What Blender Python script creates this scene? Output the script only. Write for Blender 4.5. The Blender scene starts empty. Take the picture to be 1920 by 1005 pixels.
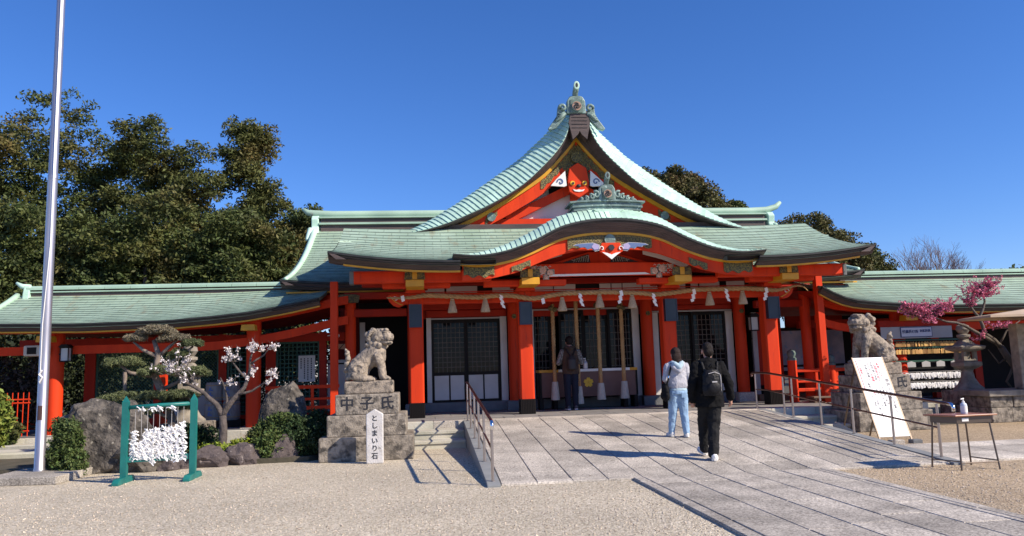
import bpy, bmesh, math, random
import numpy as np
from mathutils import Vector, Matrix, Euler, noise
R = math.radians
rnd = random.Random(7)
NP = np.random.default_rng(11)
S = bpy.context.scene
COL = S.collection

# ------------------------------------------------------------------ camera, sky, sun, exposure
cam_d = bpy.data.cameras.new('camera'); cam = bpy.data.objects.new('camera', cam_d); COL.objects.link(cam)
cam_d.sensor_width = 36.0; cam_d.lens = 36.0 * 1450 / 1920; cam_d.clip_end = 2000; cam_d.clip_start = 0.1
pit, yaw, rol = R(7.4), R(6.5), R(1.8)
fw = Vector((math.sin(yaw) * math.cos(pit), math.cos(yaw) * math.cos(pit), math.sin(pit)))
rt = Vector((math.cos(yaw), -math.sin(yaw), 0)); up = rt.cross(fw)
rt2 = rt * math.cos(rol) - up * math.sin(rol); up2 = rt * math.sin(rol) + up * math.cos(rol)
cam.matrix_world = Matrix(((rt2.x, up2.x, -fw.x, 0), (rt2.y, up2.y, -fw.y, 0), (rt2.z, up2.z, -fw.z, 1.6), (0, 0, 0, 1)))
S.camera = cam
SUN_EL, SUN_AZ = R(35.5), math.atan2(0.845, -0.535)
W = bpy.data.worlds.new('World'); S.world = W; W.use_nodes = True
wn = W.node_tree.nodes; wl = W.node_tree.links
sky = wn.new('ShaderNodeTexSky'); sky.sky_type = 'NISHITA'; sky.sun_disc = False
sky.sun_elevation = SUN_EL; sky.sun_rotation = SUN_AZ; sky.altitude = 0; sky.air_density = 1.0; sky.dust_density = 0.0; sky.ozone_density = 6.0
bg = wn['Background']; bg.inputs['Strength'].default_value = 0.099
hsv = wn.new('ShaderNodeHueSaturation'); hsv.inputs['Saturation'].default_value = 1.15; wl.new(sky.outputs[0], hsv.inputs['Color'])
wbm = wn.new('ShaderNodeMix'); wbm.data_type = 'RGBA'; wbm.blend_type = 'MULTIPLY'; wbm.inputs[0].default_value = 1; wbm.inputs[7].default_value = (.97, .97, 1.25, 1)
wl.new(hsv.outputs[0], wbm.inputs[6]); wl.new(wbm.outputs[2], bg.inputs[0])
sd = bpy.data.lights.new('sun', 'SUN'); sd.energy = 4.95; sd.angle = R(0.5); sd.color = (1.0, 0.88, 0.72)
sun = bpy.data.objects.new('sun', sd); COL.objects.link(sun)
sdir = Vector((math.sin(SUN_AZ) * math.cos(SUN_EL), math.cos(SUN_AZ) * math.cos(SUN_EL), math.sin(SUN_EL)))
sun.rotation_euler = sdir.to_track_quat('Z', 'Y').to_euler(); sun.location = (20, -10, 30)
S.view_settings.view_transform = 'Standard'; S.view_settings.look = 'None'
S.view_settings.exposure = 0.42; S.view_settings.gamma = 1; S.view_settings.use_curve_mapping = False

# ------------------------------------------------------------------ helpers
def wloc(o):
    v = Vector((0, 0, 0))
    while o is not None:
        v += o.location; o = o.parent
    return v

def tag(o, label=None, cat=None, group=None, kind=None):
    if label: o['label'] = label
    if cat: o['category'] = cat
    if group: o['group'] = group
    if kind: o['kind'] = kind
    return o

def thing(name, label, cat, loc=(0, 0, 0), group=None):
    o = bpy.data.objects.new(name, None); COL.objects.link(o); o.location = loc
    o.empty_display_size = 0.2
    return tag(o, label, cat, group)

def link(name, me, parent=None, loc=None, rot=None):
    o = bpy.data.objects.new(name, me); COL.objects.link(o)
    if parent is not None: o.parent = parent
    if loc is not None: o.location = loc
    if rot is not None: o.rotation_euler = rot
    return o

def copy_tree(o, loc=None, rz=None, label=None, parent=None):
    c = o.copy(); COL.objects.link(c)
    if parent is not None: c.parent = parent
    for ch in list(o.children): copy_tree(ch, parent=c)
    if loc is not None: c.location = loc
    if rz is not None: c.rotation_euler.z = rz
    if label: c['label'] = label
    return c

class MB:
    def __init__(s): s.v = []; s.f = []; s.m = []; s.uv = None
    def add(s, vs, fs, m=0):
        n = len(s.v); s.v += [tuple(a) for a in vs]; s.f += [tuple(i + n for i in f) for f in fs]; s.m += [m] * len(fs); return s
    def box(s, x0, x1, y0, y1, z0, z1, m=0):
        return s.add([(x0, y0, z0), (x1, y0, z0), (x1, y1, z0), (x0, y1, z0), (x0, y0, z1), (x1, y0, z1), (x1, y1, z1), (x0, y1, z1)],
                     [(0, 3, 2, 1), (4, 5, 6, 7), (0, 1, 5, 4), (1, 2, 6, 5), (2, 3, 7, 6), (3, 0, 4, 7)], m)
    def cbox(s, x0, x1, y0, y1, z0, z1, c=.015, m=0):      # box with chamfered long edges top
        n = len(s.v)
        P = []
        for z, i in ((z0, 0), (z1 - c, 0), (z1, c)):
            P += [(x0 + i, y0 + i, z), (x1 - i, y0 + i, z), (x1 - i, y1 - i, z), (x0 + i, y1 - i, z)]
        F = [(0, 3, 2, 1), (8, 9, 10, 11)]
        for k in (0, 4):
            for j in range(4):
                F.append((k + j, k + (j + 1) % 4, k + 4 + (j + 1) % 4, k + 4 + j))
        return s.add(P, F, m)
    def beam(s, p, q, w, h, m=0, upv=(0, 0, 1)):
        p = Vector(p); q = Vector(q); d = (q - p).normalized(); u = Vector(upv)
        if abs(d.dot(u)) > .98: u = Vector((0, 1, 0))
        a = d.cross(u).normalized() * (w / 2); b = a.normalized().cross(d).normalized() * (h / 2)
        V = [p - a - b, p + a - b, p + a + b, p - a + b, q - a - b, q + a - b, q + a + b, q - a + b]
        return s.add(V, [(0, 1, 2, 3), (7, 6, 5, 4), (0, 4, 5, 1), (1, 5, 6, 2), (2, 6, 7, 3), (3, 7, 4, 0)], m)
    def tube(s, pts, r, n=10, m=0, caps=True, sx=1, sy=1):
        pts = [Vector(p) for p in pts]; L = len(pts)
        if not isinstance(r, (list, tuple)): r = [r] * L
        rings = []; a = None
        for i, p in enumerate(pts):
            d = (pts[min(i + 1, L - 1)] - pts[max(i - 1, 0)])
            if d.length < 1e-7: d = Vector((0, 0, 1))
            d.normalize()
            if a is None:
                t = Vector((1, 0, 0)) if abs(d.x) < .9 else Vector((0, 1, 0))
                a = (t - d * t.dot(d)).normalized()
            else:
                a = a - d * a.dot(d)
                a = a.normalized() if a.length > 1e-6 else d.orthogonal().normalized()
            b = d.cross(a)
            rings.append([p + (a * math.cos(2 * math.pi * k / n) * sx + b * math.sin(2 * math.pi * k / n) * sy) * r[i] for k in range(n)])
        V = [v for rg in rings for v in rg]; F = []
        for i in range(L - 1):
            for k in range(n):
                F.append((i * n + k, i * n + (k + 1) % n, (i + 1) * n + (k + 1) % n, (i + 1) * n + k))
        if caps: F.append(tuple(range(n - 1, -1, -1))); F.append(tuple((L - 1) * n + k for k in range(n)))
        return s.add(V, F, m)
    def lathe(s, cx, cy, prof, n=16, m=0, a0=0.0):
        V = []; F = []
        for r_, z in prof:
            V += [(cx + r_ * math.cos(2 * math.pi * k / n + a0), cy + r_ * math.sin(2 * math.pi * k / n + a0), z) for k in range(n)]
        for i in range(len(prof) - 1):
            for k in range(n): F.append((i * n + k, i * n + (k + 1) % n, (i + 1) * n + (k + 1) % n, (i + 1) * n + k))
        F.append(tuple(range(n - 1, -1, -1))); F.append(tuple((len(prof) - 1) * n + k for k in range(n)))
        return s.add(V, F, m)
    def prism(s, poly, y0, y1, m=0, axis='y'):      # poly in (x,z) extruded along y ; axis 'z': poly in (x,y) extruded along z ; 'x': (y,z)
        n = len(poly)
        if axis == 'y': V = [(a, y0, b) for a, b in poly] + [(a, y1, b) for a, b in poly]
        elif axis == 'z': V = [(a, b, y0) for a, b in poly] + [(a, b, y1) for a, b in poly]
        else: V = [(y0, a, b) for a, b in poly] + [(y1, a, b) for a, b in poly]
        F = [tuple(range(n)), tuple(range(2 * n - 1, n - 1, -1))] + [(k, k + n, (k + 1) % n + n, (k + 1) % n) for k in range(n)]
        return s.add(V, F, m)
    def ball(s, c, r, m=0, nu=10, nv=7, rot=None):
        if not isinstance(r, (tuple, list)): r = (r, r, r)
        V = []; F = []
        for j in range(nv + 1):
            th = math.pi * j / nv
            for i in range(nu):
                ph = 2 * math.pi * i / nu
                p = Vector((r[0] * math.sin(th) * math.cos(ph), r[1] * math.sin(th) * math.sin(ph), r[2] * math.cos(th)))
                if rot is not None: p = rot @ p
                V.append(p + Vector(c))
        for j in range(nv):
            for i in range(nu):
                F.append((j * nu + i, (j + 1) * nu + i, (j + 1) * nu + (i + 1) % nu, j * nu + (i + 1) % nu))
        return s.add(V, F, m)
    def sweep(s, rows, m=0, mats=None, closed=False):     # rows: list of lists of points (same length); quads between
        n = len(rows[0]); V = [p for r_ in rows for p in r_]; base = len(s.v)
        s.v += [tuple(p) for p in V]
        for i in range(len(rows) - 1):
            for k in range(n if closed else n - 1):
                k2 = (k + 1) % n
                s.f.append((base + i * n + k, base + i * n + k2, base + (i + 1) * n + k2, base + (i + 1) * n + k))
                s.m.append(mats[k] if mats else m)
        return s
    def build(s, name, mats, parent=None, smooth=False, label=None, kind=None, auto=None, loc=None, bevel=0, fixn=True):
        me = bpy.data.meshes.new(name)
        o0 = wloc(parent) if parent is not None else Vector((0, 0, 0))
        if loc is not None: o0 = o0 + Vector(loc)
        me.from_pydata([(a[0] - o0.x, a[1] - o0.y, a[2] - o0.z) for a in s.v], [], s.f)
        if not isinstance(mats, (list, tuple)): mats = [mats]
        for m_ in mats: me.materials.append(m_)
        me.polygons.foreach_set('material_index', s.m)
        if fixn:
            bm = bmesh.new(); bm.from_mesh(me); bmesh.ops.recalc_face_normals(bm, faces=bm.faces); bm.to_mesh(me); bm.free()
        if smooth: me.polygons.foreach_set('use_smooth', [True] * len(me.polygons))
        o = link(name, me, parent, loc)
        if smooth and auto:
            me.set_sharp_from_angle(angle=R(auto))
        if bevel:
            b = o.modifiers.new('bevel', 'BEVEL'); b.width = bevel; b.segments = 2; b.limit_method = 'ANGLE'
        return tag(o, label, None, None, kind)

def crv(tab, n=200):
    """Catmull-Rom through the table (x,z); returns arc-length sampled f(t) -> (x,z)."""
    P = [np.array(p, float) for p in tab]; P = [2 * P[0] - P[1]] + P + [2 * P[-1] - P[-2]]
    out = []
    for i in range(1, len(P) - 2):
        for k in range(12):
            t = k / 12; a, b, c, d = P[i - 1], P[i], P[i + 1], P[i + 2]
            out.append(.5 * ((2 * b) + (c - a) * t + (2 * a - 5 * b + 4 * c - d) * t * t + (3 * b - a - 3 * c + d) * t ** 3))
    out.append(P[-2]); out = np.array(out)
    L = np.concatenate([[0], np.cumsum(np.linalg.norm(np.diff(out, axis=0), axis=1))]); L /= L[-1]
    return lambda t: (float(np.interp(t, L, out[:, 0])), float(np.interp(t, L, out[:, 1])))

def interp(tab, x):
    return float(np.interp(x, [a for a, b in tab], [b for a, b in tab]))

def mirror(tab): return [(-a, b) for a, b in reversed(tab) if a > 0] + list(tab)

# ------------------------------------------------------------------ materials
MATS = {}
def M(name, c, rough=.7, c2=None, sc=3.0, lo=.35, hi=.65, bump=0.0, bsc=25.0, metal=0.0, rndv=0.0, c3=None, sc3=12, t3=.62,
      stretch=None, island=0.0, spec=.5, hue=0.0, bdist=.02, trans=0.0):
    m = bpy.data.materials.new(name); m.use_nodes = True; MATS[name] = m
    N = m.node_tree.nodes; L = m.node_tree.links; B = N['Principled BSDF']
    B.inputs['Roughness'].default_value = rough; B.inputs['Metallic'].default_value = metal
    B.inputs['Specular IOR Level'].default_value = spec
    B.inputs['Base Color'].default_value = (*c, 1)
    geo = N.new('ShaderNodeNewGeometry'); pos = geo.outputs['Position']
    if stretch:
        mp = N.new('ShaderNodeMapping'); mp.inputs['Scale'].default_value = stretch; L.new(pos, mp.inputs[0]); pos = mp.outputs[0]
    out = None
    def nz(scale, a, b, detail=5):
        t = N.new('ShaderNodeTexNoise'); t.inputs['Scale'].default_value = scale; t.inputs['Detail'].default_value = detail
        L.new(pos, t.inputs['Vector']); r = N.new('ShaderNodeMapRange'); L.new(t.outputs['Fac'], r.inputs[0])
        r.inputs[1].default_value = a; r.inputs[2].default_value = b; return r.outputs[0]
    def mix(fac, A, Bc):
        x = N.new('ShaderNodeMix'); x.data_type = 'RGBA'; L.new(fac, x.inputs[0])
        if isinstance(A, tuple): x.inputs[6].default_value = (*A, 1)
        else: L.new(A, x.inputs[6])
        x.inputs[7].default_value = (*Bc, 1); return x.outputs[2]
    col = c
    if c2: col = mix(nz(sc, lo, hi), col, c2)
    if c3: col = mix(nz(sc3, t3, t3 + .12, 8), col, c3)
    if rndv or island:
        if isinstance(col, tuple):
            q = N.new('ShaderNodeRGB'); q.outputs[0].default_value = (*col, 1); col = q.outputs[0]
        hs = N.new('ShaderNodeHueSaturation'); L.new(col, hs.inputs['Color'])
        src = geo.outputs['Random Per Island'] if island else N.new('ShaderNodeObjectInfo').outputs['Random']
        a = island or rndv
        r = N.new('ShaderNodeMapRange'); L.new(src, r.inputs[0]); r.inputs[3].default_value = 1 - a; r.inputs[4].default_value = 1 + a
        L.new(r.outputs[0], hs.inputs['Value'])
        if hue:
            m2 = N.new('ShaderNodeMath'); m2.operation = 'MULTIPLY'; m2.inputs[1].default_value = 37.7; L.new(src, m2.inputs[0])
            m3 = N.new('ShaderNodeMath'); m3.operation = 'FRACT'; L.new(m2.outputs[0], m3.inputs[0])
            r2 = N.new('ShaderNodeMapRange'); L.new(m3.outputs[0], r2.inputs[0]); r2.inputs[3].default_value = .5 - hue; r2.inputs[4].default_value = .5 + hue
            L.new(r2.outputs[0], hs.inputs['Hue'])
        col = hs.outputs[0]
    if not isinstance(col, tuple): L.new(col, B.inputs['Base Color'])
    if bump:
        t = N.new('ShaderNodeTexNoise'); t.inputs['Scale'].default_value = bsc; t.inputs['Detail'].default_value = 6; L.new(pos, t.inputs['Vector'])
        bp = N.new('ShaderNodeBump'); bp.inputs['Strength'].default_value = bump; bp.inputs['Distance'].default_value = bdist
        L.new(t.outputs['Fac'], bp.inputs['Height']); L.new(bp.outputs[0], B.inputs['Normal'])
    if trans:
        ts = N.new('ShaderNodeBsdfTranslucent'); ms = N.new('ShaderNodeMixShader'); ms.inputs[0].default_value = trans
        if isinstance(col, tuple): ts.inputs[0].default_value = (*col, 1)
        else: L.new(col, ts.inputs[0])
        L.new(B.outputs[0], ms.inputs[1]); L.new(ts.outputs[0], ms.inputs[2]); L.new(ms.outputs[0], N['Material Output'].inputs[0])
    return m

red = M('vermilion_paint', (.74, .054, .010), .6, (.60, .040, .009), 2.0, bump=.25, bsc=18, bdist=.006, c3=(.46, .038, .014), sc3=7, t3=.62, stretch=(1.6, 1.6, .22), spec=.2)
redd = M('shade_dark_vermilion_paint', (.44, .026, .009), .6, (.34, .022, .009), 2.0, spec=.2, bump=.2, bsc=18, stretch=(1.6, 1.6, .22))  # darker copy of the vermilion, shade of sheltered parts put into the colour
copper = M('verdigris_copper', (.41, .58, .45), .55, (.29, .42, .33), .9, .3, .7, c3=(.30, .27, .20), sc3=5, t3=.66, bump=.15, bsc=8, stretch=(1, .35, .35))
copperl = M('pale_verdigris_copper', (.54, .76, .62), .5, (.43, .63, .51), 2.2, c3=(.28, .36, .30), sc3=6, t3=.68, rndv=.10, bump=.12, bsc=12)
copperd = M('dark_copper_gap_shade', (.13, .20, .17), .7, (.07, .10, .09), 3)  # dark copper parts; on course risers the gap shade is put into colour
copperg = M('weathered_green_bronze', (.20, .30, .27), .5, (.10, .15, .14), 5, c3=(.42, .58, .52), sc3=14, t3=.58, bump=.3, bsc=30)
bark = M('layered_dark_eave', (.105, .075, .07), .7, (.060, .045, .045), 4, bump=.35, bsc=40, stretch=(.3, 1, 3), c3=(.22, .20, .19), sc3=3, t3=.70)
barkd = M('black_trim_eave_shade', (.012, .014, .016), .6, (.03, .03, .03), 5)  # black trim; along eave tops it paints in the deep shadow
gold = M('ochre_paint', (.72, .36, .015), .5, (.58, .28, .015), 3)
gilt = M('old_gilt_fittings', (.24, .19, .06), .45, (.08, .075, .045), 30, .45, .55, metal=.2, bump=.9, bsc=45, bdist=.04)
white = M('white_plaster', (.64, .62, .58), .8, (.56, .54, .50), 2)
grayw = M('grey_white_board', (.45, .44, .43), .7, (.39, .38, .37), 2)
dark = M('black_lacquer_wood', (.016, .013, .012), .5, spec=.12)
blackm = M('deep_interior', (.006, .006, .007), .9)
glass = M('dark_window_glass', (.004, .0045, .006), .05, spec=.16)
stoneb = M('grey_base_stone', (.17, .175, .18), .8, (.12, .125, .13), 3, bump=.3, bsc=30)
steel = M('stainless_steel', (.48, .42, .39), .28, metal=1.0)
steeld = M('handrail_steel', (.20, .12, .10), .3, metal=.9)
# ================================================================== ground and paving
XC = 4.3
SL = 0.0717; RY0, RY1, PZ = 10.87, 17.55, 0.48
def gravel_mat():
    m = bpy.data.materials.new('pale_gravel'); m.use_nodes = True; N = m.node_tree.nodes; L = m.node_tree.links; B = N['Principled BSDF']
    geo = N.new('ShaderNodeNewGeometry'); pos = geo.outputs['Position']
    vo = N.new('ShaderNodeTexVoronoi'); vo.inputs['Scale'].default_value = 48; L.new(pos, vo.inputs['Vector'])
    cr = N.new('ShaderNodeValToRGB'); L.new(vo.outputs['Color'], cr.inputs[0])
    e = cr.color_ramp.elements; e[0].color = (.22, .185, .145, 1); e[1].color = (.80, .72, .61, 1)
    e.new(.3).color = (.43, .37, .27, 1); e.new(.65).color = (.58, .51, .385, 1)
    no = N.new('ShaderNodeTexNoise'); no.inputs['Scale'].default_value = .45; no.inputs['Detail'].default_value = 4; L.new(pos, no.inputs['Vector'])
    mr = N.new('ShaderNodeMapRange'); L.new(no.outputs['Fac'], mr.inputs[0]); mr.inputs[1].default_value = .35; mr.inputs[2].default_value = .7; mr.inputs[3].default_value = .86; mr.inputs[4].default_value = 1.1
    # browner soil mixed into the gravel right of the approach path
    sx = N.new('ShaderNodeSeparateXYZ'); L.new(pos, sx.inputs[0])
    m2 = N.new('ShaderNodeMapRange'); L.new(sx.outputs[0], m2.inputs[0]); m2.inputs[1].default_value = 3.5; m2.inputs[2].default_value = 6.2
    mx = N.new('ShaderNodeMix'); mx.data_type = 'RGBA'; mx.blend_type = 'MULTIPLY'; L.new(m2.outputs[0], mx.inputs[0]); L.new(cr.outputs[0], mx.inputs[6]); mx.inputs[7].default_value = (.80, .70, .60, 1)
    hs = N.new('ShaderNodeHueSaturation'); L.new(mx.outputs[2], hs.inputs['Color']); L.new(mr.outputs[0], hs.inputs['Value'])
    L.new(hs.outputs[0], B.inputs['Base Color']); B.inputs['Roughness'].default_value = .9
    bp = N.new('ShaderNodeBump'); bp.inputs['Strength'].default_value = .9; bp.inputs['Distance'].default_value = .012; bp.invert = True
    L.new(vo.outputs['Distance'], bp.inputs['Height']); L.new(bp.outputs[0], B.inputs['Normal'])
    return m
gravel = gravel_mat()
def granite_mat(name, a, b, c):
    m = bpy.data.materials.new(name); m.use_nodes = True; N = m.node_tree.nodes; L = m.node_tree.links; B = N['Principled BSDF']
    geo = N.new('ShaderNodeNewGeometry'); pos = geo.outputs['Position']
    n1 = N.new('ShaderNodeTexNoise'); n1.inputs['Scale'].default_value = 42; n1.inputs['Detail'].default_value = 3; n1.inputs['Roughness'].default_value = .7; L.new(pos, n1.inputs['Vector'])
    cr = N.new('ShaderNodeValToRGB'); L.new(n1.outputs['Fac'], cr.inputs[0]); e = cr.color_ramp.elements
    e[0].position = .36; e[0].color = (*a, 1); e[1].position = .66; e[1].color = (*c, 1); e.new(.5).color = (*b, 1)
    n2 = N.new('ShaderNodeTexNoise'); n2.inputs['Scale'].default_value = 1.5; n2.inputs['Detail'].default_value = 5; L.new(pos, n2.inputs['Vector'])
    mr = N.new('ShaderNodeMapRange'); L.new(n2.outputs['Fac'], mr.inputs[0]); mr.inputs[1].default_value = .35; mr.inputs[2].default_value = .68; mr.inputs[3].default_value = .70; mr.inputs[4].default_value = 1.16
    oi = N.new('ShaderNodeObjectInfo'); r2 = N.new('ShaderNodeMapRange'); L.new(oi.outputs['Random'], r2.inputs[0]); r2.inputs[3].default_value = .76; r2.inputs[4].default_value = 1.14
    mu = N.new('ShaderNodeMath'); mu.operation = 'MULTIPLY'; L.new(mr.outputs[0], mu.inputs[0]); L.new(r2.outputs[0], mu.inputs[1])
    hs = N.new('ShaderNodeHueSaturation'); L.new(cr.outputs[0], hs.inputs['Color']); L.new(mu.outputs[0], hs.inputs['Value'])
    L.new(hs.outputs[0], B.inputs['Base Color']); B.inputs['Roughness'].default_value = .85
    bp = N.new('ShaderNodeBump'); bp.inputs['Strength'].default_value = .55; bp.inputs['Distance'].default_value = .008
    L.new(n1.outputs['Fac'], bp.inputs['Height']); L.new(bp.outputs[0], B.inputs['Normal'])
    return m
granite = granite_mat('paving_granite', (.22, .195, .165), (.46, .415, .355), (.70, .64, .55))
granitel = granite_mat('pale_kerb_granite', (.34, .305, .26), (.52, .47, .405), (.70, .64, .55))
mossy = M('mossy_step_stone', (.56, .53, .45), .85, (.42, .41, .33), 1.6, bump=.4, bsc=30, c3=(.30, .20, .12), sc3=2.5, t3=.64, rndv=.1)
oldst = M('old_pedestal_stone', (.33, .285, .23), .9, (.13, .112, .092), 9, .40, .62, bump=.9, bsc=34, c3=(.06, .053, .045), sc3=6, t3=.565, rndv=.10)
statst = M('statue_stone', (.37, .305, .235), .9, (.19, .16, .13), 12, .40, .62, bump=.8, bsc=45, c3=(.06, .055, .05), sc3=10, t3=.57)
dirt = M('shaded_soil', (.10, .085, .06), .95, (.06, .055, .035), 3, bump=.6, bsc=20)

g = MB(); g.add([(-600, -200, 0), (600, -200, 0), (600, 900, 0), (-600, 900, 0)], [(0, 1, 2, 3)])
g.build('ground', gravel, kind='structure')
gb = MB(); gb.add([(-60, 17, .004), (60, 17, .004), (60, 120, .004), (-60, 120, .004)], [(0, 1, 2, 3)])
gb.build('forest_floor', dirt, kind='structure')

def slab(parent, x0, x1, y0, y1, zf, th, mt, gap=.009, name='paving_stone'):
    dz = rnd.uniform(-.002, .003)
    b = MB(); X0, X1, Y0, Y1 = x0 + gap, x1 - gap, y0 + gap, y1 - gap; e = .008
    P = []
    for k, i in ((-th, 0), (-e, 0), (0, e)):
        for x, y in ((X0 + i, Y0 + i), (X1 - i, Y0 + i), (X1 - i, Y1 - i), (X0 + i, Y1 - i)): P.append((x, y, zf(y) + k + dz))
    F = [(0, 3, 2, 1), (8, 9, 10, 11)] + [(k + j, k + (j + 1) % 4, k + 4 + (j + 1) % 4, k + 4 + j) for k in (0, 4) for j in range(4)]
    b.add(P, F); return b.build(name, mt, parent, fixn=False)

# stone ramp: bed + slabs
rz = lambda y: max(0.03, min(PZ, (y - RY0) * SL + .03))
ramp = MB().prism([(RY0 + .05, -.05), (RY1 + .02, -.05), (RY1 + .02, PZ - .03), (RY0 + .05, -.005)], .93, 7.67, axis='x').build('ramp', dirt, kind='structure')
xs = [1.0 + .5 * i for i in range(14)] + [7.62]
for i in range(len(xs) - 1):
    x0, x1 = xs[i], xs[i + 1]; inner = 2.9 < (x0 + x1) / 2 < 5.6
    if x1 - x0 < .2: x1 = xs[i + 1]
    y = RY0 if not inner else RY0 + rnd.uniform(-.3, .3)
    if not inner: slab(ramp, x0, x1, RY0, RY0 + .16, rz, .06, granitel, .002)      # pale edge strip at the foot
    y = RY0 + .16 if not inner else RY0
    y += 0
    cuts = [y]; y += rnd.uniform(.5, 1.3)
    while y < RY1 - .5: cuts.append(y); y += rnd.uniform(1.05, 1.7)
    cuts.append(RY1 - .16)
    for a, b_ in zip(cuts, cuts[1:]): slab(ramp, x0, x1, a, b_, rz, .06, granite, rnd.uniform(.003, .0055))
    slab(ramp, x0, x1, RY1 - .16, RY1, rz, .06, granitel, .002)

path = MB().box(2.86, 5.76, -3, RY0 - .01, -.05, .008).build('path', dirt, kind='structure')
fz = lambda y: .035
for a0, a1 in ((2.85, 3.0), (5.6, 5.75)):
    y = -3
    while y < RY0 - .01:
        y2 = min(RY0, y + rnd.uniform(1.2, 2.2)); slab(path, a0, a1, y, y2, fz, .05, granite, .004, 'kerb_stone'); y = y2
for i in range(6):
    x0 = 3.0 + .5 * i if i < 6 else 0; x1 = min(5.6, x0 + .5)
    if i == 5: x0, x1 = 5.5, 5.6
    y = -3 + rnd.uniform(0, .8)
    while y < RY0 - .02:
        y2 = y + rnd.uniform(1.1, 1.8)
        if RY0 - y2 < .5: y2 = RY0
        slab(path, x0, x1, y, y2, fz, .05, granite, rnd.uniform(.004, .008)); y = y2
# paved branch to the right, past the desk
side = MB().box(7.76, 24, 11.05, 13.3, -.05, .008).build('side_path', dirt, kind='structure')
yy = [11.0, 11.14, 11.9, 12.65, 13.3]
for j in range(4):
    x = 7.75
    while x < 19:
        x2 = x + rnd.uniform(.9, 1.7); slab(side, x, x2, yy[j], yy[j + 1], fz, .05, granitel, .008); x = x2
# ramp side kerbs (carry the handrails)
kst = M('smooth_kerb_stone', (.25, .26, .26), .8, (.20, .21, .215), 3, bump=.2, bsc=40)
for nm, a0, a1 in (('ramp_kerb', .80, .985), ('ramp_kerb', 7.635, 7.82)):
    MB().prism([(RY0 - .07, -.02), (RY1 + .0, -.02), (RY1 + .0, PZ + .012), (RY0 + .06, .052), (RY0 - .07, .03)], a0, a1, axis='x').build(nm, kst, kind='structure', bevel=.006)

# ------------------------------------------------------------------ stone platform and steps
plat = MB().box(-3.4, 11.9, RY1 + .32, 27, 0, PZ).build('platform', stoneb, kind='structure')
x = -3.4; k = 0
while x < 11.9:                              # pale edging course, then grey flags in the shade
    x2 = min(11.9, x + rnd.uniform(1.0, 1.6))
    MB().cbox(x + .003, x2 - .003, RY1, RY1 + .315, .003, PZ + .004, .01).build('edging_stone', mossy if (x2 < 1 or x > 7) else granitel, plat); x = x2
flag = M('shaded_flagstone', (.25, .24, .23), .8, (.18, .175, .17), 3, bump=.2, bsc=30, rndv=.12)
for j, (a, b_) in enumerate(((RY1 + .32, 18.5), (18.5, 19.4), (19.4, 20.3), (20.3, 21.2))):
    x = -3.4 + .4 * (j % 2)
    while x < 11.8:
        x2 = min(11.9, x + rnd.uniform(.8, 1.2)); slab(plat, x, x2, a, b_, lambda y: PZ + .004, .02, flag, .005, 'flagstone'); x = x2
def steps(x0, x1, label):
    st = MB().box(x0, x1, 16.45, RY1 - .003, 0, .15).build('steps', mossy, kind='structure')
    for i, (y0, z1) in enumerate(((16.95, .325), (16.4, .165))):
        y1 = RY1 - .004 if i == 0 else 16.95 - .002
        x = x0
        while x < x1 - .01:
            x2 = x + rnd.uniform(.7, 1.1)
            if x1 - x2 < .4: x2 = x1
            MB().box(x + .004, x2 - .004, y0 + .03, y1, .0 if i else .152, z1 - .062).build('step_riser', mossy, st); MB().cbox(x + .003, x2 - .003, y0, y1, z1 - .06, z1, .010).build('step_stone', mossy, st); x = x2
steps(-.5, .797, 'left'); steps(7.823, 10.3, 'right')

# ================================================================== shrine hall
hall = thing('shrine_hall', 'large vermilion shrine hall with green copper roofs, big front gable and curved porch', 'shrine', (XC, 21, 0))
kroof = MB(); 
KT = mirror([(0, 4.96), (.57, 4.925), (1.19, 4.78), (1.81, 4.48), (2.43, 4.25), (3.06, 4.15), (3.66, 4.19)])
kc = crv(KT)
kdz = lambda u: .335 * (1 - min(1, abs(u) / 3.66) ** 2.2) + .015
def kpos(t, w):            # front-edge curl of the porch roof: t along, w 0 front .. 1 back
    u, z = kc(t); return Vector((XC + u, 17.13 + .62 * w, z + kdz(u) * math.sin(min(1, w) * math.pi / 2)))
def sheets(parent, pos, n, cuts, th, name='copper_sheet', lift=.02, m=None, seg=3, us=1.0):
    for i in range(n):
        w0s = [0] + sorted(rnd.uniform(.2, .85) for _ in range(cuts[0] if i % 2 else cuts[1])) + [1]
        for a, b_ in zip(w0s, w0s[1:]):
            if b_ - a < .1: continue
            bt = MB(); rows = []
            for k in range(seg + 1):
                w = a + (b_ - a) * k / seg
                w = min(w, b_ - .012) if k == seg and b_ < 1 else w
                p0 = pos(i / n, w); p1 = pos((i + 1) / n, w)
                d = (p1 - p0).normalized(); nrm = Vector((0, 1, 0)) if False else d.cross((pos((i + .5) / n, min(1, w + .02)) - pos((i + .5) / n, max(0, w - .02))).normalized())
                if nrm.z < 0: nrm = -nrm
                e = .0035; lo, hi = (lift, .004)
                if p0.z > p1.z: la, lb = hi, lo
                else: la, lb = lo, hi
                q0 = p0 + d * e + nrm * la; q1 = p1 - d * e + nrm * lb
                rows.append([q0 - nrm * (la + .0), q0, q1, q1 - nrm * (lb + .0)])
            bt.sweep(rows); 
            bt.add([rows[0][0], rows[0][1], rows[0][2], rows[0][3]], [(0, 1, 2, 3)]); bt.add(rows[-1], [(3, 2, 1, 0)])
            o = bt.build(name, m or copperl, parent, fixn=True)
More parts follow.
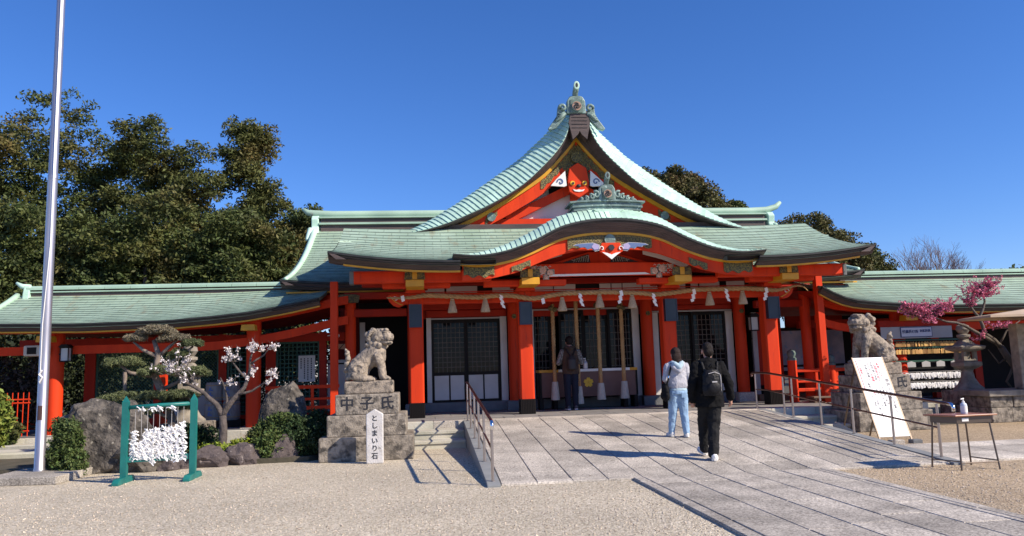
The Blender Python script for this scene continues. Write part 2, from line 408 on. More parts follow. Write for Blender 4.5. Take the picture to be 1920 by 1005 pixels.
# --- porch (karahafu) roof: body, sheets, layered eave, boards
porch = MB()
rows = []
for i in range(81):
    t = i / 80; u, z = kc(t)
    rows.append([kpos(t, 0) - Vector((0, 0, .006)), kpos(t, .33) - Vector((0, 0, .004)), kpos(t, .66) - Vector((0, 0, .004)), kpos(t, 1) - Vector((0, 0, .004)), Vector((XC + u, 20.2, z + kdz(u)))])
porch.sweep(rows)
porch_o = porch.build('porch_roof', copperd, hall)
sheets(porch_o, kpos, 62, (1, 0), .01)
def eave(parent, pts, th, setb, name='eave_edge', inward=Vector((0, 1, 0)), n=5, ytop=.05):
    rows = []; mats = []
    for i, p in enumerate(pts):
        T = th[i] if isinstance(th, list) else th
        p = Vector(p); r_ = [p + inward * .0, p + inward * .0 - Vector((0, 0, T * .16)), p + inward * .03 - Vector((0, 0, T * .30))]
        for k in range(n):
            f0 = .30 + .70 * k / n; f1 = .30 + .70 * (k + 1) / n; s0 = .03 + setb * (k + .15) / n
            r_.append(p + inward * s0 - Vector((0, 0, T * f0))); r_.append(p + inward * (s0 + setb * .35 / n) - Vector((0, 0, T * (f1 - .035))))
            r_.append(p + inward * (s0 + setb * .75 / n) - Vector((0, 0, T * (f1 - .02))))
        r_.append(p + inward * (setb + .25) - Vector((0, 0, T)))
        rows.append(r_)
    K = len(rows[0]) - 1; mats = [1, 1] + [0] * (K - 2)  # top strips black, deep shadow under the roof edge painted as colour
    b = MB().sweep(rows, mats=mats)
    b.add(rows[0], [tuple(range(K + 1))]); b.add(rows[-1], [tuple(range(K, -1, -1))])
    return b.build(name, [bark, barkd], parent)
kth = [.17 + .12 * (1 - abs(kc(i / 80)[0]) / 3.66) for i in range(81)]
eave(porch_o, [kpos(i / 80, 0) for i in range(81)], kth, .28)
def band(parent, name, mt, up_f, lo_f, u0, u1, y0, y1, n=60):
    rows = []
    for i in range(n + 1):
        u = u0 + (u1 - u0) * i / n; a, b_ = up_f(u), lo_f(u)
        rows.append([(XC + u, y0, a), (XC + u, y0, b_), (XC + u, y1, b_), (XC + u, y1, a)])
    b = MB().sweep(rows, closed=True); b.add(rows[0], [(0, 1, 2, 3)]); b.add(rows[-1], [(3, 2, 1, 0)])
    return b.build(name, mt, parent)
kz = lambda u: interp([kc(i / 200) for i in range(201)], u)
kunder = lambda u: kz(u) - (.17 + .12 * (1 - abs(u) / 3.66)) * .985
band(porch_o, 'gold_trim', gold, kunder, lambda u: kunder(u) - .055, -3.55, 3.55, 17.42, 17.50)
klow = lambda u: interp([(0, 4.30), (.8, 4.26), (1.2, 4.17), (1.67, 4.0), (2.2, 3.78), (2.75, 3.66), (3.45, 3.60)], abs(u))
band(porch_o, 'curved_board', red, lambda u: kunder(u) - .052, klow, -3.45, 3.45, 17.46, 17.56)
# porch soffit
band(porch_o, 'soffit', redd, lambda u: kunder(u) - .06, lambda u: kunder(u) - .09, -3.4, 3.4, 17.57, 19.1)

# --- front skirt roof
eavez = lambda u: 4.03 + .24 * max(0, (abs(u) - 3.6) / 2.8) ** 2.0
def skirt(u, s):
    e = eavez(u); k = max(0, 1 - s / 4.5)
    r_ = .17 * min(s, 3.3) + .068 * min(s, 3.3) ** 2 + max(0, s - 3.3) * .12
    return Vector((XC + u, 17.15 + s, 4.03 + (e - 4.03) * k + r_))
def roofgrid(name, surf, us, ss, h, parent, m1, m2=None, under=None, label=None):
    b = MB(); prev = None
    for i in range(len(ss) - 1):
        lo = [surf(u, ss[i]) + Vector((0, 0, h * rnd.uniform(.85, 1.1))) for u in us]; hi = [surf(u, ss[i + 1]) for u in us]
        b.sweep([lo, hi], 0)
        if prev: b.sweep([prev, lo], 1)  # dark riser strip paints the shadow gap between two courses
        prev = hi
    if under:
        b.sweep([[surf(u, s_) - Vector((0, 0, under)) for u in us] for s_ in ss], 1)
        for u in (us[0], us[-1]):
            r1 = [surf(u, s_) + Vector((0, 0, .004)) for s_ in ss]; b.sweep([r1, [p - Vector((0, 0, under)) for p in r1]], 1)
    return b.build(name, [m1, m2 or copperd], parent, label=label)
def linspace(a, b, n): return [a + (b - a) * i / (n - 1) for i in range(n)]
def seam_mat():
    m = M('copper_sheet_roofing', (.41, .54, .42), .55, (.32, .43, .32), .7, .3, .7, c3=(.33, .34, .23), sc3=2.2, t3=.58, bump=.1, bsc=9, stretch=(1.6, .5, .5))
    N = m.node_tree.nodes; L = m.node_tree.links; B = N['Principled BSDF']; src = B.inputs['Base Color'].links[0].from_socket
    geo = N.new('ShaderNodeNewGeometry'); mp = N.new('ShaderNodeMapping'); L.new(geo.outputs['Position'], mp.inputs[0])
    br = N.new('ShaderNodeTexBrick'); L.new(mp.outputs[0], br.inputs['Vector'])
    br.inputs['Scale'].default_value = 1; br.inputs['Brick Width'].default_value = .42; br.inputs['Row Height'].default_value = .22; br.inputs['Mortar Size'].default_value = .010; br.inputs['Mortar Smooth'].default_value = .3
    br.inputs['Color1'].default_value = (1, 1, 1, 1); br.inputs['Color2'].default_value = (.86, .88, .86, 1); br.inputs['Mortar'].default_value = (.55, .55, .52, 1)
    mx = N.new('ShaderNodeMix'); mx.data_type = 'RGBA'; mx.blend_type = 'MULTIPLY'; mx.inputs[0].default_value = 1
    L.new(src, mx.inputs[6]); L.new(br.outputs[0], mx.inputs[7]); L.new(mx.outputs[2], B.inputs['Base Color'])
    return m
roofm = seam_mat()
ssk = linspace(0, 3.3, 17) + linspace(3.6, 7.2, 10)
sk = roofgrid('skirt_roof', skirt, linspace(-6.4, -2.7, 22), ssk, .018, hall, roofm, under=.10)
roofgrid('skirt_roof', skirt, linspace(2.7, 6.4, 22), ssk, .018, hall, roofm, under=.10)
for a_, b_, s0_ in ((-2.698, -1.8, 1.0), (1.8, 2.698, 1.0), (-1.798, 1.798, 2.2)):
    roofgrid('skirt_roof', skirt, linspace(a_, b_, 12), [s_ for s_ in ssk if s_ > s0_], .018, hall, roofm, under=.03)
eave(sk, [skirt(u, 0) + Vector((0, -.005, .01)) for u in linspace(-6.42, -3.5, 24)], .21, .22)
eave(sk, [skirt(u, 0) + Vector((0, -.005, .01)) for u in linspace(3.5, 6.42, 24)], .21, .22)
for sgn in (-1, 1):     # verge sides of the skirt
    pts = [skirt(sgn * 6.41, s_) + Vector((0, 0, .015)) for s_ in linspace(0, 2.3, 12)]
    eave(sk, pts, .19, .15, 'verge_edge', Vector((-sgn, 0, 0)))
    band(sk, 'gold_trim', gold, lambda u: eavez(u) - .195, lambda u: eavez(u) - .235, sgn * 3.5, sgn * 6.1, 17.36, 17.42, 20)
    # raised upper edge of the skirt beside the gable
    x0, x1 = (XC + 4.7, XC + 6.42) if sgn > 0 else (XC - 6.42, XC - 4.7)
    b = MB(); rr = []
    for i in range(9):
        X = x0 + (x1 - x0) * i / 8; k = abs(X - XC - sgn * 4.7) / 1.72
        zt = 5.00 - .12 * k; zb = skirt(X - XC, 2.2).z - .02; Yf = 20.0 - .75 * k
        zb = skirt(X - XC, Yf - 17.15).z - .02
        rr.append([(X, Yf, zb), (X, Yf + .06, zt), (X, Yf + .5, zt + .03), (X, Yf + .9, zb + .1)])
    b.sweep(rr); b.add(rr[0], [(0, 1, 2, 3)]); b.add(rr[-1], [(3, 2, 1, 0)]); b.build('roof_shoulder', roofm, sk)

# --- main roof behind, ridge along x
def mainr(X, s): return Vector((X, 20.4 + s, 3.95 + .22 * s + .04 * s * s + .10 * (max(0, abs(X - XC) - 6.2) / 1.8) ** 2 * max(0, 1 - s / 4)))
def mainb(X, s): p = mainr(X, s); return Vector((p.x, 52.0 - p.y, p.z))
mu_ = linspace(-3.72, 12.32, 41)
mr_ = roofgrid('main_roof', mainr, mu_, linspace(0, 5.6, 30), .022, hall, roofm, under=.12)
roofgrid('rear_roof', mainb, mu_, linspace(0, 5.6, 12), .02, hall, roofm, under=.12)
eave(mr_, [mainr(X, 0) + Vector((0, -.01, .012)) for X in mu_], .20, .2)
for X, sgn in ((-3.72, 1), (12.32, -1)):
    eave(mr_, [mainr(X, s_) + Vector((-.01 * sgn, 0, .02)) for s_ in linspace(0, 5.5, 20)], .16, .12, 'verge_edge', Vector((sgn, 0, 0)))
    # rounded shoulder where the verge curls under the ridge end
    MB().tube([mainr(X + .12 * sgn, s_) + Vector((0, 0, .03)) for s_ in linspace(0.1, 5.6, 24)], [.05 + .055 * i / 23 for i in range(24)], 10).build('verge_roll', copperl, mr_, smooth=True)
band(mr_, 'gold_trim', gold, lambda u: 3.76, lambda u: 3.72, -7.9, 7.9, 20.62, 20.68, 4)
rg = MB()
X0, X1 = -3.45, 12.05
rg.box(X0 + .05, X1 - .05, 25.78, 26.22, 6.15, 6.52, 1).box(X0 + .0, X1 - .0, 25.70, 26.30, 6.52, 6.58, 0).box(X0 + .05, X1 - .05, 25.80, 26.20, 6.58, 6.74, 1)
rg.box(X0, X1, 25.72, 26.28, 6.74, 6.79, 0)
rg.build('ridge', [copper, bark], mr_)
pts = [(-4.02, 26, 7.10), (-3.85, 26, 6.98), (-3.6, 26, 6.93)] + [(x, 26, 6.90) for x in linspace(-3, 11.6, 12)] + [(12.2, 26, 6.94), (12.55, 26, 7.06), (12.72, 26, 7.22)]
MB().tube(pts, [.05, .10, .13] + [.13] * 12 + [.12, .10, .06], 14).build('ridge_cap', copper, mr_, smooth=True)
for X, sgn in ((-3.6, -1), (12.2, 1)):       # end tile plates (onigawara) of the main ridge
    MB().prism([(25.66, 5.98), (26.34, 5.98), (26.36, 6.3), (26.26, 6.45), (26.30, 6.7), (26.16, 6.84), (25.84, 6.84), (25.70, 6.7), (25.74, 6.45), (25.64, 6.3)], X - .10, X + .14, axis='x').build('ridge_end_plate', copperl, mr_, bevel=.03)
    MB().tube([(X + sgn * .12, 25.72, 6.35), (X + sgn * .15, 25.5, 6.1), (X + sgn * .16, 25.2, 5.92)], [.10, .09, .05], 10).build('end_scroll', copperl, mr_, smooth=True)

# --- great front gable
GT = [(0.14, 8.62), (0.2, 8.42), (0.38, 7.88), (0.6, 7.52), (1.0, 7.08), (1.65, 6.50), (2.45, 6.02), (3.1, 5.72), (3.75, 5.46), (4.45, 5.27), (5.0, 5.2)]
GB = [(0.14, 8.78), (0.44, 8.58), (0.85, 8.15), (1.25, 7.78), (1.55, 7.5), (2.4, 6.88), (3.25, 6.29), (3.7, 6.0), (4.1, 5.75), (4.7, 5.45), (5.2, 5.27)]
gc, gbk = crv(GT), crv(GB)
gab = None
def gpos(sg):
    def f(t, w):
        a = gc(t); b_ = gbk(t); s_ = math.sin(min(1, w) * math.pi / 2); c_ = 1 - math.cos(min(1, w) * math.pi / 2)
        k = .6 * s_ + .4 * w
        return Vector((XC + sg * (a[0] + (b_[0] - a[0]) * k), 20.28 + .95 * w, a[1] + (b_[1] - a[1]) * s_))
    return f
gb_ = MB()
for sg in (-1, 1):
    P = gpos(sg); rows = []
    for i in range(61):
        t = i / 60; q = P(t, 1); rows.append([P(t, 0) - Vector((0, 0, .01)), P(t, .3) - Vector((0, 0, .008)), P(t, .6) - Vector((0, 0, .008)), q - Vector((0, 0, .008)), Vector((q.x, 26, q.z))])
    gb_.sweep(rows)
gab = gb_.build('gable_roof', copperd, hall)
for sg in (-1, 1): sheets(gab, gpos(sg), 46, (1, 1), .01, lift=.028)
GY = [(0, 7.98), (.3, 7.60), (.94, 6.93), (1.69, 6.42), (2.3, 6.05), (2.95, 5.69), (3.6, 5.42), (4.2, 5.24), (4.9, 5.08)]
gyc = crv(GY); gyt = [gyc(i / 120) for i in range(121)]
gyz = lambda u: interp(gyt, abs(u))
for sg in (-1, 1):      # dark layered barge from the roof edge back to the gold trim
    rows = []; n = 60; P = gpos(sg)
    for i in range(n + 1):
        t = i / n; p = P(t, 0); uu = abs(p.x - XC); q = Vector((XC + sg * max(.0, uu * (.97 if t > .1 else .2 + 7.7 * t)), 20.82, gyz(uu * (.97 if t > .1 else .2 + 7.7 * t)) + .03))
        r_ = [p, p - Vector((0, 0, .035))]
        L_ = 5
        for k in range(L_):
            a = (k + .2) / L_; b_ = (k + .95) / L_
            r_.append(p.lerp(q, a ** .9) - Vector((0, 0, .035 * (1 - a)))); r_.append(p.lerp(q, min(1, b_) ** .9) + Vector((0, -.03, -.03 * (1 - b_))))
        r_.append(q); rows.append(r_)
    MB().sweep(rows, mats=[1] + [0] * 12).build('barge_edge', [bark, barkd], gab)
    band(gab, 'gold_trim', gold, lambda u: gyz(u) + .03, lambda u: gyz(u) - .085, 0 if sg > 0 else -4.75, 4.75 if sg > 0 else 0, 20.80, 20.88, 50)
    lo = lambda u: gyz(u) - .08 - interp([(0, .46), (1, .40), (3, .30), (4.8, .22)], abs(u))
    band(gab, 'barge_board', red, lambda u: gyz(u) - .083, lo, .001 * sg if sg > 0 else -4.6, 4.6 if sg > 0 else -.001, 20.86, 20.95, 50)
MB().prism([(XC - .20, 7.78), (XC - .05, 7.92), (XC, 8.02), (XC + .05, 7.92), (XC + .20, 7.78), (XC + .30, 8.25), (XC + .21, 8.60), (XC - .21, 8.60), (XC - .30, 8.25)], 20.24, 20.6).build('apex_block', bark, gab)
for k in range(5):
    MB().box(XC - .215, XC + .215, 20.228, 20.242, 8.10 + k * .1, 8.108 + k * .1).build('apex_band', barkd, gab)
# gable wall
gw = MB(); tri = [(XC + u, gyz(u) - .12) for u in linspace(-4.3, 4.3, 45)] + [(XC + 4.3, 5.1), (XC - 4.3, 5.1)]
gw.prism(tri, 21.32, 21.40); gwo = gw.build('gable_wall', white, gab)
MB().box(XC - .15, XC + .15, 21.16, 21.315, 5.4, 7.0).build('king_post', red, gwo)
MB().box(XC - 3.4, XC + 3.4, 21.10, 21.315, 5.52, 5.74).build('tie_beam', red, gwo)
MB().box(XC - 4.3, XC + 4.3, 20.6, 21.31, 5.22, 5.50).build('sill_board', bark, gwo)
MB().box(XC - 3.9, XC + 3.9, 20.45, 21.28, 5.12, 5.20).build('sill_ledge', bark, gwo)
for sg in (-1, 1):
    MB().beam((XC + sg * .12, 21.2, 6.62), (XC + sg * 2.0, 21.2, 5.72), .16, .24).build('diagonal_strut', red, gwo)
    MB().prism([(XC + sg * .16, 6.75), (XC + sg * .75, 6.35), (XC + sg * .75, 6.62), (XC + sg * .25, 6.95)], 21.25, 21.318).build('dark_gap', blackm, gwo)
    MB().cbox(XC + sg * 2.75 - .09, XC + sg * 2.75 + .09, 21.0, 21.2, 5.745, 5.92).build('end_block', gilt, gwo)
    # gilt fittings along the barge board
    def gi(u0, u1, a, b_, y=20.845): return band(gab, 'gilt_fitting', gilt, lambda u: gyz(u) - a - .02 * math.sin(u * 40), lambda u: gyz(u) - b_ - .03 * math.sin(u * 31), min(u0, u1), max(u0, u1), y, y + .02, 24)
    gi(sg * .03, sg * 1.05, .10, .34); gi(sg * 3.55, sg * 4.5, .10, .27); gi(sg * 2.28, sg * 2.62, .14, .30)
    MB().tube([(XC + sg * 2.45, 20.80, gyz(2.45) - .22), (XC + sg * 2.45, 20.85, gyz(2.45) - .22)], .12, 20).build('crest_boss', copperg, gab)
MB().tube([(XC, 20.77, 7.42), (XC, 20.85, 7.42)], .17, 20).build('crest_boss', gilt, gab)
MB().prism([(XC - .42, 7.1), (XC, 7.8), (XC + .42, 7.1), (XC, 6.9)], 20.855, 20.9).build('gilt_apex_plate', gilt, gab)
# gegyo pendant with face-like painting
wp = M('white_paint', (.85, .84, .80), .6); bl = M('blue_paint', (.10, .16, .33), .6); bk = M('black_paint', (.02, .02, .025), .5); yl = M('yellow_paint', (.85, .50, .03), .5); pur = M('lilac_paint', (.40, .35, .55), .6)
orr = M('orange_paint', (.72, .12, .03), .5, (.5, .06, .03), 6)
gg = MB().prism([(XC - .27, 6.42), (XC - .06, 6.28), (XC, 6.25), (XC + .06, 6.28), (XC + .27, 6.42), (XC + .30, 6.72), (XC + .24, 7.1), (XC, 7.25), (XC - .24, 7.1), (XC - .30, 6.72)], 20.72, 20.82).build('gable_pendant', red, gab, bevel=.015)
MB().lathe(0, 0, [(.10, 0), (.10, .02), (.05, .05), (.03, .07)], 6).build('pendant_boss', bk, gg).matrix_basis = Matrix.Translation((0, 20.72 - 21, 6.98)) @ Matrix.Rotation(R(90), 4, 'X')
for sg in (-1, 1):
    MB().tube([(XC + sg * .17, 20.69, 6.66), (XC + sg * .17, 20.72, 6.66)], .064, 16).build('painted_ring', yl, gg)
    MB().tube([(XC + sg * .16, 20.675, 6.65), (XC + sg * .16, 20.69, 6.65)], .036, 12).build('painted_dot', bk, gg)
    f = MB().prism([(XC + sg * .33, 6.60), (XC + sg * .40, 6.57), (XC + sg * .78, 6.60), (XC + sg * .62, 6.78), (XC + sg * .36, 7.02)], 20.74, 20.80).build('side_fin', wp, gg)
    pts = [(XC + sg * (.50 + .10 * (1 - k / 14) * math.cos(k * .55)), 20.735, 6.70 + .11 * (1 - k / 14) * math.sin(k * .55)) for k in range(13)]
    MB().tube(pts, .018, 6).build('painted_swirl', bl, gg)
MB().ball((XC, 20.70, 6.58), (.065, .03, .05)).build('painted_nose', bk, gg, smooth=True)
MB().prism([(XC - .17, 6.49), (XC - .08, 6.465), (XC, 6.48), (XC + .08, 6.465), (XC + .17, 6.49), (XC + .12, 6.43), (XC, 6.41), (XC - .12, 6.43)], 20.70, 20.722).build('painted_mouth', wp, gg)
# crest (onigawara) tops
def tomoe(parent, c, r, mt=None):
    x, y, z = c
    MB().tube([(x, y - .04, z), (x, y, z)], r * 1.12, 24).build('crest_rim', copperg, parent)
    MB().tube([(x, y - .05, z), (x, y - .04, z)], r, 24).build('crest_disc', mt, parent)
    for k in range(3):
        a0 = k * 2 * math.pi / 3
        pts = [(x + r * (.22 + .62 * j / 8) * math.cos(a0 + j * .3), y - .058, z + r * (.22 + .62 * j / 8) * math.sin(a0 + j * .3)) for j in range(9)]
        MB().tube(pts, [r * .22 * (1 - j / 9) + r * .03 for j in range(9)], 6).build('crest_comma', barkd, parent)
bronze = M('bright_bronze', (.50, .30, .18), .4, metal=.6)
def oni(parent, cx, cy, z0, s, wide):
    b = MB().prism([(cx - .33 * s, z0), (cx + .33 * s, z0), (cx + .31 * s, z0 + .45 * s), (cx + .22 * s, z0 + .60 * s), (cx + .10 * s, z0 + .63 * s), (cx, z0 + .60 * s), (cx - .10 * s, z0 + .63 * s), (cx - .22 * s, z0 + .60 * s), (cx - .31 * s, z0 + .45 * s)], cy - .10 * s, cy + .14 * s).build('crest_plate', copperg, parent, bevel=.03 * s)
    MB().box(cx - .20 * s, cx + .20 * s, cy - .13 * s, cy - .10 * s, z0 + .03 * s, z0 + .48 * s).build('crest_panel', copperd, b)
    tomoe(b, (cx, cy - .13 * s, z0 + .24 * s), .155 * s, bronze)
    MB().tube([(cx, cy + .10 * s, z0 + .5 * s), (cx - .01, cy - .05 * s, z0 + .72 * s), (cx, cy - .22 * s, z0 + .88 * s)], [.10 * s, .10 * s, .105 * s], 12).build('crest_horn', copperg, b, smooth=True, auto=40)
    q = [(cx + .10 * s * math.cos(a), z0 + .92 * s + .15 * s * math.sin(a)) for a in linspace(0, 2 * math.pi, 17)[:-1]]
    MB().prism(q, cy - .30 * s, cy - .22 * s).build('horn_cap', copperg if wide else copperl, b, bevel=.02 * s)
    q = [(cx + .042 * s * math.cos(a), z0 + .92 * s + .08 * s * math.sin(a)) for a in linspace(0, 2 * math.pi, 13)[:-1]]
    MB().prism(q, cy - .306 * s, cy - .298 * s).build('cap_hollow', barkd, b)
    for sg in (-1, 1):
        if wide:      # low waves spreading to both sides
            for j, (dx, dz, rr) in enumerate(((.42, .22, .16), (.60, .14, .12), (.80, .08, .09), (1.0, .05, .06))):
                pts = [(cx + sg * (dx + rr * (1 - k / 13) * math.cos(k * .6 + 1)) * s, cy - .05 * s, z0 + (dz + rr * (1 - k / 13) * math.sin(k * .6 + 1)) * s) for k in range(12)]
                MB().tube(pts, [.05 * s] * 12, 6).build('crest_wave', copperg, b, smooth=True)
            MB().prism([(cx + sg * .3 * s, z0), (cx + sg * 1.18 * s, z0), (cx + sg * 1.1 * s, z0 + .08 * s), (cx + sg * .7 * s, z0 + .2 * s), (cx + sg * .3 * s, z0 + .4 * s)], cy - .02, cy + .08).build('crest_wing', copperg, b, bevel=.01)
        else:         # scrolls running down the slopes
            sp = [(cx + sg * (.46 + .13 * (1 - k / 12) * math.cos(k * .6)) * s, cy - .06 * s, z0 + (.20 + .14 * (1 - k / 12) * math.sin(k * .6)) * s) for k in range(12)]
            MB().tube(sp, [.055 * s] * 12, 8).build('crest_scroll', copperg, b, smooth=True)
            for j in range(4):
                pts = [(cx + sg * (.36 + .03 * j) * s, cy - .06 * s, z0 + (.0 - .02 * j) * s), (cx + sg * (.52 + .04 * j) * s, cy - .07 * s, z0 + (-.06 - .05 * j) * s), (cx + sg * (.62 + .04 * j) * s, cy - .06 * s, z0 + (.02 - .08 * j) * s)]
                MB().tube(pts, [.05 * s, .05 * s, .03 * s], 6).build('crest_feather', copperg, b, smooth=True)
            MB().prism([(cx + sg * .33 * s, z0 + .1 * s), (cx + sg * .62 * s, z0 + .26 * s), (cx + sg * .66 * s, z0 - .05 * s), (cx + sg * .98 * s, z0 - .50 * s), (cx + sg * .90 * s, z0 - .56 * s), (cx + sg * .72 * s, z0 - .50 * s), (cx + sg * .36 * s, z0 - .08 * s)], cy - .03, cy + .10).build('crest_wing', copperg, b, bevel=.02)
    return b
oni(gab, XC - .07, 20.30, 8.50, .82, False)
# porch ridge crest
rb = MB()
for j, (hw, z0, z1, yb) in enumerate(((.80, 5.24, 5.32, .0), (.84, 5.32, 5.36, -.03), (.82, 5.36, 5.43, .0), (.90, 5.43, 5.47, -.05))):
    P = [(XC + u, z0 - .04 * (u / hw) ** 2) for u in linspace(-hw, hw, 9)] + [(XC + u, z1 - .04 * (u / hw) ** 2) for u in linspace(hw, -hw, 9)]
    rb.prism(P, 17.50 + yb, 18.2)
rb.build('porch_ridge', copperg, porch_o)
oni(porch_o, XC, 17.52, 5.45, .62, True)
# porch roof gutter scallop
MB().prism([(XC + .36 * math.cos(a), 5.22 + .09 * math.sin(a)) for a in linspace(math.pi, 2 * math.pi, 13)], 17.36, 17.5).build('ridge_lip', copperl, porch_o)
# ================================================================== hall: columns, beams, walls, doors
FZ = PZ + .006
colx = [-.23, 2.46, 6.14, 8.83]          # front columns (square, chamfered)
colm = red
for x in colx:
    c = MB(); w = .175; ch = .035
    q = [(x - w + ch, 19.2 - w), (x + w - ch, 19.2 - w), (x + w, 19.2 - w + ch), (x + w, 19.2 + w - ch), (x + w - ch, 19.2 + w), (x - w + ch, 19.2 + w), (x - w, 19.2 + w - ch), (x - w, 19.2 - w + ch)]
    c.prism(q, FZ + .36, 3.62, axis='z'); co = c.build('column', colm, hall)
    b = MB(); b.box(x - .165, x + .165, 19.035, 19.365, FZ, FZ + .355)
    for k in range(9):
        xx = x - .18 + .36 * (k + .5) / 9
        b.box(xx - .013, xx + .013, 19.012, 19.388, FZ + .001, FZ + .362)
        b.box(x - .188, x + .188, 19.02 + .36 * (k + .5) / 9 - .013, 19.02 + .36 * (k + .5) / 9 + .013, FZ + .002, FZ + .359)
    b.build('column_shoe', MATS['black_lacquer_wood'], co)
    # bracket: stepped blocks with ochre ends and gilt cover
    MB().box(x - .30, x + .30, 18.75, 19.6, 3.62, 3.74).build('bracket_arm', red, co, bevel=.02)
    MB().prism([(x - .25, 3.35 + .14), (x + .25, 3.49), (x + .20, 3.60), (x + .20, 3.64), (x - .20, 3.64), (x - .20, 3.60)], 18.80, 18.99).build('bracket_block', red, co)
    MB().cbox(x - .21, x + .21, 17.80, 18.6, 3.54, 3.70).build('ochre_block', gold, co)
    MB().prism([(x - .24, 3.705), (x - .22, 3.90), (x + .22, 3.90), (x + .24, 3.705)], 17.85, 17.895).build('gilt_cover', gilt, co)
    MB().box(x - .055, x + .055, 17.83, 17.849, 3.71, 3.895).build('ochre_tab', gold, co)
# beams
def bm_(name, x0, x1, y0, y1, z0, z1, mt=red, par=hall, bev=.02): return MB().box(x0, x1, y0, y1, z0, z1).build(name, mt, par, bevel=bev)
bm_('penetrating_beam', -.50, 9.10, 19.08, 19.32, 3.24, 3.50)
for sg, x in ((-1, -.50), (1, 9.10)):      # carved beam noses with white scroll
    q = [(x, 3.50), (x + sg * .34, 3.50), (x + sg * .42, 3.44), (x + sg * .38, 3.32), (x + sg * .28, 3.22), (x + sg * .14, 3.17), (x, 3.24)]
    o = MB().prism(q, 19.085, 19.315).build('beam_nose', red, hall, bevel=.012)
    MB().tube([(x + sg * (.22 + .075 * (1 - k / 11) * math.cos(k * .62)), 19.075, 3.37 + .075 * (1 - k / 11) * math.sin(k * .62)) for k in range(10)], .013, 5).build('painted_scroll', wp, o)
    MB().tube([(x + sg * (.05 + .3 * k / 6), 19.078, 3.22 + .02 * k + .1 * (k / 6) ** 3) for k in range(7)], .013, 5).build('gold_line', gold, o)
bm_('upper_beam', -1.7, 1.55, 17.9, 18.12, 3.64, 3.92); bm_('upper_beam', 7.05, 10.3, 17.9, 18.12, 3.64, 3.92)
bm_('upper_beam', -1.72, -1.62, 17.88, 18.14, 3.62, 3.93, stoneb)
bm_('upper_beam', 10.24, 10.34, 17.88, 18.14, 3.62, 3.93, stoneb)
bm_('boat_bracket', -1.0, .6, 18.3, 18.6, 3.56, 3.70); bm_('boat_bracket', 8.0, 9.7, 18.3, 18.6, 3.56, 3.70)
bm_('boat_bracket', 1.4, 3.4, 18.3, 18.6, 3.56, 3.70); bm_('boat_bracket', 5.2, 7.2, 18.3, 18.6, 3.56, 3.70)
# porch rainbow beam with painted peonies
rbm = MB(); up_ = linspace(2.46, 6.14, 25)
rbm.prism([(x, 3.73 + .05 * (1 - ((x - XC) / 1.84) ** 2)) for x in up_] + [(x, 4.06 + .03 * (1 - ((x - XC) / 1.84) ** 2)) for x in reversed(up_)], 18.28, 18.46)
rbo = rbm.build('rainbow_beam', red, hall, bevel=.015)
MB().prism([(2.95, 3.765), (3.02, 3.815), (5.35, 3.83), (5.48, 3.78)], 18.262, 18.279).build('white_underline', wp, rbo)
petal = M('peony_paint', (.62, .36, .22), .6, (.75, .55, .45), 30); leafp = M('leaf_paint', (.18, .22, .16), .6, (.40, .36, .28), 40)
for sg in (-1, 1):
    cx = XC + sg * 1.42
    for k in range(9):
        for j in range(5):      # painted lattice near the beam end
            if (k + j) % 2 == 0:
                x_, z_ = XC + sg * (1.30 + .055 * k), 3.80 + .05 * j
                MB().tube([(x_ - .03, 18.268, z_), (x_, 18.268, z_ + .028), (x_ + .03, 18.268, z_)], .006, 4).build('painted_lattice', wp, rbo)
    for k, (dx, dz, r_) in enumerate(((-.06, .02, .085), (.12, -.04, .075), (-.28, .07, .05), (.02, -.15, .05))):
        fl = MB()
        for a in range(7): fl.ball((cx + sg * -1 * dx + r_ * .62 * math.cos(a * .9), 18.262, 3.90 + dz + r_ * .62 * math.sin(a * .9)), (r_ * .5, .012, r_ * .5), nu=8, nv=5)
        fl.ball((cx - sg * dx, 18.256, 3.90 + dz), (r_ * .3, .016, r_ * .3), 0, 8, 5).build('painted_peony', petal, rbo)
        MB().prism([(cx - sg * dx + r_ * (1.5 + .5 * (a % 2)) * math.cos(a * .785), 3.90 + dz + r_ * (1.1 + .5 * (a % 2)) * math.sin(a * .785)) for a in range(8)], 18.272, 18.279).build('painted_leaf', leafp, rbo)
# frog-leg strut with carving between beam and porch roof
tym = MB().prism([(XC + u, 4.1) for u in (-1.6, 1.6)] + [(XC + u, min(4.44, kunder(u) - .12)) for u in linspace(1.6, -1.6, 21)], 18.62, 18.66).build('porch_tympanum', redd, hall)
MB().prism([(XC - 1.25, 4.10), (XC - .30, 4.38), (XC - .12, 4.38), (XC + .12, 4.38), (XC + .30, 4.38), (XC + 1.25, 4.10)], 18.5, 18.61).build('frog_leg_strut', red, hall)
for sg in (-1, 1):
    MB().prism([(XC + sg * .25, 4.12), (XC + sg * .95, 4.12), (XC + sg * .3, 4.33)], 18.47, 18.50).build('carved_panel', bk, hall)
    for k in range(7):
        MB().tube([(XC + sg * (.32 + .06 * k), 18.46, 4.135), (XC + sg * (.30 + .055 * k), 18.455, 4.17 + .02 * (6 - k)), (XC + sg * (.36 + .06 * k), 18.46, 4.20 + .018 * (5 - k))], .014, 5).build('carved_leaf', leafp if k % 2 else grayw, hall)
    # pale curved boards seen under the porch roof
    MB().prism([(XC + sg * 1.0, 4.40), (XC + sg * 1.35, 4.36), (XC + sg * 2.25, 4.02), (XC + sg * 2.0, 3.92), (XC + sg * 1.5, 4.13), (XC + sg * 1.0, 4.27)], 18.2, 18.24).build('pale_soffit_board', white, hall)
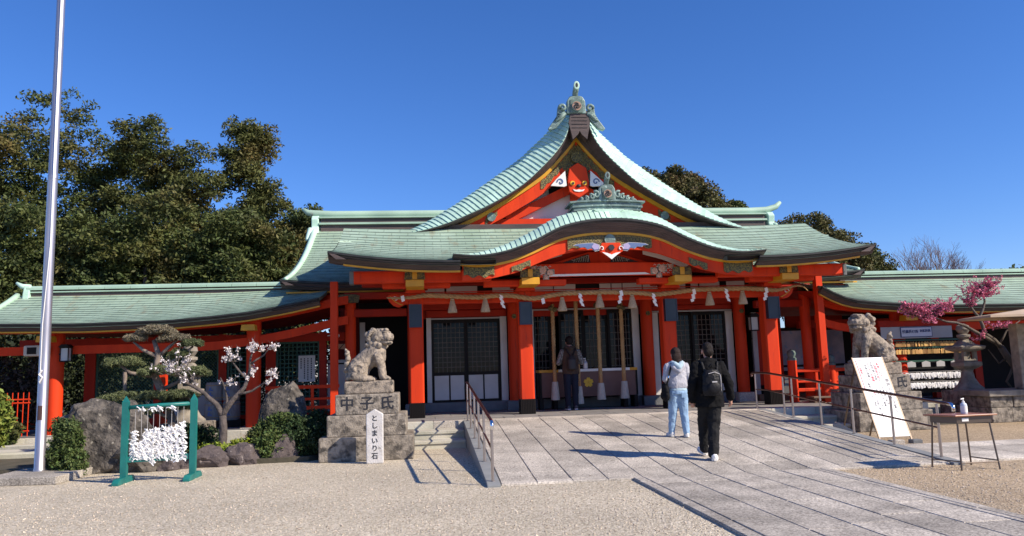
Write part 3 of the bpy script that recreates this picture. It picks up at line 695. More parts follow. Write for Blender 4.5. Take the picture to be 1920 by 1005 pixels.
# porch pendant (winged) and gilt
gp = MB().prism([(XC - .22, 4.42), (XC - .28, 4.22), (XC - .12, 4.12), (XC, 4.05), (XC + .12, 4.12), (XC + .28, 4.22), (XC + .22, 4.42)], 17.34, 17.40).build('porch_pendant', red, hall, bevel=.01)
MB().prism([(XC - .22, 4.20), (XC - .10, 4.11), (XC, 4.03), (XC + .10, 4.11), (XC + .22, 4.20), (XC + .10, 4.18), (XC, 4.14), (XC - .10, 4.18)], 17.32, 17.34).build('pendant_tip', wp, gp)
MB().tube([(XC, 17.29, 4.30), (XC, 17.34, 4.30)], .075, 6).build('pendant_boss', bk, gp)
for sg in (-1, 1):
    w_ = [(.26, 4.37), (.42, 4.43), (.60, 4.42), (.82, 4.40), (.90, 4.36), (.78, 4.35), (.74, 4.31), (.62, 4.32), (.56, 4.27), (.46, 4.29), (.38, 4.22), (.28, 4.24)]
    MB().prism([(XC + sg * a, b_) for a, b_ in w_], 17.345, 17.36).build('pendant_wing', grayw, gp)
    MB().prism([(XC + sg * (.58 + (a - .58) * .92), 4.345 + (b_ - 4.345) * .82) for a, b_ in w_], 17.335, 17.344).build('wing_fill', bl, gp)
    MB().prism([(XC + sg * a, b_) for a, b_ in ((.27, 4.27), (.40, 4.26), (.46, 4.33), (.40, 4.41), (.30, 4.38))], 17.328, 17.334).build('wing_lilac', pur, gp)
    MB().tube([(XC + sg * (.22 + .06 * (1 - k / 11) * math.cos(k * .6)), 17.325, 4.28 + .07 * (1 - k / 11) * math.sin(k * .6)) for k in range(10)], .012, 5).build('wing_curl', wp, gp)
def kgilt(u0, u1, a, b_): band(hall, 'gilt_fitting', gilt, lambda u: kunder(u) - a, lambda u: min(kunder(u) - a - .02, kunder(u) - b_ - .03 * math.sin(u * 23)), u0, u1, 17.43, 17.458, 26)
kgilt(-1.0, 1.0, .062, .30)
for sg in (-1, 1):
    a, b_ = sorted((sg * 3.42, sg * 2.72)); kgilt(a, b_, .06, .27)
    a, b_ = sorted((sg * 2.32, sg * 1.88)); kgilt(a, b_, .16, .30)
MB().tube([(XC, 17.40, 4.50), (XC, 17.43, 4.50)], .13, 20).build('crest_boss', copperg, hall)

# walls
WY = 21.5
bx = [(.15, 2.06), (3.0, 5.82), (6.58, 8.58)]       # door openings
jam = [(.02, .15), (2.06, 2.24), (2.82, 3.0), (5.82, 6.02), (6.40, 6.58), (8.58, 8.78)]
tops = [3.03, 3.22, 3.09]
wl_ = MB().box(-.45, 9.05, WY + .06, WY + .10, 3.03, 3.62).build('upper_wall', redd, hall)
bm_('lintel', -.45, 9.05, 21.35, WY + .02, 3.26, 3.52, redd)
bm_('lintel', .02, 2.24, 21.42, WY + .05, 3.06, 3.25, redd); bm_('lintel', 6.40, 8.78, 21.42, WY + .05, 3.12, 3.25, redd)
for (a, b_), z in zip(((.02, 2.24), (2.82, 6.02), (6.40, 8.78)), (3.0, 3.19, 3.06)):
    MB().box(a, b_, WY - .03, WY + .03, z, z + .04).build('white_head_jamb', grayw, hall)
for a, b_ in jam: MB().box(a, b_, WY - .035, WY + .09, .74, 3.2 if 2.5 < a < 6.1 else 3.05).build('white_jamb', white, hall)
# white clerestory panels between posts
x = .0
for a, b_ in ((-.1, .5), (.55, 1.35), (1.75, 2.3), (2.72, 3.35), (3.38, 3.95), (4.6, 4.9), (4.93, 5.2), (5.23, 5.75), (5.78, 6.4), (6.7, 6.95), (7.1, 7.3), (7.35, 7.9), (8.1, 8.6)):
    MB().box(a, b_, 20.02, 20.05, 3.58, 3.76).build('clerestory_panel', white, hall)
bm_('eave_purlin', -1.6, 10.2, 19.9, 20.12, 3.77, 3.92, redd); bm_('tie_beam', -.5, 9.1, 20.03, 20.2, 3.44, 3.565, redd)
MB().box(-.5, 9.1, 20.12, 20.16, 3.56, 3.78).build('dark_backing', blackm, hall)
# soffit boards (closed red ceiling under the skirt), with rafters
for i in range(46):
    x = -1.55 + 11.7 * i / 45
    if abs(x - XC) < 3.3: continue
    MB().beam((x, 18.15, 3.90), (x, 19.9, 4.04), .06, .07).build('rafter', red, hall)
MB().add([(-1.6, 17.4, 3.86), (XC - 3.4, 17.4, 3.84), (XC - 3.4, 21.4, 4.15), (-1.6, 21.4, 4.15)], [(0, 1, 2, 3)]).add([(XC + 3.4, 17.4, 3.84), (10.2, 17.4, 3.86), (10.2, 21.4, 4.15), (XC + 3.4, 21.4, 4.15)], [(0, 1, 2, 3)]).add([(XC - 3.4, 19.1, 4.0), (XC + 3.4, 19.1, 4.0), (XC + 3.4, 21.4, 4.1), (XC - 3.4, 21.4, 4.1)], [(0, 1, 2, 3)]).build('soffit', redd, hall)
# round wall columns on base stones
for x in (-.33, 2.42, 6.20, 8.93):
    c = MB().lathe(x, 21.3, [(.165, .74), (.165, 3.9)], 24).build('round_column', red, hall, smooth=True, auto=40)
    MB().cbox(x - .24, x + .24, 21.08, 21.52, FZ, .738, .02).build('base_stone', granitel if x > 8 else stoneb, c)
    MB().tube([(x, 21.10, 3.02), (x, 21.12, 3.02)], .07, 6).build('nail_cover', gilt, c)
MB().box(-.1, 9.0, 21.36, 21.7, FZ, .735).build('wall_plinth', stoneb, hall)
# interior behind
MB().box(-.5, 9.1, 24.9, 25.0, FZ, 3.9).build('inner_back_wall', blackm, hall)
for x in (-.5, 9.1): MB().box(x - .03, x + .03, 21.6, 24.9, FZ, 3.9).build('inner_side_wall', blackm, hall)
# sliding doors
latt = M('lattice_wood', (.15, .13, .11), .6, (.11, .095, .08), 5, spec=.15)
def door(x0, x1, z0, z1, zl, y, nx, nz, lower=True, npan=2):
    d = MB(); f = .07
    d.box(x0, x1, y, y + .05, z1 - .10, z1).box(x0, x1, y, y + .05, zl - .03, zl + .05).box(x0, x0 + f, y + .001, y + .051, z0, z1 - .1).box(x1 - f, x1, y + .001, y + .051, z0, z1 - .1)
    if lower: d.box(x0 + f, x1 - f, y, y + .05, z0, z0 + .06)
    do = d.build('sliding_door', dark, hall)
    MB().box(x0 + f, x1 - f, y + .03, y + .036, zl + .05, z1 - .1).build('pane', glass, do)
    for i in range(1, nx):
        x = x0 + f + (x1 - x0 - 2 * f) * i / nx; MB().box(x - .009, x + .009, y + .012, y + .028, zl + .05, z1 - .1).build('lattice_bar', latt, do)
    for i in range(1, nz):
        z = zl + .05 + (z1 - .1 - zl - .05) * i / nz; MB().box(x0 + f, x1 - f, y + .006, y + .024, z - .009, z + .009).build('lattice_bar', latt, do)
    if lower:
        for i in range(npan):
            a = x0 + f + (x1 - x0 - 2 * f) * i / npan + (.02 if i else 0); b_ = x0 + f + (x1 - x0 - 2 * f) * (i + 1) / npan - .02
            MB().box(a, b_, y + .01, y + .04, z0 + .06, zl - .04).build('white_panel', white, do)
        if npan == 2: MB().box((x0 + x1) / 2 - .02, (x0 + x1) / 2 + .02, y, y + .05, z0 + .06, zl - .03).build('mid_stile', dark, do)
door(.15, 1.12, .74, 3.0, 1.50, 21.50, 7, 10); door(1.09, 2.06, .74, 3.0, 1.50, 21.56, 7, 10)
door(6.58, 7.60, .74, 3.06, 1.50, 21.56, 7, 10); door(7.57, 8.58, .74, 3.06, 1.50, 21.50, 7, 10)
for i in range(3): door(3.72 + .70 * i, 4.44 + .70 * i, .74, 3.18, .8, 21.52 + .055 * (i % 2), 5, 12, False)
door(2.98, 3.5, .74, 3.18, .8, 21.60, 4, 12, False)
# interior glimpse of the open middle bay
MB().box(3.0, 3.6, 23.6, 23.7, 1.9, 2.25).build('inner_screen', grayw, hall); MB().box(3.0, 3.9, 23.4, 23.5, 1.70, 1.76).build('inner_rail', M('dim_wood', (.25, .12, .05), .6), hall)
# side bays left and right of the front (dark openings under the main roof)
for x, w in ((-1.95, .14), (10.55, .14)):
    MB().lathe(x, 20.6, [(w, FZ), (w, 3.7)], 20).build('round_column', red, hall, smooth=True, auto=40)
for a, b_ in ((-2.1, -.49), (9.09, 10.7)):
    bm_('side_beam', a, b_, 20.5, 20.7, 3.06, 3.26, redd); bm_('side_beam', a, b_, 20.45, 20.75, 3.52, 3.7, redd)
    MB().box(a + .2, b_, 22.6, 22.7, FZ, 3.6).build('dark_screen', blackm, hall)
MB().box(-1.82, -1.68, 21.9, 22.0, FZ, 3.0).build('grey_jamb', grayw, hall)
MB().box(9.42, 9.56, 21.6, 21.7, FZ, 3.0).build('grey_jamb', grayw, hall)
MB().box(9.57, 10.3, 21.62, 21.7, .9, 3.0).build('red_panel', redd, hall)
MB().box(9.25, 10.9, 21.0, 21.3, FZ, .66).build('wooden_threshold', M('threshold_wood', (.20, .13, .08), .6, (.13, .08, .05), 8), hall)
bm_('main_eave_beam', -3.3, -2.1, 20.9, 21.05, 3.48, 3.70, red); bm_('main_eave_beam', 10.7, 12.0, 20.9, 21.05, 3.48, 3.70, red)
for x in (-3.36, 11.96): bm_('beam_end', x, x + .1, 20.86, 21.09, 3.44, 3.72, stoneb)
for x in (-2.0, 10.6): MB().prism([(x - .28, 3.42), (x - .31, 3.60), (x - .2, 3.64), (x + .2, 3.64), (x + .31, 3.60), (x + .28, 3.42)], 20.36, 20.42).build('gilt_cover', gilt, hall)
MB().box(-3.3, 12, 20.9, 26, 3.74, 3.80).build('main_soffit', redd, hall)
# prop posts at the eave corners
for x in (-2.22, 10.30):
    MB().box(x - .09, x + .09, 19.21, 19.39, PZ, 3.85).build('prop_post', red, hall, bevel=.01)
# hall body rear, closed
MB().box(-3.2, 11.8, 26.5, 26.6, 0, 5).build('rear_wall', redd, hall)
# small fittings
MB().box(9.0, 9.02, 20.7, 20.74, 2.2, 2.22).build('bracket', dark, hall)
seccam = MB().tube([(-2.45, 21.0, 2.62), (-2.3, 20.85, 2.6)], .05, 10).tube([(-2.45, 21.0, 2.62), (-2.6, 21.1, 2.62)], .015, 6)
tag(seccam.build('security_camera', wp, None), 'small white security camera under the left eave beside the thin red prop post', 'camera')

# veranda railings (kōran) left and right
def railing(x0, x1, y, lab, right):
    r_ = thing('railing', lab, 'railing', (x0, y, PZ))
    for k, (z, h, d) in enumerate(((1.30, .09, .10), (1.00, .06, .09), (.78, .09, .11))):
        MB().box(x0 - (.12 if k == 0 else 0), x1 + (.15 if k == 0 else 0), y - d / 2, y + d / 2, z - h / 2, z + h / 2).build('rail', red, r_, bevel=.015)
    n = max(2, int((x1 - x0) / .5))
    for k in range(n + 1):
        x = x0 + (x1 - x0) * k / n
        MB().box(x - .035, x + .035, y - .03, y + .03, PZ + .02, 1.255).build('baluster', red, r_)
    return r_
railing(-3.9, -2.35, 20.2, 'low red railing between the tall standing rock and the left stone lion', False)
rr_ = railing(9.95, 11.7, 20.2, 'low red railing behind the right handrail, left of the right stone lion', True)
for x, y in ((9.72, 19.9), (11.0, 20.25)):
    nw = thing('newel_post', 'red newel post with dark bronze cap %s' % ('right beside the rightmost square front column' if x < 10 else 'in the red railing behind the slanting red prop'), 'post', (x, y, PZ))
    MB().lathe(x, y, [(.12, FZ), (.12, 1.58 if x < 10 else 1.42)], 16).build('shaft', red, nw, smooth=True, auto=40)
    z = 1.58 if x < 10 else 1.42
    MB().lathe(x, y, [(.125, z), (.125, z + .06), (.09, z + .08), (.10, z + .12), (.12, z + .18), (.10, z + .25), (.02, z + .30)], 16).build('cap', copperd, nw, smooth=True, auto=50)
# poster boards at right in the gallery
pbm = M('faded_map_print', (.24, .26, .33), .5, (.42, .38, .44), 3.2, c3=(.2, .3, .45), sc3=6, t3=.55)
for x, lab in ((10.75, 'left'), (12.1, 'right')):
    w = thing('poster_board', 'black framed notice board with faded blue poster, %s one of two behind the red railing' % lab, 'notice board', (x, 22.0, PZ))
    wd = 1.05 if lab == 'left' else .6
    MB().box(x - wd / 2 - .04, x + wd / 2 + .04, 22.0, 22.04, 1.15, 2.55).build('frame', dark, w)
    MB().box(x - wd / 2, x + wd / 2, 21.985, 21.998, 1.45, 2.45).build('poster', pbm, w)
    for sx in (-1, 1): MB().box(x + sx * wd / 2 - .03, x + sx * wd / 2 + .03, 22.0, 22.05, FZ, 1.15).build('leg', dark, w)
    MB().box(x - wd / 2, x + wd / 2, 21.985, 21.997, 1.28, 1.38).build('caption_strip', grayw, w)
# small wooden step stools behind the right handrail
for x, z, y in ((10.3, .16, 19.3), (10.75, .30, 19.7)):
    st = thing('wooden_step', ('lower' if z < .2 else 'upper') + ' weathered wooden step in front of the red railing on the platform', 'step', (x, y, PZ))
    MB().box(x - .45, x + .45, y - .2, y + .2, FZ + z - .05, FZ + z).build('tread', MATS['threshold_wood'], st, bevel=.01)
    for sx in (-1, 1): MB().box(x + sx * .38 - .03, x + sx * .38 + .03, y - .17, y + .17, FZ, FZ + z - .05).build('side', MATS['threshold_wood'], st)

# ================================================================== wall lamps on the front columns
lglass = M('frosted_lamp_glass', (.030, .045, .062), .3, (.045, .06, .078), 2, spec=.25)
nm = ['leftmost of the four front columns', 'square column left of the bell ropes', 'square column behind the couple', 'rightmost of the four front columns']
for i, x in enumerate(colx):
    l = thing('wall_lamp', 'dark blue rectangular lamp box high on the ' + nm[i], 'lamp', (x, 19.0, 2.95), 'box lamps on the front columns')
    xx = x - .01 + .01 * i
    f = MB().box(xx - .155, xx + .155, 18.985, 19.02, 2.66, 3.22).box(xx - .155, xx - .13, 18.86, 18.985, 2.66, 3.22).box(xx + .13, xx + .155, 18.86, 18.985, 2.66, 3.22).box(xx - .13, xx + .13, 18.86, 18.985, 2.66, 2.69).box(xx - .13, xx + .13, 18.86, 18.985, 3.19, 3.22)
    f.build('frame', M('dark_blue_metal', (.02, .028, .05), .4) if i == 0 else MATS['dark_blue_metal'], l)
    MB().box(xx - .13, xx + .13, 18.875, 18.98, 2.69, 3.19).build('glass', lglass, l)
def lantern_box(x, y, z, lab, s=1.0, lit=True):
    l = thing('wall_lantern', lab, 'lantern', (x, y, z))
    MB().box(x - .10 * s, x + .10 * s, y - .10 * s, y + .10 * s, z + .13 * s, z + .15 * s).prism([(x - .12 * s, z + .15 * s), (x + .12 * s, z + .15 * s), (x + .05 * s, z + .21 * s), (x - .05 * s, z + .21 * s)], y - .12 * s, y + .12 * s).box(x - .09 * s, x + .09 * s, y - .09 * s, y + .09 * s, z - .17 * s, z - .15 * s).build('cap', dark, l)
    for sx in (-1, 1):
        for sy in (-1, 1): MB().box(x + sx * .085 * s - .01, x + sx * .085 * s + .01, y + sy * .085 * s - .01, y + sy * .085 * s + .01, z - .15 * s, z + .13 * s).build('post', dark, l)
    MB().box(x - .072 * s, x + .072 * s, y - .072 * s, y + .072 * s, z - .145 * s, z + .125 * s).build('glass', M('lantern_glass', (.55, .55, .52), .3) if 'lantern_glass' not in MATS else MATS['lantern_glass'], l)
    MB().box(x - .16 * s, x - .10 * s, y + .03, y + .06, z - .02, z + .02).build('arm', dark, l)
    return l
lantern_box(9.20, 21.0, 2.66, 'black glass lantern fixed to the right round column, right of the doors', 1.3)
lantern_box(9.95, 22.4, 2.5, 'small dark lantern deep in shade behind the rightmost front column', 1.0)
lantern_box(-8.62, 19.8, 2.28, 'dark box lantern on the leftmost thick red column beside the flagpole', 1.1)

# ================================================================== sacred rope with tassels and paper streamers
straw = M('rice_straw_rope', (.48, .30, .13), .8, (.36, .22, .09), 12, bump=.7, bsc=60, bdist=.01, stretch=(1, 1, .3))
strawl = M('pale_straw_tassel', (.60, .47, .30), .85, (.42, .32, .19), 26, bump=.8, bsc=80, bdist=.015, stretch=(3, 3, .2))
RP = [(-.92, 3.38), (-.6, 3.37), (-.3, 3.38), (.04, 3.42), (.7, 3.38), (1.3, 3.35), (1.73, 3.38), (2.12, 3.37), (2.5, 3.30), (2.75, 3.30), (3.1, 3.36), (3.45, 3.40), (4.0, 3.41), (4.53, 3.41), (5.0, 3.39), (5.35, 3.37), (5.75, 3.33), (6.17, 3.36), (6.6, 3.41), (7.01, 3.43), (7.5, 3.43), (8.1, 3.43), (8.56, 3.40), (8.85, 3.37), (9.12, 3.40), (9.42, 3.47), (9.62, 3.45), (9.75, 3.34)]
rc = crv(RP)
rope = thing('sacred_rope', 'long twisted straw rope slung across the whole front of the hall', 'rope', (XC, 18.78, 3.4))
for s_ in range(3):
    pts = []; rr = []
    for i in range(421):
        t = i / 420; x, z = rc(t); a = t * 420 * .42 + s_ * 2.094; k = min(1, t / .12 + .28, (1 - t) / .14 + .2)
        pts.append((x, 18.78 + .030 * k * math.cos(a), z + .030 * k * math.sin(a))); rr.append(.034 * k)
    MB().tube(pts, rr, 7).build('strand', straw, rope, smooth=True)
for i in range(20):
    t = .03 + i / 20 * .95; x, z = rc(t)
    MB().tube([(x, 18.80, z), (x, 18.83, z + .10)], .005, 5).build('tie', straw, rope)
MB().tube([(-.9, 18.82, 3.49), (9.6, 18.82, 3.52)], .014, 6).build('hanging_pole', redd, rope)
tl = ['in front of the left doors, left of two', 'in front of the left doors, right of two', 'just right of the first bell rope top', 'directly over the third bell rope', 'over the rightmost bell rope', 'above the couple, left of two', 'left of the rightmost front column']
for i, (x, z) in enumerate(((.655, 3.32), (1.455, 3.32), (3.36, 3.30), (4.30, 3.36), (5.13, 3.33), (7.13, 3.36), (8.0, 3.37))):
    ts = thing('straw_tassel', 'pale straw tassel hanging from the rope ' + tl[i], 'tassel', (x, 18.78, z), 'straw tassels on the sacred rope')
    MB().lathe(x, 18.78, [(.045, z), (.05, z - .05), (.055, z - .055), (.115, z - .30), (.113, z - .335)], 18).build('skirt', strawl, ts, smooth=True, auto=40)
    MB().lathe(x, 18.78, [(.054, z - .035), (.058, z - .045), (.054, z - .055)], 14).build('binding', straw, ts)
zl = ['far left, beside the leftmost column top', 'left of the square column beside the bells', 'right of that column, short one', 'above the praying man', 'right of the fourth tassel', 'over the right round column of the bell bay', 'above the woman in grey', 'above the black-coated man', 'at the rightmost front column']
for i, (x, z) in enumerate(((-.55, 3.40), (1.84, 3.40), (2.86, 3.27), (3.80, 3.40), (4.83, 3.42), (5.66, 3.36), (6.70, 3.42), (7.55, 3.44), (8.60, 3.42))):
    sh = MB(); s_ = .5 if i in (0, 2) else 1; zz = z; xx = x; sg = 1 if i % 2 else -1
    for k in range(int(5 * s_) if s_ < 1 else 5):
        w, h = .075, .075
        sh.add([(xx - w / 2, 18.715 + .004 * k, zz), (xx + w / 2, 18.712 + .004 * k, zz - .03 * sg), (xx + w / 2 + .02, 18.708 + .006 * k, zz - h - .03 * sg), (xx - w / 2 + .02, 18.711 + .006 * k, zz - h)], [(0, 1, 2, 3)])
        zz -= .06; xx += .022 * (1 if k % 2 else -1) * sg + .012 * sg
    o = sh.build('paper_streamer', wp, None, loc=(x, 18.72, z)); tag(o, 'white zigzag paper streamer on the rope ' + zl[i], 'streamer', 'paper streamers on the sacred rope')
    sm = o.modifiers.new('thick', 'SOLIDIFY'); sm.thickness = .003
# ================================================================== bell ropes, offering box
bl_lab = ['leftmost of the four thick bell ropes, left of the praying man', 'second bell rope from the left, partly behind the praying man', 'third bell rope from the left, right of the gold flower', 'rightmost of the four thick bell ropes']
tasg = M('grey_rope_tassel', (.52, .48, .44), .85, (.38, .35, .32), 30, bump=.8, bsc=70, bdist=.015, stretch=(3, 3, .2))
wsl = M('wooden_sleeve', (.42, .20, .07), .55, (.32, .15, .05), 10, stretch=(3, 3, .4))
for i, (x, zb, zt, zw) in enumerate(((3.34, .76, 3.25, 1.24), (3.97, .64, 3.5, 1.10), (4.56, .73, 3.3, 1.17), (5.19, .74, 3.25, 1.20))):
    br = thing('bell_rope', bl_lab[i], 'bell rope', (x, 20.2, zb), 'bell ropes over the offering box')
    for s_ in range(3):
        pts = []
        for k in range(121):
            z = zw + .12 + (zt - zw - .12) * k / 120; a = z * 26 + s_ * 2.094; pts.append((x + .026 * math.cos(a), 20.2 + .026 * math.sin(a), z))
        MB().tube(pts, .031, 6).build('strand', straw, br, smooth=True)
    MB().lathe(x, 20.2, [(.045, zw + .2), (.055, zw + .18), (.055, zw - .16), (.045, zw - .17)], 8, a0=.39).build('sleeve', wsl, br)
    MB().lathe(x, 20.2, [(.075, zw - .02), (.085, zw - .04), (.085, zw - .06), (.12, zb), (.118, zb - .01)], 20).build('tassel', tasg, br, smooth=True, auto=40)
    MB().ball((x - .05, 20.16, zt - .10), .075).ball((x + .05, 20.17, zt - .14), .07).build('bell', MATS['old_gilt_fittings'], br, smooth=True)
    MB().tube([(x, 20.2, zt - .05), (x + .01, 20.2, 3.78)], .02, 6).build('hook', redd, br)
pink = M('brown_cloth_front', (.20, .105, .085), .75, (.17, .09, .075), 6)
ob_ = thing('offering_box', 'long offering box with brown front, pale top edge and gold flower emblem', 'offering box', (4.35, 20.9, PZ))
MB().box(3.04, 5.62, 20.60, 20.64, .80, 1.46).build('front_panel', pink, ob_)
MB().box(3.04, 5.62, 20.64, 21.2, .80, 1.44).build('chest', M('box_wood', (.10, .06, .04), .6), ob_)
MB().box(3.0, 3.045, 20.58, 21.2, .80, 1.46).box(5.615, 5.66, 20.58, 21.2, .80, 1.46).build('side', dark, ob_)
MB().box(2.98, 3.5, 20.56, 21.2, 1.46, 1.53).box(5.45, 5.66, 20.56, 21.2, 1.46, 1.53).build('gilt_rim', gold, ob_)
MB().box(3.5, 5.45, 20.56, 21.2, 1.46, 1.53).build('top_edge', wp, ob_)
for k in range(12): MB().box(3.1 + .21 * k, 3.14 + .21 * k, 20.66, 21.15, 1.53, 1.56).build('slat', dark, ob_)
for x in (3.02, 3.40, 5.30, 5.58):
    MB().box(x - .05, x + .05, 20.52, 20.95, FZ, .80).build('foot', dark, ob_); MB().lathe(0, 0, [(.048, 0), (.048, .02)], 12).build('foot_end', grayw, ob_).matrix_basis = Matrix.Translation((x - 4.35, 20.518 - 20.9, .56 - PZ)) @ Matrix.Rotation(R(90), 4, 'X')
q = []
for k in range(40):
    a = 2 * math.pi * k / 40 + math.pi / 2; r_ = .085 + .055 * abs(math.cos(2.5 * (a - math.pi / 2))) ** .7 ; 
    if abs(math.cos(2.5 * (a - math.pi / 2))) > .985: r_ -= .02
    q.append((4.31 + r_ * math.cos(a), 1.17 + r_ * math.sin(a)))
em = MB().prism(q, 20.575, 20.60).build('flower_emblem', yl, ob_, bevel=.006)
for k in range(5):
    a = 2 * math.pi * k / 5 + math.pi / 2; MB().tube([(4.31, 20.57, 1.17), (4.31 + .06 * math.cos(a), 20.57, 1.17 + .06 * math.sin(a))], .006, 5).build('stamen', gold, em)
def bottle(x, y, z, lab, s=1.0):
    b = thing('sanitizer_bottle', lab, 'bottle', (x, y, z))
    MB().lathe(x, y, [(.045 * s, z), (.047 * s, z + .01), (.047 * s, z + .125 * s), (.04 * s, z + .15 * s), (.018 * s, z + .165 * s)], 18).build('body', M('clear_plastic', (.62, .66, .72), .15, spec=.6) if 'clear_plastic' not in MATS else MATS['clear_plastic'], b, smooth=True, auto=40)
    MB().lathe(x, y, [(.0485 * s, z + .02), (.0485 * s, z + .115 * s)], 18).build('label', MATS['white_paint'], b, smooth=True, auto=40)
    MB().lathe(x, y, [(.02 * s, z + .165 * s), (.02 * s, z + .185 * s), (.008 * s, z + .19 * s), (.008 * s, z + .22 * s)], 12).build('collar', MATS['white_paint'], b)
    MB().tube([(x + .012, y, z + .225 * s), (x - .045 * s, y - .01, z + .215 * s)], .009 * s, 8).build('pump', MATS['white_paint'], b)
    return b
bottle(4.26, 20.66, 1.53, 'white labelled sanitizer bottle on the offering box between the middle bell ropes', 1.25)

# ================================================================== side galleries
lgreen = M('dark_green_lattice', (.02, .10, .06), .5, (.014, .07, .045), 6)
roofm2 = seam_mat(); roofm2.name = 'gallery_copper_roofing'
for n_ in roofm2.node_tree.nodes:
    pass
def gallery(name, lab, x0, x1, etab, sgn, colsx):
    G = thing(name, lab, 'gallery', ((x0 + x1) / 2, 20, 0))
    xs_ = linspace(x0, x1, 49)
    ez = lambda x: interp(etab, x)
    def gs(x, s):          # s 0..2.35 from eave Y 18.95 to 21.3
        e = ez(x); t = s / 2.35; top = 3.86 + .25 * max(0, e - 3.0)
        return Vector((x, 18.95 + s, e + (top - e) * (.62 * t + .38 * t * t)))
    def gback(x, s): p = gs(x, s); return Vector((x, 42.7 - p.y, p.z))
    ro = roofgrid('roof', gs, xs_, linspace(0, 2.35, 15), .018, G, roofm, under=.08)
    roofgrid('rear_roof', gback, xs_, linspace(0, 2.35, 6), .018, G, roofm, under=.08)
    eave(ro, [gs(x, 0) + Vector((0, -.005, .01)) for x in xs_], .17, .16)
    rows = [[(x, 19.14, ez(x) - .165), (x, 19.14, ez(x) - .20), (x, 19.2, ez(x) - .20), (x, 19.2, ez(x) - .165)] for x in xs_]
    MB().sweep(rows, closed=True).build('gold_trim', gold, ro)
    xe = x0 if sgn < 0 else x1
    eave(ro, [gs(xe, s_) + Vector((.01 * sgn, 0, .02)) for s_ in linspace(0, 2.3, 12)], .15, .1, 'verge_edge', Vector((-sgn, 0, 0)))
    MB().tube([gs(xe - sgn * .1, s_) + Vector((0, 0, .03)) for s_ in linspace(.1, 2.3, 16)], [.03 + .05 * i / 15 for i in range(16)], 10).build('verge_roll', copper, ro, smooth=True)
    rb_ = MB(); b0, b1 = (x0 + .35, x1) if sgn < 0 else (x0, x1 - .35)
    rb_.box(b0 + .03, b1 - .03, 21.24, 21.46, 3.74, 3.93, 1).box(b0, b1, 21.19, 21.51, 3.93, 3.96, 0).box(b0 + .03, b1 - .03, 21.25, 21.45, 3.96, 4.0, 1)
    rb_.build('ridge', [copper, bark], ro)
    n = int((b1 - b0) / .62)
    for k in range(n):     # ridge cover sheets
        a, b_ = b0 + (b1 - b0) * k / n, b0 + (b1 - b0) * (k + 1) / n
        MB().prism([(21.17, 4.0), (21.53, 4.0), (21.53, 4.06), (21.44, 4.11), (21.26, 4.11), (21.17, 4.06)], a + .004, b_ - .004, axis='x').build('ridge_cover', copper, ro)
    e_ = b0 if sgn < 0 else b1
    MB().prism([(21.1, 3.55), (21.6, 3.55), (21.56, 3.9), (21.50, 4.12), (21.20, 4.12), (21.14, 3.9)], e_ - .08, e_ + .08, axis='x').build('ridge_end_plate', copperl, ro, bevel=.02)
    MB().tube([(e_, 21.35, 4.08), (e_ + sgn * .2, 21.35, 4.12), (e_ + sgn * .34, 21.35, 4.22)], [.09, .07, .03], 10).build('ridge_tip', copperl, ro, smooth=True)
    xb_ = linspace(x0, -1.95, 49) if sgn < 0 else linspace(10.55, x1, 49)
    for c0, yy_, nmx in ((-.30, 19.95, 'eave_beam'), (-.56, 19.98, 'lower_beam')):
        rows = []
        for x in xb_:
            if nmx == 'lower_beam': zt = min(2.48 + .55 * max(0, ez(x) - 3.02) / .5, 3.2); zb = zt - .20
            else: zt = ez(x) + .02; zb = zt - .20
            rows.append([(x, yy_ - .06, zt), (x, yy_ - .06, zb), (x, yy_ + .10, zb), (x, yy_ + .10, zt)])
        bo = MB().sweep(rows, closed=True); bo.add(rows[0], [(0, 1, 2, 3)]); bo.add(rows[-1], [(3, 2, 1, 0)]); bo.build(nmx, red, G)
    rows = [[(x, 19.4, ez(x) - .06), (x, 19.4, ez(x) - .16), (x, 19.5, ez(x) - .16), (x, 19.5, ez(x) - .06)] for x in xs_]
    MB().sweep(rows, closed=True).build('eave_beam', red, G)
    rows = [[(x, 19.2, ez(x) - .10), (x, 21.3, ez(x) + .12), (x, 23.6, ez(x) - .1)] for x in xs_]
    MB().sweep(rows).build('soffit', redd, G)
    for x in colsx:
        c = MB().lathe(x, 20.0, [(.175, .36), (.175, ez(x) - .1)], 24).build('column', red, G, smooth=True, auto=40)
        MB().prism([(x - .17, ez(x) - .40), (x + .17, ez(x) - .40), (x + .15, ez(x) - .26), (x - .15, ez(x) - .26)], 19.30, 19.6).build('ochre_block', gold, c)
        MB().box(x - .26, x + .26, 19.76, 20.24, .30, .37).build('base_stone', granitel, c)
    return G, ez
gl, ezl = gallery('left_gallery', 'long low vermilion gallery with green copper roof left of the hall', -10.6, -2.55, [(-10.6, 3.0), (-10, 2.98), (-8, 2.94), (-6, 2.97), (-5, 3.04), (-4.2, 3.12), (-3.3, 3.27), (-2.5, 3.44), (-2, 3.54)], -1, [-8.92, -4.27])
gr, ezr = gallery('right_gallery', 'long low vermilion gallery with green copper roof right of the hall', 10.25, 25.0, [(10.25, 3.46), (10.6, 3.27), (11, 3.11), (11.6, 3.03), (12.5, 2.96), (14, 2.90), (16, 2.88), (25, 2.88)], 1, [12.87, 17.6, 22.3])
gf = MB().box(-12, -3.42, 19.35, 24, 0, .35).build('gallery_floor', stoneb, kind='structure')
for k in range(9): MB().cbox(-12 + .955 * k + .003, -12 + .955 * (k + 1) - .003, 19.15, 19.345, 0, .355, .01).build('edging_stone', mossy, gf)
gf2 = MB().box(11.92, 26, 19.35, 24, 0, .35).build('gallery_floor', stoneb, kind='structure')
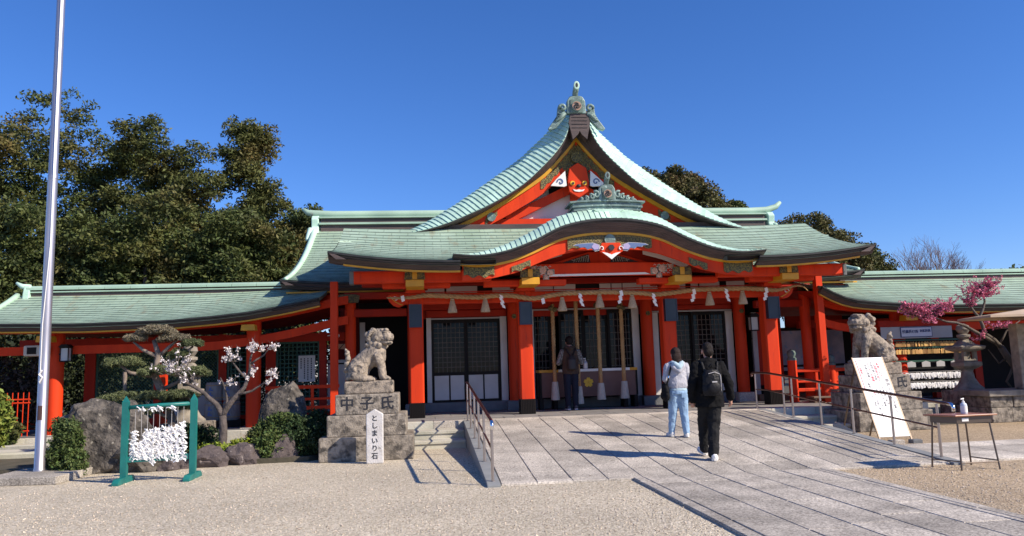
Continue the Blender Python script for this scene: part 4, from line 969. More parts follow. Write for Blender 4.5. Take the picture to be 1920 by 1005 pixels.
for k in range(10): MB().cbox(11.95 + 1.2 * k + .003, 11.95 + 1.2 * (k + 1) - .003, 19.15, 19.345, 0, .355, .01).build('edging_stone', mossy, gf2)
# left gallery back wall: posts, green lattices, boards
for x, w in ((-8.75, .13), (-7.05, .09), (-5.4, .10), (-4.6, .16), (-4.15, .13), (-2.78, .09), (-9.6, .1)):
    MB().box(x - w, x + w, 21.5, 21.7, .36, 2.75).build('rear_post', redd, gl)
MB().box(-10.5, -2.2, 21.48, 21.66, 2.5, 2.72).build('rear_beam', redd, gl)
MB().box(-10.5, -2.2, 21.48, 21.66, .42, .60).build('rear_sill', redd, gl)
def lattice(x0, x1, z0, z1, y, step, diag, par=gl):
    f = MB().box(x0, x1, y, y + .05, z0, z0 + .05).box(x0, x1, y, y + .05, z1 - .05, z1).box(x0, x0 + .05, y + .001, y + .051, z0 + .05, z1 - .05).box(x1 - .05, x1, y + .001, y + .051, z0 + .05, z1 - .05).build('lattice_frame', lgreen, par)
    b = MB()
    if diag:
        n = int((x1 - x0 + z1 - z0) / step)
        for k in range(1, n):
            for s_ in (0, 1):
                a = k * step; p = [x0 + max(0, a - (z1 - z0)), z0 + min(a, z1 - z0)]; q = [x0 + min(a, x1 - x0), z0 + max(0, a - (x1 - x0))]
                if s_: p[0], q[0] = x0 + x1 - p[0], x0 + x1 - q[0]
                b.beam((p[0], y + .02 + .012 * s_, p[1]), (q[0], y + .02 + .012 * s_, q[1]), .011, .022, upv=(0, 1, 0))
    else:
        for k in range(1, int((x1 - x0) / step)): b.box(x0 + k * step - .012, x0 + k * step + .012, y + .01, y + .03, z0 + .05, z1 - .05)
        for k in range(1, int((z1 - z0) / step)): b.box(x0 + .05, x1 - .05, y + .03, y + .045, z0 + k * step - .012, z0 + k * step + .012)
    b.build('lattice_bars', lgreen, f, kind='stuff')
lattice(-8.62, -7.14, .6, 2.5, 21.55, .085, True); lattice(-6.96, -5.5, .6, 2.5, 21.55, .085, True)
lattice(-5.3, -4.76, .6, 2.5, 21.55, .11, False); lattice(-4.02, -2.87, .6, 2.5, 21.55, .11, False)
MB().box(-6.9, -5.55, 21.50, 21.54, .62, 1.15).build('white_board', grayw, gl)
MB().box(-2.68, -2.0, 21.72, 21.76, .5, 1.98).build('white_board', grayw, gl)
MB().box(-2.68, -2.0, 21.70, 21.77, 1.86, 1.90).build('board_rail', dark, gl)
pn = MB().box(-2.68, -2.0, 21.9, 21.93, 2.28, 2.42).build('lit_panel', M('straw_board', (.55, .30, .20), .7), gl)
for k in range(5): MB().beam((-2.68 + .15 * k, 21.895, 2.28), (-2.56 + .15 * k, 21.895, 2.42), .01, .02).build('diagonal_slat', dark, pn)
# right gallery back: dark wall and posts
for x in (11.4, 12.6, 15.0, 16.3, 19, 21): MB().box(x - .12, x + .12, 21.5, 21.7, .36, 2.75).build('rear_post', redd, gr)
MB().box(10.8, 24.8, 21.48, 21.66, 2.5, 2.72).build('rear_beam', redd, gr)
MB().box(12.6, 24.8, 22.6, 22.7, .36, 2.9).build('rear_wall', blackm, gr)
MB().box(10.8, 12.6, 22.3, 22.4, .36, 2.9).build('rear_wall', redd, gr)
nt = thing('paper_notice', 'white paper notice with vertical lines of writing on the dark lattice above the standing rock', 'notice', (-3.2, 21.48, 1.7))
MB().box(-3.42, -2.98, 21.49, 21.495, 1.42, 2.12).build('sheet', white, nt)
for k in range(4):
    z = 2.05
    while z > 1.5:
        h = rnd.uniform(.03, .05); MB().box(-3.08 - .09 * k - .015, -3.08 - .09 * k + .015, 21.486, 21.489, z - h, z).build('ink_mark', bk, nt); z -= h + .018
        if k == 3 and z < 1.8: break
spk = thing('loudspeaker', 'beige horn loudspeaker under the left gallery eave beside the flagpole', 'loudspeaker', (-9.3, 19.6, 2.32))
MB().box(-9.48, -9.0, 19.55, 19.85, 2.24, 2.5).build('housing', M('beige_plastic', (.55, .48, .38), .6), spk, bevel=.04)
MB().box(-9.38, -9.18, 19.53, 19.56, 2.29, 2.45).build('mouth', dark, spk)
# ================================================================== text
def text_mesh(body, size, mt, name, parent, origin, xdir=(1, 0, 0), zdir=(0, 0, 1), ext=.003, bold=0.0, vertical=False, pitch=1.1, loc=None):
    cu = bpy.data.curves.new('txt', 'FONT'); cu.size = size; cu.extrude = ext; cu.offset = bold; cu.align_x = 'CENTER'; cu.align_y = 'CENTER'; cu.resolution_u = 3
    cu.body = '\n'.join(body) if vertical else body
    if vertical: cu.space_line = pitch
    o = bpy.data.objects.new('txt', cu); COL.objects.link(o)
    dg = bpy.context.evaluated_depsgraph_get(); me = bpy.data.meshes.new_from_object(o.evaluated_get(dg)); bpy.data.objects.remove(o)
    bpy.data.curves.remove(cu)
    X = Vector(xdir).normalized(); Z = Vector(zdir).normalized(); Yn = Z.cross(X)
    o0 = wloc(parent) if parent else Vector()
    Mx = Matrix(((X.x, Z.x, -Yn.x, origin[0] - o0.x), (X.y, Z.y, -Yn.y, origin[1] - o0.y), (X.z, Z.z, -Yn.z, origin[2] - o0.z), (0, 0, 0, 1)))
    me.transform(Mx); me.materials.clear(); me.materials.append(mt)
    return link(name, me, parent)

def sculpt(mb, name, mt, parent, vox, sm=2, loc=None, fac=.5, disp=0, dsc=8, kind=None, label=None):
    """fuse overlapping shapes into one continuous smooth mesh"""
    t = mb.build('tmp', mt, parent, loc=loc, fixn=False)
    r_ = t.modifiers.new('r', 'REMESH'); r_.mode = 'VOXEL'; r_.voxel_size = vox; r_.use_smooth_shade = True
    if sm: s_ = t.modifiers.new('s', 'SMOOTH'); s_.iterations = sm; s_.factor = fac
    dg = bpy.context.evaluated_depsgraph_get(); me = bpy.data.meshes.new_from_object(t.evaluated_get(dg)); me.name = name
    n = len(me.vertices)
    if disp:
        co = np.empty(n * 3, 'f'); me.vertices.foreach_get('co', co); co = co.reshape(-1, 3)
        no = np.empty(n * 3, 'f'); me.vertices.foreach_get('normal', no); no = no.reshape(-1, 3)
        d = np.array([noise.fractal(Vector(c * dsc), .6, 2.0, 4) for c in co]); me.vertices.foreach_set('co', (co + no * (d[:, None] * disp)).ravel())
    me.polygons.foreach_set('use_smooth', np.ones(len(me.polygons), bool)); me.update()
    old = t.data; bpy.data.objects.remove(t); bpy.data.meshes.remove(old)
    me.materials.clear(); me.materials.append(mt)
    o = link(name, me, parent, loc); return tag(o, label, None, None, kind)

def cap(mb, p, r0, q, r1, n=12):       # tapered limb with round ends
    mb.tube([p, q], [r0, r1], n); mb.ball(p, r0, nu=n, nv=8); mb.ball(q, r1, nu=n, nv=8); return mb
def limb(mb, pts, rs, n=12):
    for (p, q), (a, b) in zip(zip(pts, pts[1:]), zip(rs, rs[1:])): cap(mb, p, a, q, b, n)
    return mb

# ================================================================== stone guardian lions on pedestals
def pedestal(cx, yf, lab, s):
    P = thing('stone_pedestal', lab, 'pedestal', (cx, yf + .75, 0))
    for (w, z0, z1, ins) in ((1.72, 0, .435, 0), (1.46, .437, .825, .13), (1.18, .827, 1.205, .27)):
        w2 = w / 2; d = 1.5 - 2 * ins
        parts = ((-w2, w2),) if z0 > .8 else ((-w2, -w2 + w * .52), (-w2 + w * .52, w2))
        for a, b_ in parts:
            MB().box(cx + a + (.002 if a > -w2 else 0), cx + b_ - .002, yf + ins, yf + ins + d, z0, z1).build('stone_block', oldst, P, bevel=.018)
    for k, ch in enumerate('中子氏'):
        text_mesh(ch, .27, bk, 'carved_character', P, (cx + (-.37, 0, .37)[k], yf + .268, 1.02), bold=.004)
    return P
pedestal(-1.12, 14.72, 'tiered mossy stone pedestal with three carved characters under the left stone lion', 1)
pedestal(10.12, 16.05, 'tiered stone pedestal behind the leaning white notice, under the right stone lion', -1)
def lion(cx, yc, z0, fc, lab, mouth):
    L = thing('stone_lion', lab, 'statue', (cx, yc, z0))
    b = MB(); f = lambda x, y, z: (cx + fc * x, yc + y, z0 + .24 + z)
    b2 = MB().box(cx - .46, cx + .46, yc - .28, yc + .28, z0, z0 + .245)
    b2.build('plinth', statst, L, bevel=.03)
    # sitting body: haunches, sloping back, deep chest, straight front legs
    b.ball(f(-.20, 0, .22), (.21, .20, .22), nu=16, nv=10)
    limb(b, [f(-.18, 0, .28), f(-.02, 0, .44), f(.12, 0, .56)], [.20, .19, .19])
    b.ball(f(.14, 0, .46), (.17, .17, .20), nu=16, nv=10)
    for sy in (-1, 1):
        b.ball(f(-.20, sy * .15, .20), (.19, .09, .20), nu=14, nv=10)
        limb(b, [f(-.26, sy * .18, .10), f(-.10, sy * .20, .05), f(.02, sy * .20, .045)], [.09, .07, .055])
        b.ball(f(.03, sy * .20, .035), (.09, .065, .05))
        for k in range(3): b.ball(f(.095, sy * .20 + (k - 1) * .035, .025), (.03, .02, .03), nu=8, nv=6)
        limb(b, [f(.17, sy * .13, .50), f(.22, sy * .14, .28), f(.25, sy * .14, .07)], [.095, .07, .065])
        b.ball(f(.29, sy * .14, .04), (.095, .07, .05))
        for k in range(3): b.ball(f(.365, sy * .14 + (k - 1) * .04, .03), (.03, .022, .032), nu=8, nv=6)
        for k in range(3): b.ball(f(.17 - .02 * k, sy * .20, .36 + .06 * k), (.035, .03, .045), nu=8, nv=6)
        pts = [f(-.20 + .11 * (1 - k / 13) * math.cos(k * .6), sy * .235, .22 + .12 * (1 - k / 13) * math.sin(k * .6)) for k in range(12)]
        b.tube(pts, .016, 6)
        for k in range(3):
            b.tube([f(-.10 + .02 * k, sy * .225, .30 - .05 * k), f(-.16, sy * .245, .16 - .03 * k), f(-.24 - .02 * k, sy * .23, .07)], .014, 6)
        limb(b, [f(-.38, sy * .13, .06), f(-.34, sy * .17, .08)], [.055, .05])
    limb(b, [f(.12, 0, .56), f(.17, 0, .70)], [.17, .15])
    bo_ = sculpt(b, 'body', statst, L, .012, 3, disp=.006, dsc=22); bo_.data.transform(Matrix.Translation((0, 0, .24)) @ Matrix.Diagonal((1.04, 1.16, 1.0, 1)) @ Matrix.Translation((0, 0, -.24)))
    # tail: stacked curls
    t = MB()
    for x, z, r_ in ((-.42, .12, .055), (-.445, .22, .06), (-.43, .33, .062), (-.41, .44, .058), (-.43, .53, .05)): t.ball(f(x, 0, z), (r_, r_ * 1.5, r_))
    limb(t, [f(-.40, 0, .05), f(-.42, 0, .3), f(-.42, 0, .56), f(-.46, 0, .62)], [.05, .045, .045, .02])
    sculpt(t, 'tail', statst, L, .010, 1, disp=.004, dsc=25)
    # head turned a little to the viewer
    h = MB(); ya = -.35; H0 = Vector(f(.20, -.02, .84))
    def hp(x, y, z):
        c_, s_ = math.cos(ya), math.sin(ya); return tuple(H0 + Vector((fc * (x * c_ - y * s_), x * s_ + y * c_, z)))
    h.ball(hp(0, 0, 0), (.175, .16, .16), nu=16, nv=10)
    h.ball(hp(.14, 0, -.005), (.115, .135, .095)); h.ball(hp(.13, 0, -.10), (.105, .12, .05)); h.box(*sum(((min(a, b_), max(a, b_)) for a, b_ in zip(hp(.02, -.10, -.10), hp(.17, .10, .08))), ()))      # broad muzzle, jaw
    if mouth: h.ball(hp(.13, 0, -.12), (.08, .09, .035))
    h.ball(hp(.215, 0, .03), (.035, .05, .03))                                       # nose
    for sy in (-1, 1):
        h.ball(hp(.205, sy * .035, .02), (.022, .022, .022), nu=8, nv=6)
        h.ball(hp(.13, sy * .085, .045), (.04, .035, .035)); h.ball(hp(.13, sy * .075, .085), (.05, .05, .022))   # eye, brow
        h.ball(hp(-.06, sy * .13, .11), (.06, .035, .06)); h.tube([hp(-.03, sy * .14, .13), hp(-.10, sy * .16, .08), hp(-.14, sy * .17, .0)], [.035, .035, .02], 8)   # ear
        for k, (x, z) in enumerate(((-.02, -.13), (-.10, -.10), (-.15, -.03), (-.17, .05), (.05, -.15), (-.08, -.19), (-.16, -.14), (.0, -.02))):
            h.ball(hp(x, sy * .135, z), (.052, .04, .052), nu=10, nv=7)
        h.tube([hp(.205, sy * .03, -.055), hp(.16, sy * .10, -.05), hp(.10, sy * .125, -.04)], .012, 6)
    for k in range(5): h.ball(hp(.12 - .07 * k, 0, .125 - .010 * k * k * .6), (.05, .125, .035), nu=10, nv=7)
    for k in range(4): h.ball(hp(-.13 - .01 * k, -.09 + .06 * k, .08), (.05, .045, .05), nu=10, nv=7)
    for k in range(4): h.ball(hp(-.16, -.09 + .06 * k, -.03), (.05, .045, .05), nu=10, nv=7)
    for k in range(4): h.ball(hp(-.13, -.09 + .06 * k, -.14), (.05, .045, .05), nu=10, nv=7)
    hd_ = sculpt(h, 'head', statst, L, .0085, 1, disp=.005, dsc=28); T0 = Matrix.Translation(H0 - wloc(L)); SC = T0 @ Matrix.Diagonal((1.14, 1.2, 1.10, 1)) @ T0.inverted(); hd_.data.transform(SC)
    m_ = MB().tube([hp(.225, .05, -.06), hp(.235, 0, -.065), hp(.225, -.05, -.06), hp(.18, -.115, -.06), hp(.11, -.14, -.05)], .006, 5).build('mouth_line', bk, L); m_.data.transform(SC)
    for sy in (-1, 1): MB().ball(hp(.165, sy * .09, .05), .013, nu=8, nv=6).build('pupil', bk, L).data.transform(SC)
    return L
lion(-1.10, 15.42, 1.207, 1, 'weathered stone guardian lion sitting on the left pedestal, facing right', False)
lr_ = lion(10.08, 16.72, 1.207, -1, 'weathered stone guardian lion sitting on the right pedestal, head to the left', True); lr_.scale = (1.12, 1.12, 1.10)

# stone marker with hiragana
mk = thing('stone_marker', 'slim white stone post with a pointed top and vertical brushed writing', 'marker', (-.935, 14.32, 0))
whst = M('whitewashed_stone', (.66, .64, .62), .8, (.50, .48, .46), 4, .35, .7, bump=.4, bsc=50, c3=(.30, .28, .26), sc3=9, t3=.62)
MB().prism([(-1.085, 0), (-.785, 0), (-.785, .865), (-.935, .955), (-1.085, .865)], 14.25, 14.40).build('post', whst, mk, bevel=.015)
text_mesh('としまいり石', .118, bk, 'painted_writing', mk, (-.935, 14.248, .46), vertical=True, pitch=1.12, bold=.002)

# ================================================================== handrails
def handrail(x, ys, lab, top_y, end_y, flip):
    Hh = thing('handrail', lab, 'handrail', (x, 14, 0))
    zk = lambda y: max(.035, min(PZ, (y - RY0) * SL + .03)) + .012
    for y in ys:
        MB().lathe(x, y, [(.021, zk(y)), (.021, zk(y) + .80)], 14).lathe(x, y, [(.034, zk(y) - .004), (.034, zk(y) + .005)], 14).build('post', steel, Hh, smooth=True, auto=40)
    T = [(x, y, zk(y) + .83) for y in linspace(end_y + .12, top_y, 14)]
    T = [(x, end_y, zk(end_y) + .72), (x, end_y + .005, zk(end_y) + .79), (x, end_y + .04, zk(end_y) + .822)] + T + [(x, top_y + .25, zk(top_y) + .83)]
    if flip: T += [(x - .0, top_y + .32, zk(top_y) + .82), (x, top_y + .35, zk(top_y) + .78), (x, top_y + .33, zk(top_y) + .74)]
    MB().tube(T, .024, 14).build('rail', steeld, Hh, smooth=True, auto=60)
    MB().tube([(x, y, zk(y) + .44) for y in linspace(ys[0], ys[-1], 12)], .016, 12).build('rail', steeld, Hh, smooth=True, auto=60)
    MB().tube(T[:4], .0255, 14).build('bright_end', M('polished_steel', (.8, .8, .82), .12, metal=1.0) if 'polished_steel' not in MATS else MATS['polished_steel'], Hh, smooth=True)
    return Hh
handrail(.893, [11.0, 12.5, 13.72, 14.88, 16.18, 17.4], 'brown steel handrail along the left edge of the stone ramp', 17.4, 10.92, False)
handrail(7.728, [11.2, 12.38, 13.6, 14.75, 15.93, 16.33, 17.75], 'long steel handrail along the right edge of the ramp, ending over the desk', 17.6, 10.82, True)

# ================================================================== flagpole
fp = thing('flagpole', 'tall silver flagpole on a low granite base at the far left', 'flagpole', (-6.55, 14.25, 0))
alu = M('brushed_aluminium', (.52, .50, .53), .42, (.42, .40, .43), 6, metal=.85, stretch=(8, 8, .3))
MB().lathe(-6.55, 14.25, [(.092, .125), (.092, .16), (.084, .17), (.082, 2.5), (.079, 5.2), (.083, 5.2), (.083, 5.26), (.075, 5.28), (.068, 9.2), (.060, 11.5)], 28).build('pole', alu, fp, smooth=True, auto=40)
MB().prism([(-7.05, 13.45), (-5.86, 13.30), (-5.80, 14.75), (-7.05, 14.85)], 0, .125, axis='z').build('base', granite, fp, bevel=.012)
MB().tube([(-6.605, 14.168, .95 + .31 * (k / 4)) for k in range(5)], .006, 4).build('seam', dark, fp)
pl_ = MB()
for k in range(6):
    a = R(-125 + 12 * k); pl_.box(0, 0, 0, 0, 0, 0)
rows = [[(-6.55 + .0845 * math.cos(R(-118 + 11 * k)), 14.25 + .0845 * math.sin(R(-118 + 11 * k)), z) for z in (.98, 1.22)] for k in range(6)]
MB().sweep(rows).build('nameplate', M('brown_plate', (.07, .035, .03), .5), fp)
pts = [(-6.55 + .095 * math.cos(R(-100)), 14.25 + .095 * math.sin(R(-100)) , z) for z in linspace(1.6, 2.6, 8)] + [(-6.50, 14.16, 4), (-6.51, 14.165, 7), (-6.52, 14.17, 11.4)]
MB().tube(pts, .007, 5).build('halyard', wp, fp)
MB().tube([(-6.57, 14.15, 1.62), (-6.52, 14.14, 1.70), (-6.58, 14.145, 1.75), (-6.53, 14.14, 1.82)], .014, 6).build('knot', wp, fp)

# ================================================================== rack with tied paper fortunes
teal = M('teal_paint', (.010, .17, .15), .45, (.008, .13, .12), 5, bump=.1, bsc=20)
rk = thing('fortune_rack', 'teal wooden frame with wires for tied paper fortunes', 'rack', (-4.27, 13.2, 0))
for x, yy in ((-4.77, 13.12), (-3.77, 13.28)):
    MB().prism([(x - .046, yy - .046), (x + .046, yy - .046), (x + .046, yy + .046), (x - .046, yy + .046)], .09, 1.26, axis='z').add([(x - .046, yy - .046, 1.26), (x + .046, yy - .046, 1.26), (x + .046, yy + .046, 1.26), (x - .046, yy + .046, 1.26), (x, yy, 1.36)], [(0, 1, 4), (1, 2, 4), (2, 3, 4), (3, 0, 4)]).build('post', teal, rk)
    MB().prism([(yy - .36, 0), (yy + .36, 0), (yy + .36, .04), (yy + .28, .095), (yy - .28, .095), (yy - .36, .04)], x - .05, x + .05, axis='x').build('foot', teal, rk, bevel=.006)
bamb = MB(); bamb.tube([(-4.77, 13.12, 1.17), (-4.27, 13.2, 1.19), (-3.77, 13.28, 1.20)], .033, 12).build('top_bar', teal, rk, smooth=True)
MB().beam((-4.77, 13.12, .36), (-3.77, 13.28, .36), .035, .09).build('bottom_bar', teal, rk)
wire = M('grey_wire', (.45, .43, .42), .5)
tk = lambda k: (-4.63 + .0885 * k, 13.142 + .0142 * k)
for k in range(9):
    x, y = tk(k); MB().tube([(x, y, 1.19), (x + rnd.uniform(-.006, .006), y, .36)], .0035, 5).build('wire', wire, rk)
paper = M('white_paper', (.88, .87, .86), .8, island=.06)
pm = MB()
for k in range(9):
    x, y = tk(k); top = (.80, .62, .80, .80, .82, .84, .84, .86, .90)[k]
    zs = [top - j * .0165 for j in range(int((top - rnd.uniform(.27, .34)) / .0165))]
    if k in (1, 3, 4, 6): zs += [1.15, 1.13, 1.165]
    for z in zs:
        for s_ in range(2):
            cx_ = x + rnd.uniform(-.042, .042); a = rnd.uniform(-1.2, 1.2); yy = y - .01 - rnd.uniform(0, .035); l = rnd.uniform(.025, .05)
            dx, dz = math.cos(a) * l, math.sin(a) * l; w = .0095
            d2 = rnd.uniform(-.02, .02)
            p = [Vector((cx_ - dx, yy, z - dz)), Vector((cx_, yy - .014, z + .004)), Vector((cx_ + dx, yy + d2, z + dz - .016))]
            n_ = Vector((-math.sin(a), rnd.uniform(-.8, .8), math.cos(a))) * w
            pm.add([p[0] - n_, p[0] + n_, p[1] + n_ * .6, p[1] - n_ * .6], [(0, 1, 2, 3)]); pm.add([p[1] - n_ * .6, p[1] + n_ * .6, p[2] + n_, p[2] - n_], [(0, 1, 2, 3)])
        pm.ball((x, y - .008, z), (.017, .017, .010), nu=5, nv=4)
tag(pm.build('paper_fortunes', paper, None, loc=(-4.27, 13.2, .6), fixn=False), 'mass of white paper fortunes tied to the wires of the teal rack', 'paper fortunes', kind='stuff')

# ================================================================== desk, bottle, sign
dk = thing('school_desk', 'small school desk with brown top and thin metal legs beside the ramp foot', 'desk', (7.6, 10.52, 0))
dwood = M('desk_top_wood', (.36, .15, .08), .3, (.30, .12, .065), 6, stretch=(1, 6, 6)); dmet = M('desk_metal', (.13, .10, .08), .4, metal=.6)
tp = [(7.14, 10.68), (7.33, 10.24), (8.00, 10.28), (7.84, 10.72)]
MB().prism(tp, .735, .757, axis='z').build('top', dwood, dk, bevel=.006)
MB().prism([(7.22, 10.64), (7.38, 10.29), (7.93, 10.32), (7.79, 10.68)], .64, .733, axis='z').build('drawer_box', dmet, dk)
MB().box(7.46, 7.56, 10.288, 10.293, .665, .71).build('name_tag', wp, dk)
ft = [(7.21, 10.68), (7.36, 10.26), (7.92, 10.24), (7.86, 10.74)]
tt_ = [(7.24, 10.62), (7.40, 10.31), (7.90, 10.34), (7.78, 10.66)]
for (a, b_), (c_, d_) in zip(ft, tt_): MB().tube([(a, b_, 0.036 if b_ > 99 else .0), (c_, d_, .70)], .0125, 10).build('leg', dmet, dk, smooth=True, auto=50)
def lp(i, z): a, b_ = ft[i]; c_, d_ = tt_[i]; k = z / .70; return (a + (c_ - a) * k, b_ + (d_ - b_) * k, z)
MB().tube([lp(0, .12), lp(1, .12)], .009, 8).tube([lp(3, .12), lp(2, .12)], .009, 8).tube([lp(1, .10), lp(2, .10)], .009, 8).build('stretcher', dmet, dk)
bottle(7.66, 10.50, .757, 'clear sanitizer bottle with white label standing on the school desk', .95)

sb = thing('notice_board', 'tall leaning white notice board with red and black vertical Japanese text', 'notice board', (8.72, 14.2, 0))
zx = Vector((0, .70, 1.48)).normalized(); bx0, bx1 = 8.43, 9.03; P0 = Vector((bx0, 13.95, .11)); Lb = 1.64
nb = zx.cross(Vector((1, 0, 0))); nb = -nb if nb.y > 0 else nb
def bp_(u, v, d=0): return P0 + Vector((u, 0, 0)) + zx * v + nb * d
def panel(u0, u1, v0, v1, d0, d1, name, mt, par=sb):
    V = [bp_(u, v, d) for d in (d0, d1) for u, v in ((u0, v0), (u1, v0), (u1, v1), (u0, v1))]
    return MB().add(V, [(0, 3, 2, 1), (4, 5, 6, 7), (0, 1, 5, 4), (1, 2, 6, 5), (2, 3, 7, 6), (3, 0, 4, 7)]).build(name, mt, par)
panel(0, .60, 0, Lb, -.012, 0, 'board', M('glossy_white_board', (.86, .86, .87), .4), sb)
signred = M('red_print', (.70, .06, .10), .6); signblk = M('grey_print', (.12, .12, .14), .6)
for u in (-.015, .615): MB().beam(bp_(u, -.13, -.01), bp_(u, Lb + .01, -.01), .025, .025).build('frame_rail', dmet, sb)
for u in (.0, .60): MB().beam(bp_(u, Lb * .9, -.03), Vector((bx0 + u, 15.3, 0.0)), .025, .025).build('back_leg', dmet, sb)
def vt(body, u, v, size, mt): 
    o = text_mesh(body, size, mt, 'printed_text', sb, tuple(bp_(u, v, .002)), zdir=tuple(zx), vertical=True, pitch=1.02, ext=.0004, bold=size * .02); return o
vt('ご参拝の方へお願い', .545, .86, .088, signblk)
cols = [('新型コロナ', .465, 1.36, .062, signred), ('ウイルス感染症', .465, .86, .052, signblk), ('感染拡大防止', .40, 1.30, .062, signred), ('の為参拝の際は', .40, .82, .052, signblk),
        ('発熱風邪の症状', .335, 1.34, .056, signblk), ('のある方はご遠慮', .335, .80, .05, signblk), ('人と人との間隔', .27, 1.32, .058, signred), ('を空けて', .27, .86, .052, signblk), ('下さい', .27, .56, .052, signblk),
        ('手指の消毒に', .205, 1.32, .056, signblk), ('ご協力', .205, .90, .062, signred), ('お願い致します', .205, .56, .05, signblk), ('マスク着用', .145, 1.12, .052, signblk), ('の上ご参拝', .145, .72, .046, signblk)]
for c_ in cols: vt(*c_)
panel(.03, .045, .98, 1.58, .0005, .002, 'red_rule', signred); panel(.03, .16, 1.57, 1.585, .0005, .002, 'red_rule', signred)
vt('社務所', .085, 1.36, .05, signred)
w1 = thing('weight_block', 'beige sloped block behind the foot of the leaning notice board', 'block', (8.35, 14.6, 0))
MB().add([(7.98, 14.75, 0), (8.42, 14.35, 0), (8.55, 14.75, 0), (8.1, 15.1, 0), (8.0, 14.85, .30), (8.12, 14.80, .33), (8.50, 14.55, .05), (8.2, 15.1, .33)], [(0, 1, 6, 5, 4), (4, 5, 7), (5, 6, 2, 7), (0, 4, 7, 3), (0, 3, 2, 1), (1, 2, 6), (2, 3, 7)]).build('block', M('beige_board', (.55, .44, .30), .7), w1)
for x, y, w, l in ((8.62, 13.75, .12, 'small pale block under the left foot of the leaning notice board'), (8.98, 13.72, .09, 'small grey block under the right foot of the leaning notice board')):
    tag(MB().cbox(x - w, x + w, y - .08, y + .08, 0, .07, .012).build('foot_block', granitel if w > .1 else stoneb, None, loc=(x, y, 0)), l, 'block')

# ================================================================== people
skin = M('skin', (.50, .27, .19), .55, (.45, .23, .16), 20)
def cloth(name, c, c2=None, b=.5): return M(name, c, .85, c2 or tuple(v * .8 for v in c), 7, .35, .65, bump=b, bsc=11, bdist=.035, spec=.12)
hairm = M('dark_hair', (.010, .007, .006), .6, (.018, .012, .010), 60, spec=.2, bump=.5, bsc=120, stretch=(4, 4, .5))
def hand(mb, w, d, fw_, s=1.0, curl=.5, side=1):
    """palm and five fingers: w wrist point, d direction of the hand, fw_ palm-side direction"""
    w = Vector(w); d = Vector(d).normalized(); f = Vector(fw_); f = (f - d * f.dot(d)).normalized(); sdv = d.cross(f) * side
    limb(mb, [w, w + d * .035 * s, w + d * .085 * s], [.024 * s, .03 * s, .030 * s], 8)
    for k, (o, l) in enumerate(((-.027, .068), (-.009, .078), (.009, .073), (.027, .056))):
        p0 = w + d * .085 * s + sdv * o * s; p1 = p0 + (d * .9 + f * curl * .5) * l * .5 * s; p2 = p1 + (d * .5 + f * curl * 1.2) .normalized() * l * .5 * s
        limb(mb, [p0, p1, p2], [.0095 * s, .009 * s, .0075 * s], 8)
    p0 = w + d * .035 * s - sdv * .026 * s; p1 = p0 + (d * .6 - sdv * .6 + f * .4).normalized() * .035 * s; p2 = p1 + (d * .9 + f * .4).normalized() * .028 * s
    limb(mb, [p0, p1, p2], [.013 * s, .011 * s, .009 * s], 8)
def face_head(mb, c, s, tilt=0.0, yawh=0.0):
    Rm = Euler((tilt, 0, yawh)).to_matrix(); c = Vector(c)
    q = lambda x, y, z: tuple(c + Rm @ Vector((x * s, y * s, z * s)))
    mb.ball(q(0, -.005, .03), (.077 * s, .095 * s, .095 * s), nu=16, nv=12, rot=Rm); mb.ball(q(0, .025, -.035), (.06 * s, .07 * s, .075 * s), nu=14, nv=10, rot=Rm)
    mb.ball(q(0, .10, -.01), (.014 * s, .02 * s, .025 * s), rot=Rm); mb.ball(q(0, .085, -.05), (.026 * s, .012 * s, .010 * s), rot=Rm)
    for sx in (-1, 1):
        mb.ball(q(sx * .078, 0, -.005), (.010 * s, .022 * s, .032 * s), rot=Rm); mb.ball(q(sx * .03, .08, .012), (.017 * s, .012 * s, .010 * s), rot=Rm)
    return q
def shoe(par, p, ang, pitch_, mt, sole, s=1.0):
    Rm = (Matrix.Rotation(ang, 3, 'Z') @ Matrix.Rotation(pitch_, 3, 'X')); p = Vector(p)
    q = lambda x, y, z: tuple(p + Rm @ Vector((x * s, y * s, z * s)))
    m_ = MB()
    m_.ball(q(0, .0, .055), (.045 * s, .05 * s, .05 * s), rot=Rm); limb(m_, [q(0, 0, .05), q(0, .09, .038), q(0, .165, .03)], [.044 * s, .042 * s, .034 * s])
    o = sculpt(m_, 'shoe', mt, par, .008, 2)
    so = MB(); rows = []
    out = [(.036, -.045), (.044, .03), (.046, .11), (.034, .185), (0, .205), (-.034, .185), (-.046, .11), (-.044, .03), (-.036, -.045), (0, -.06)]
    V = [q(a, b_, z) for z in (0, .024) for a, b_ in out]; n = len(out)
    so.add(V, [tuple(range(n)), tuple(range(2 * n - 1, n - 1, -1))] + [(k, k + n, (k + 1) % n + n, (k + 1) % n) for k in range(n)]).build('sole', sole, o)
    for k in range(3): MB().tube([q(-.022, .07 + .022 * k, .078 - .006 * k), q(.022, .07 + .022 * k, .078 - .006 * k)], .004, 5).build('lace', MATS['grey_white_board'], o)
    return o
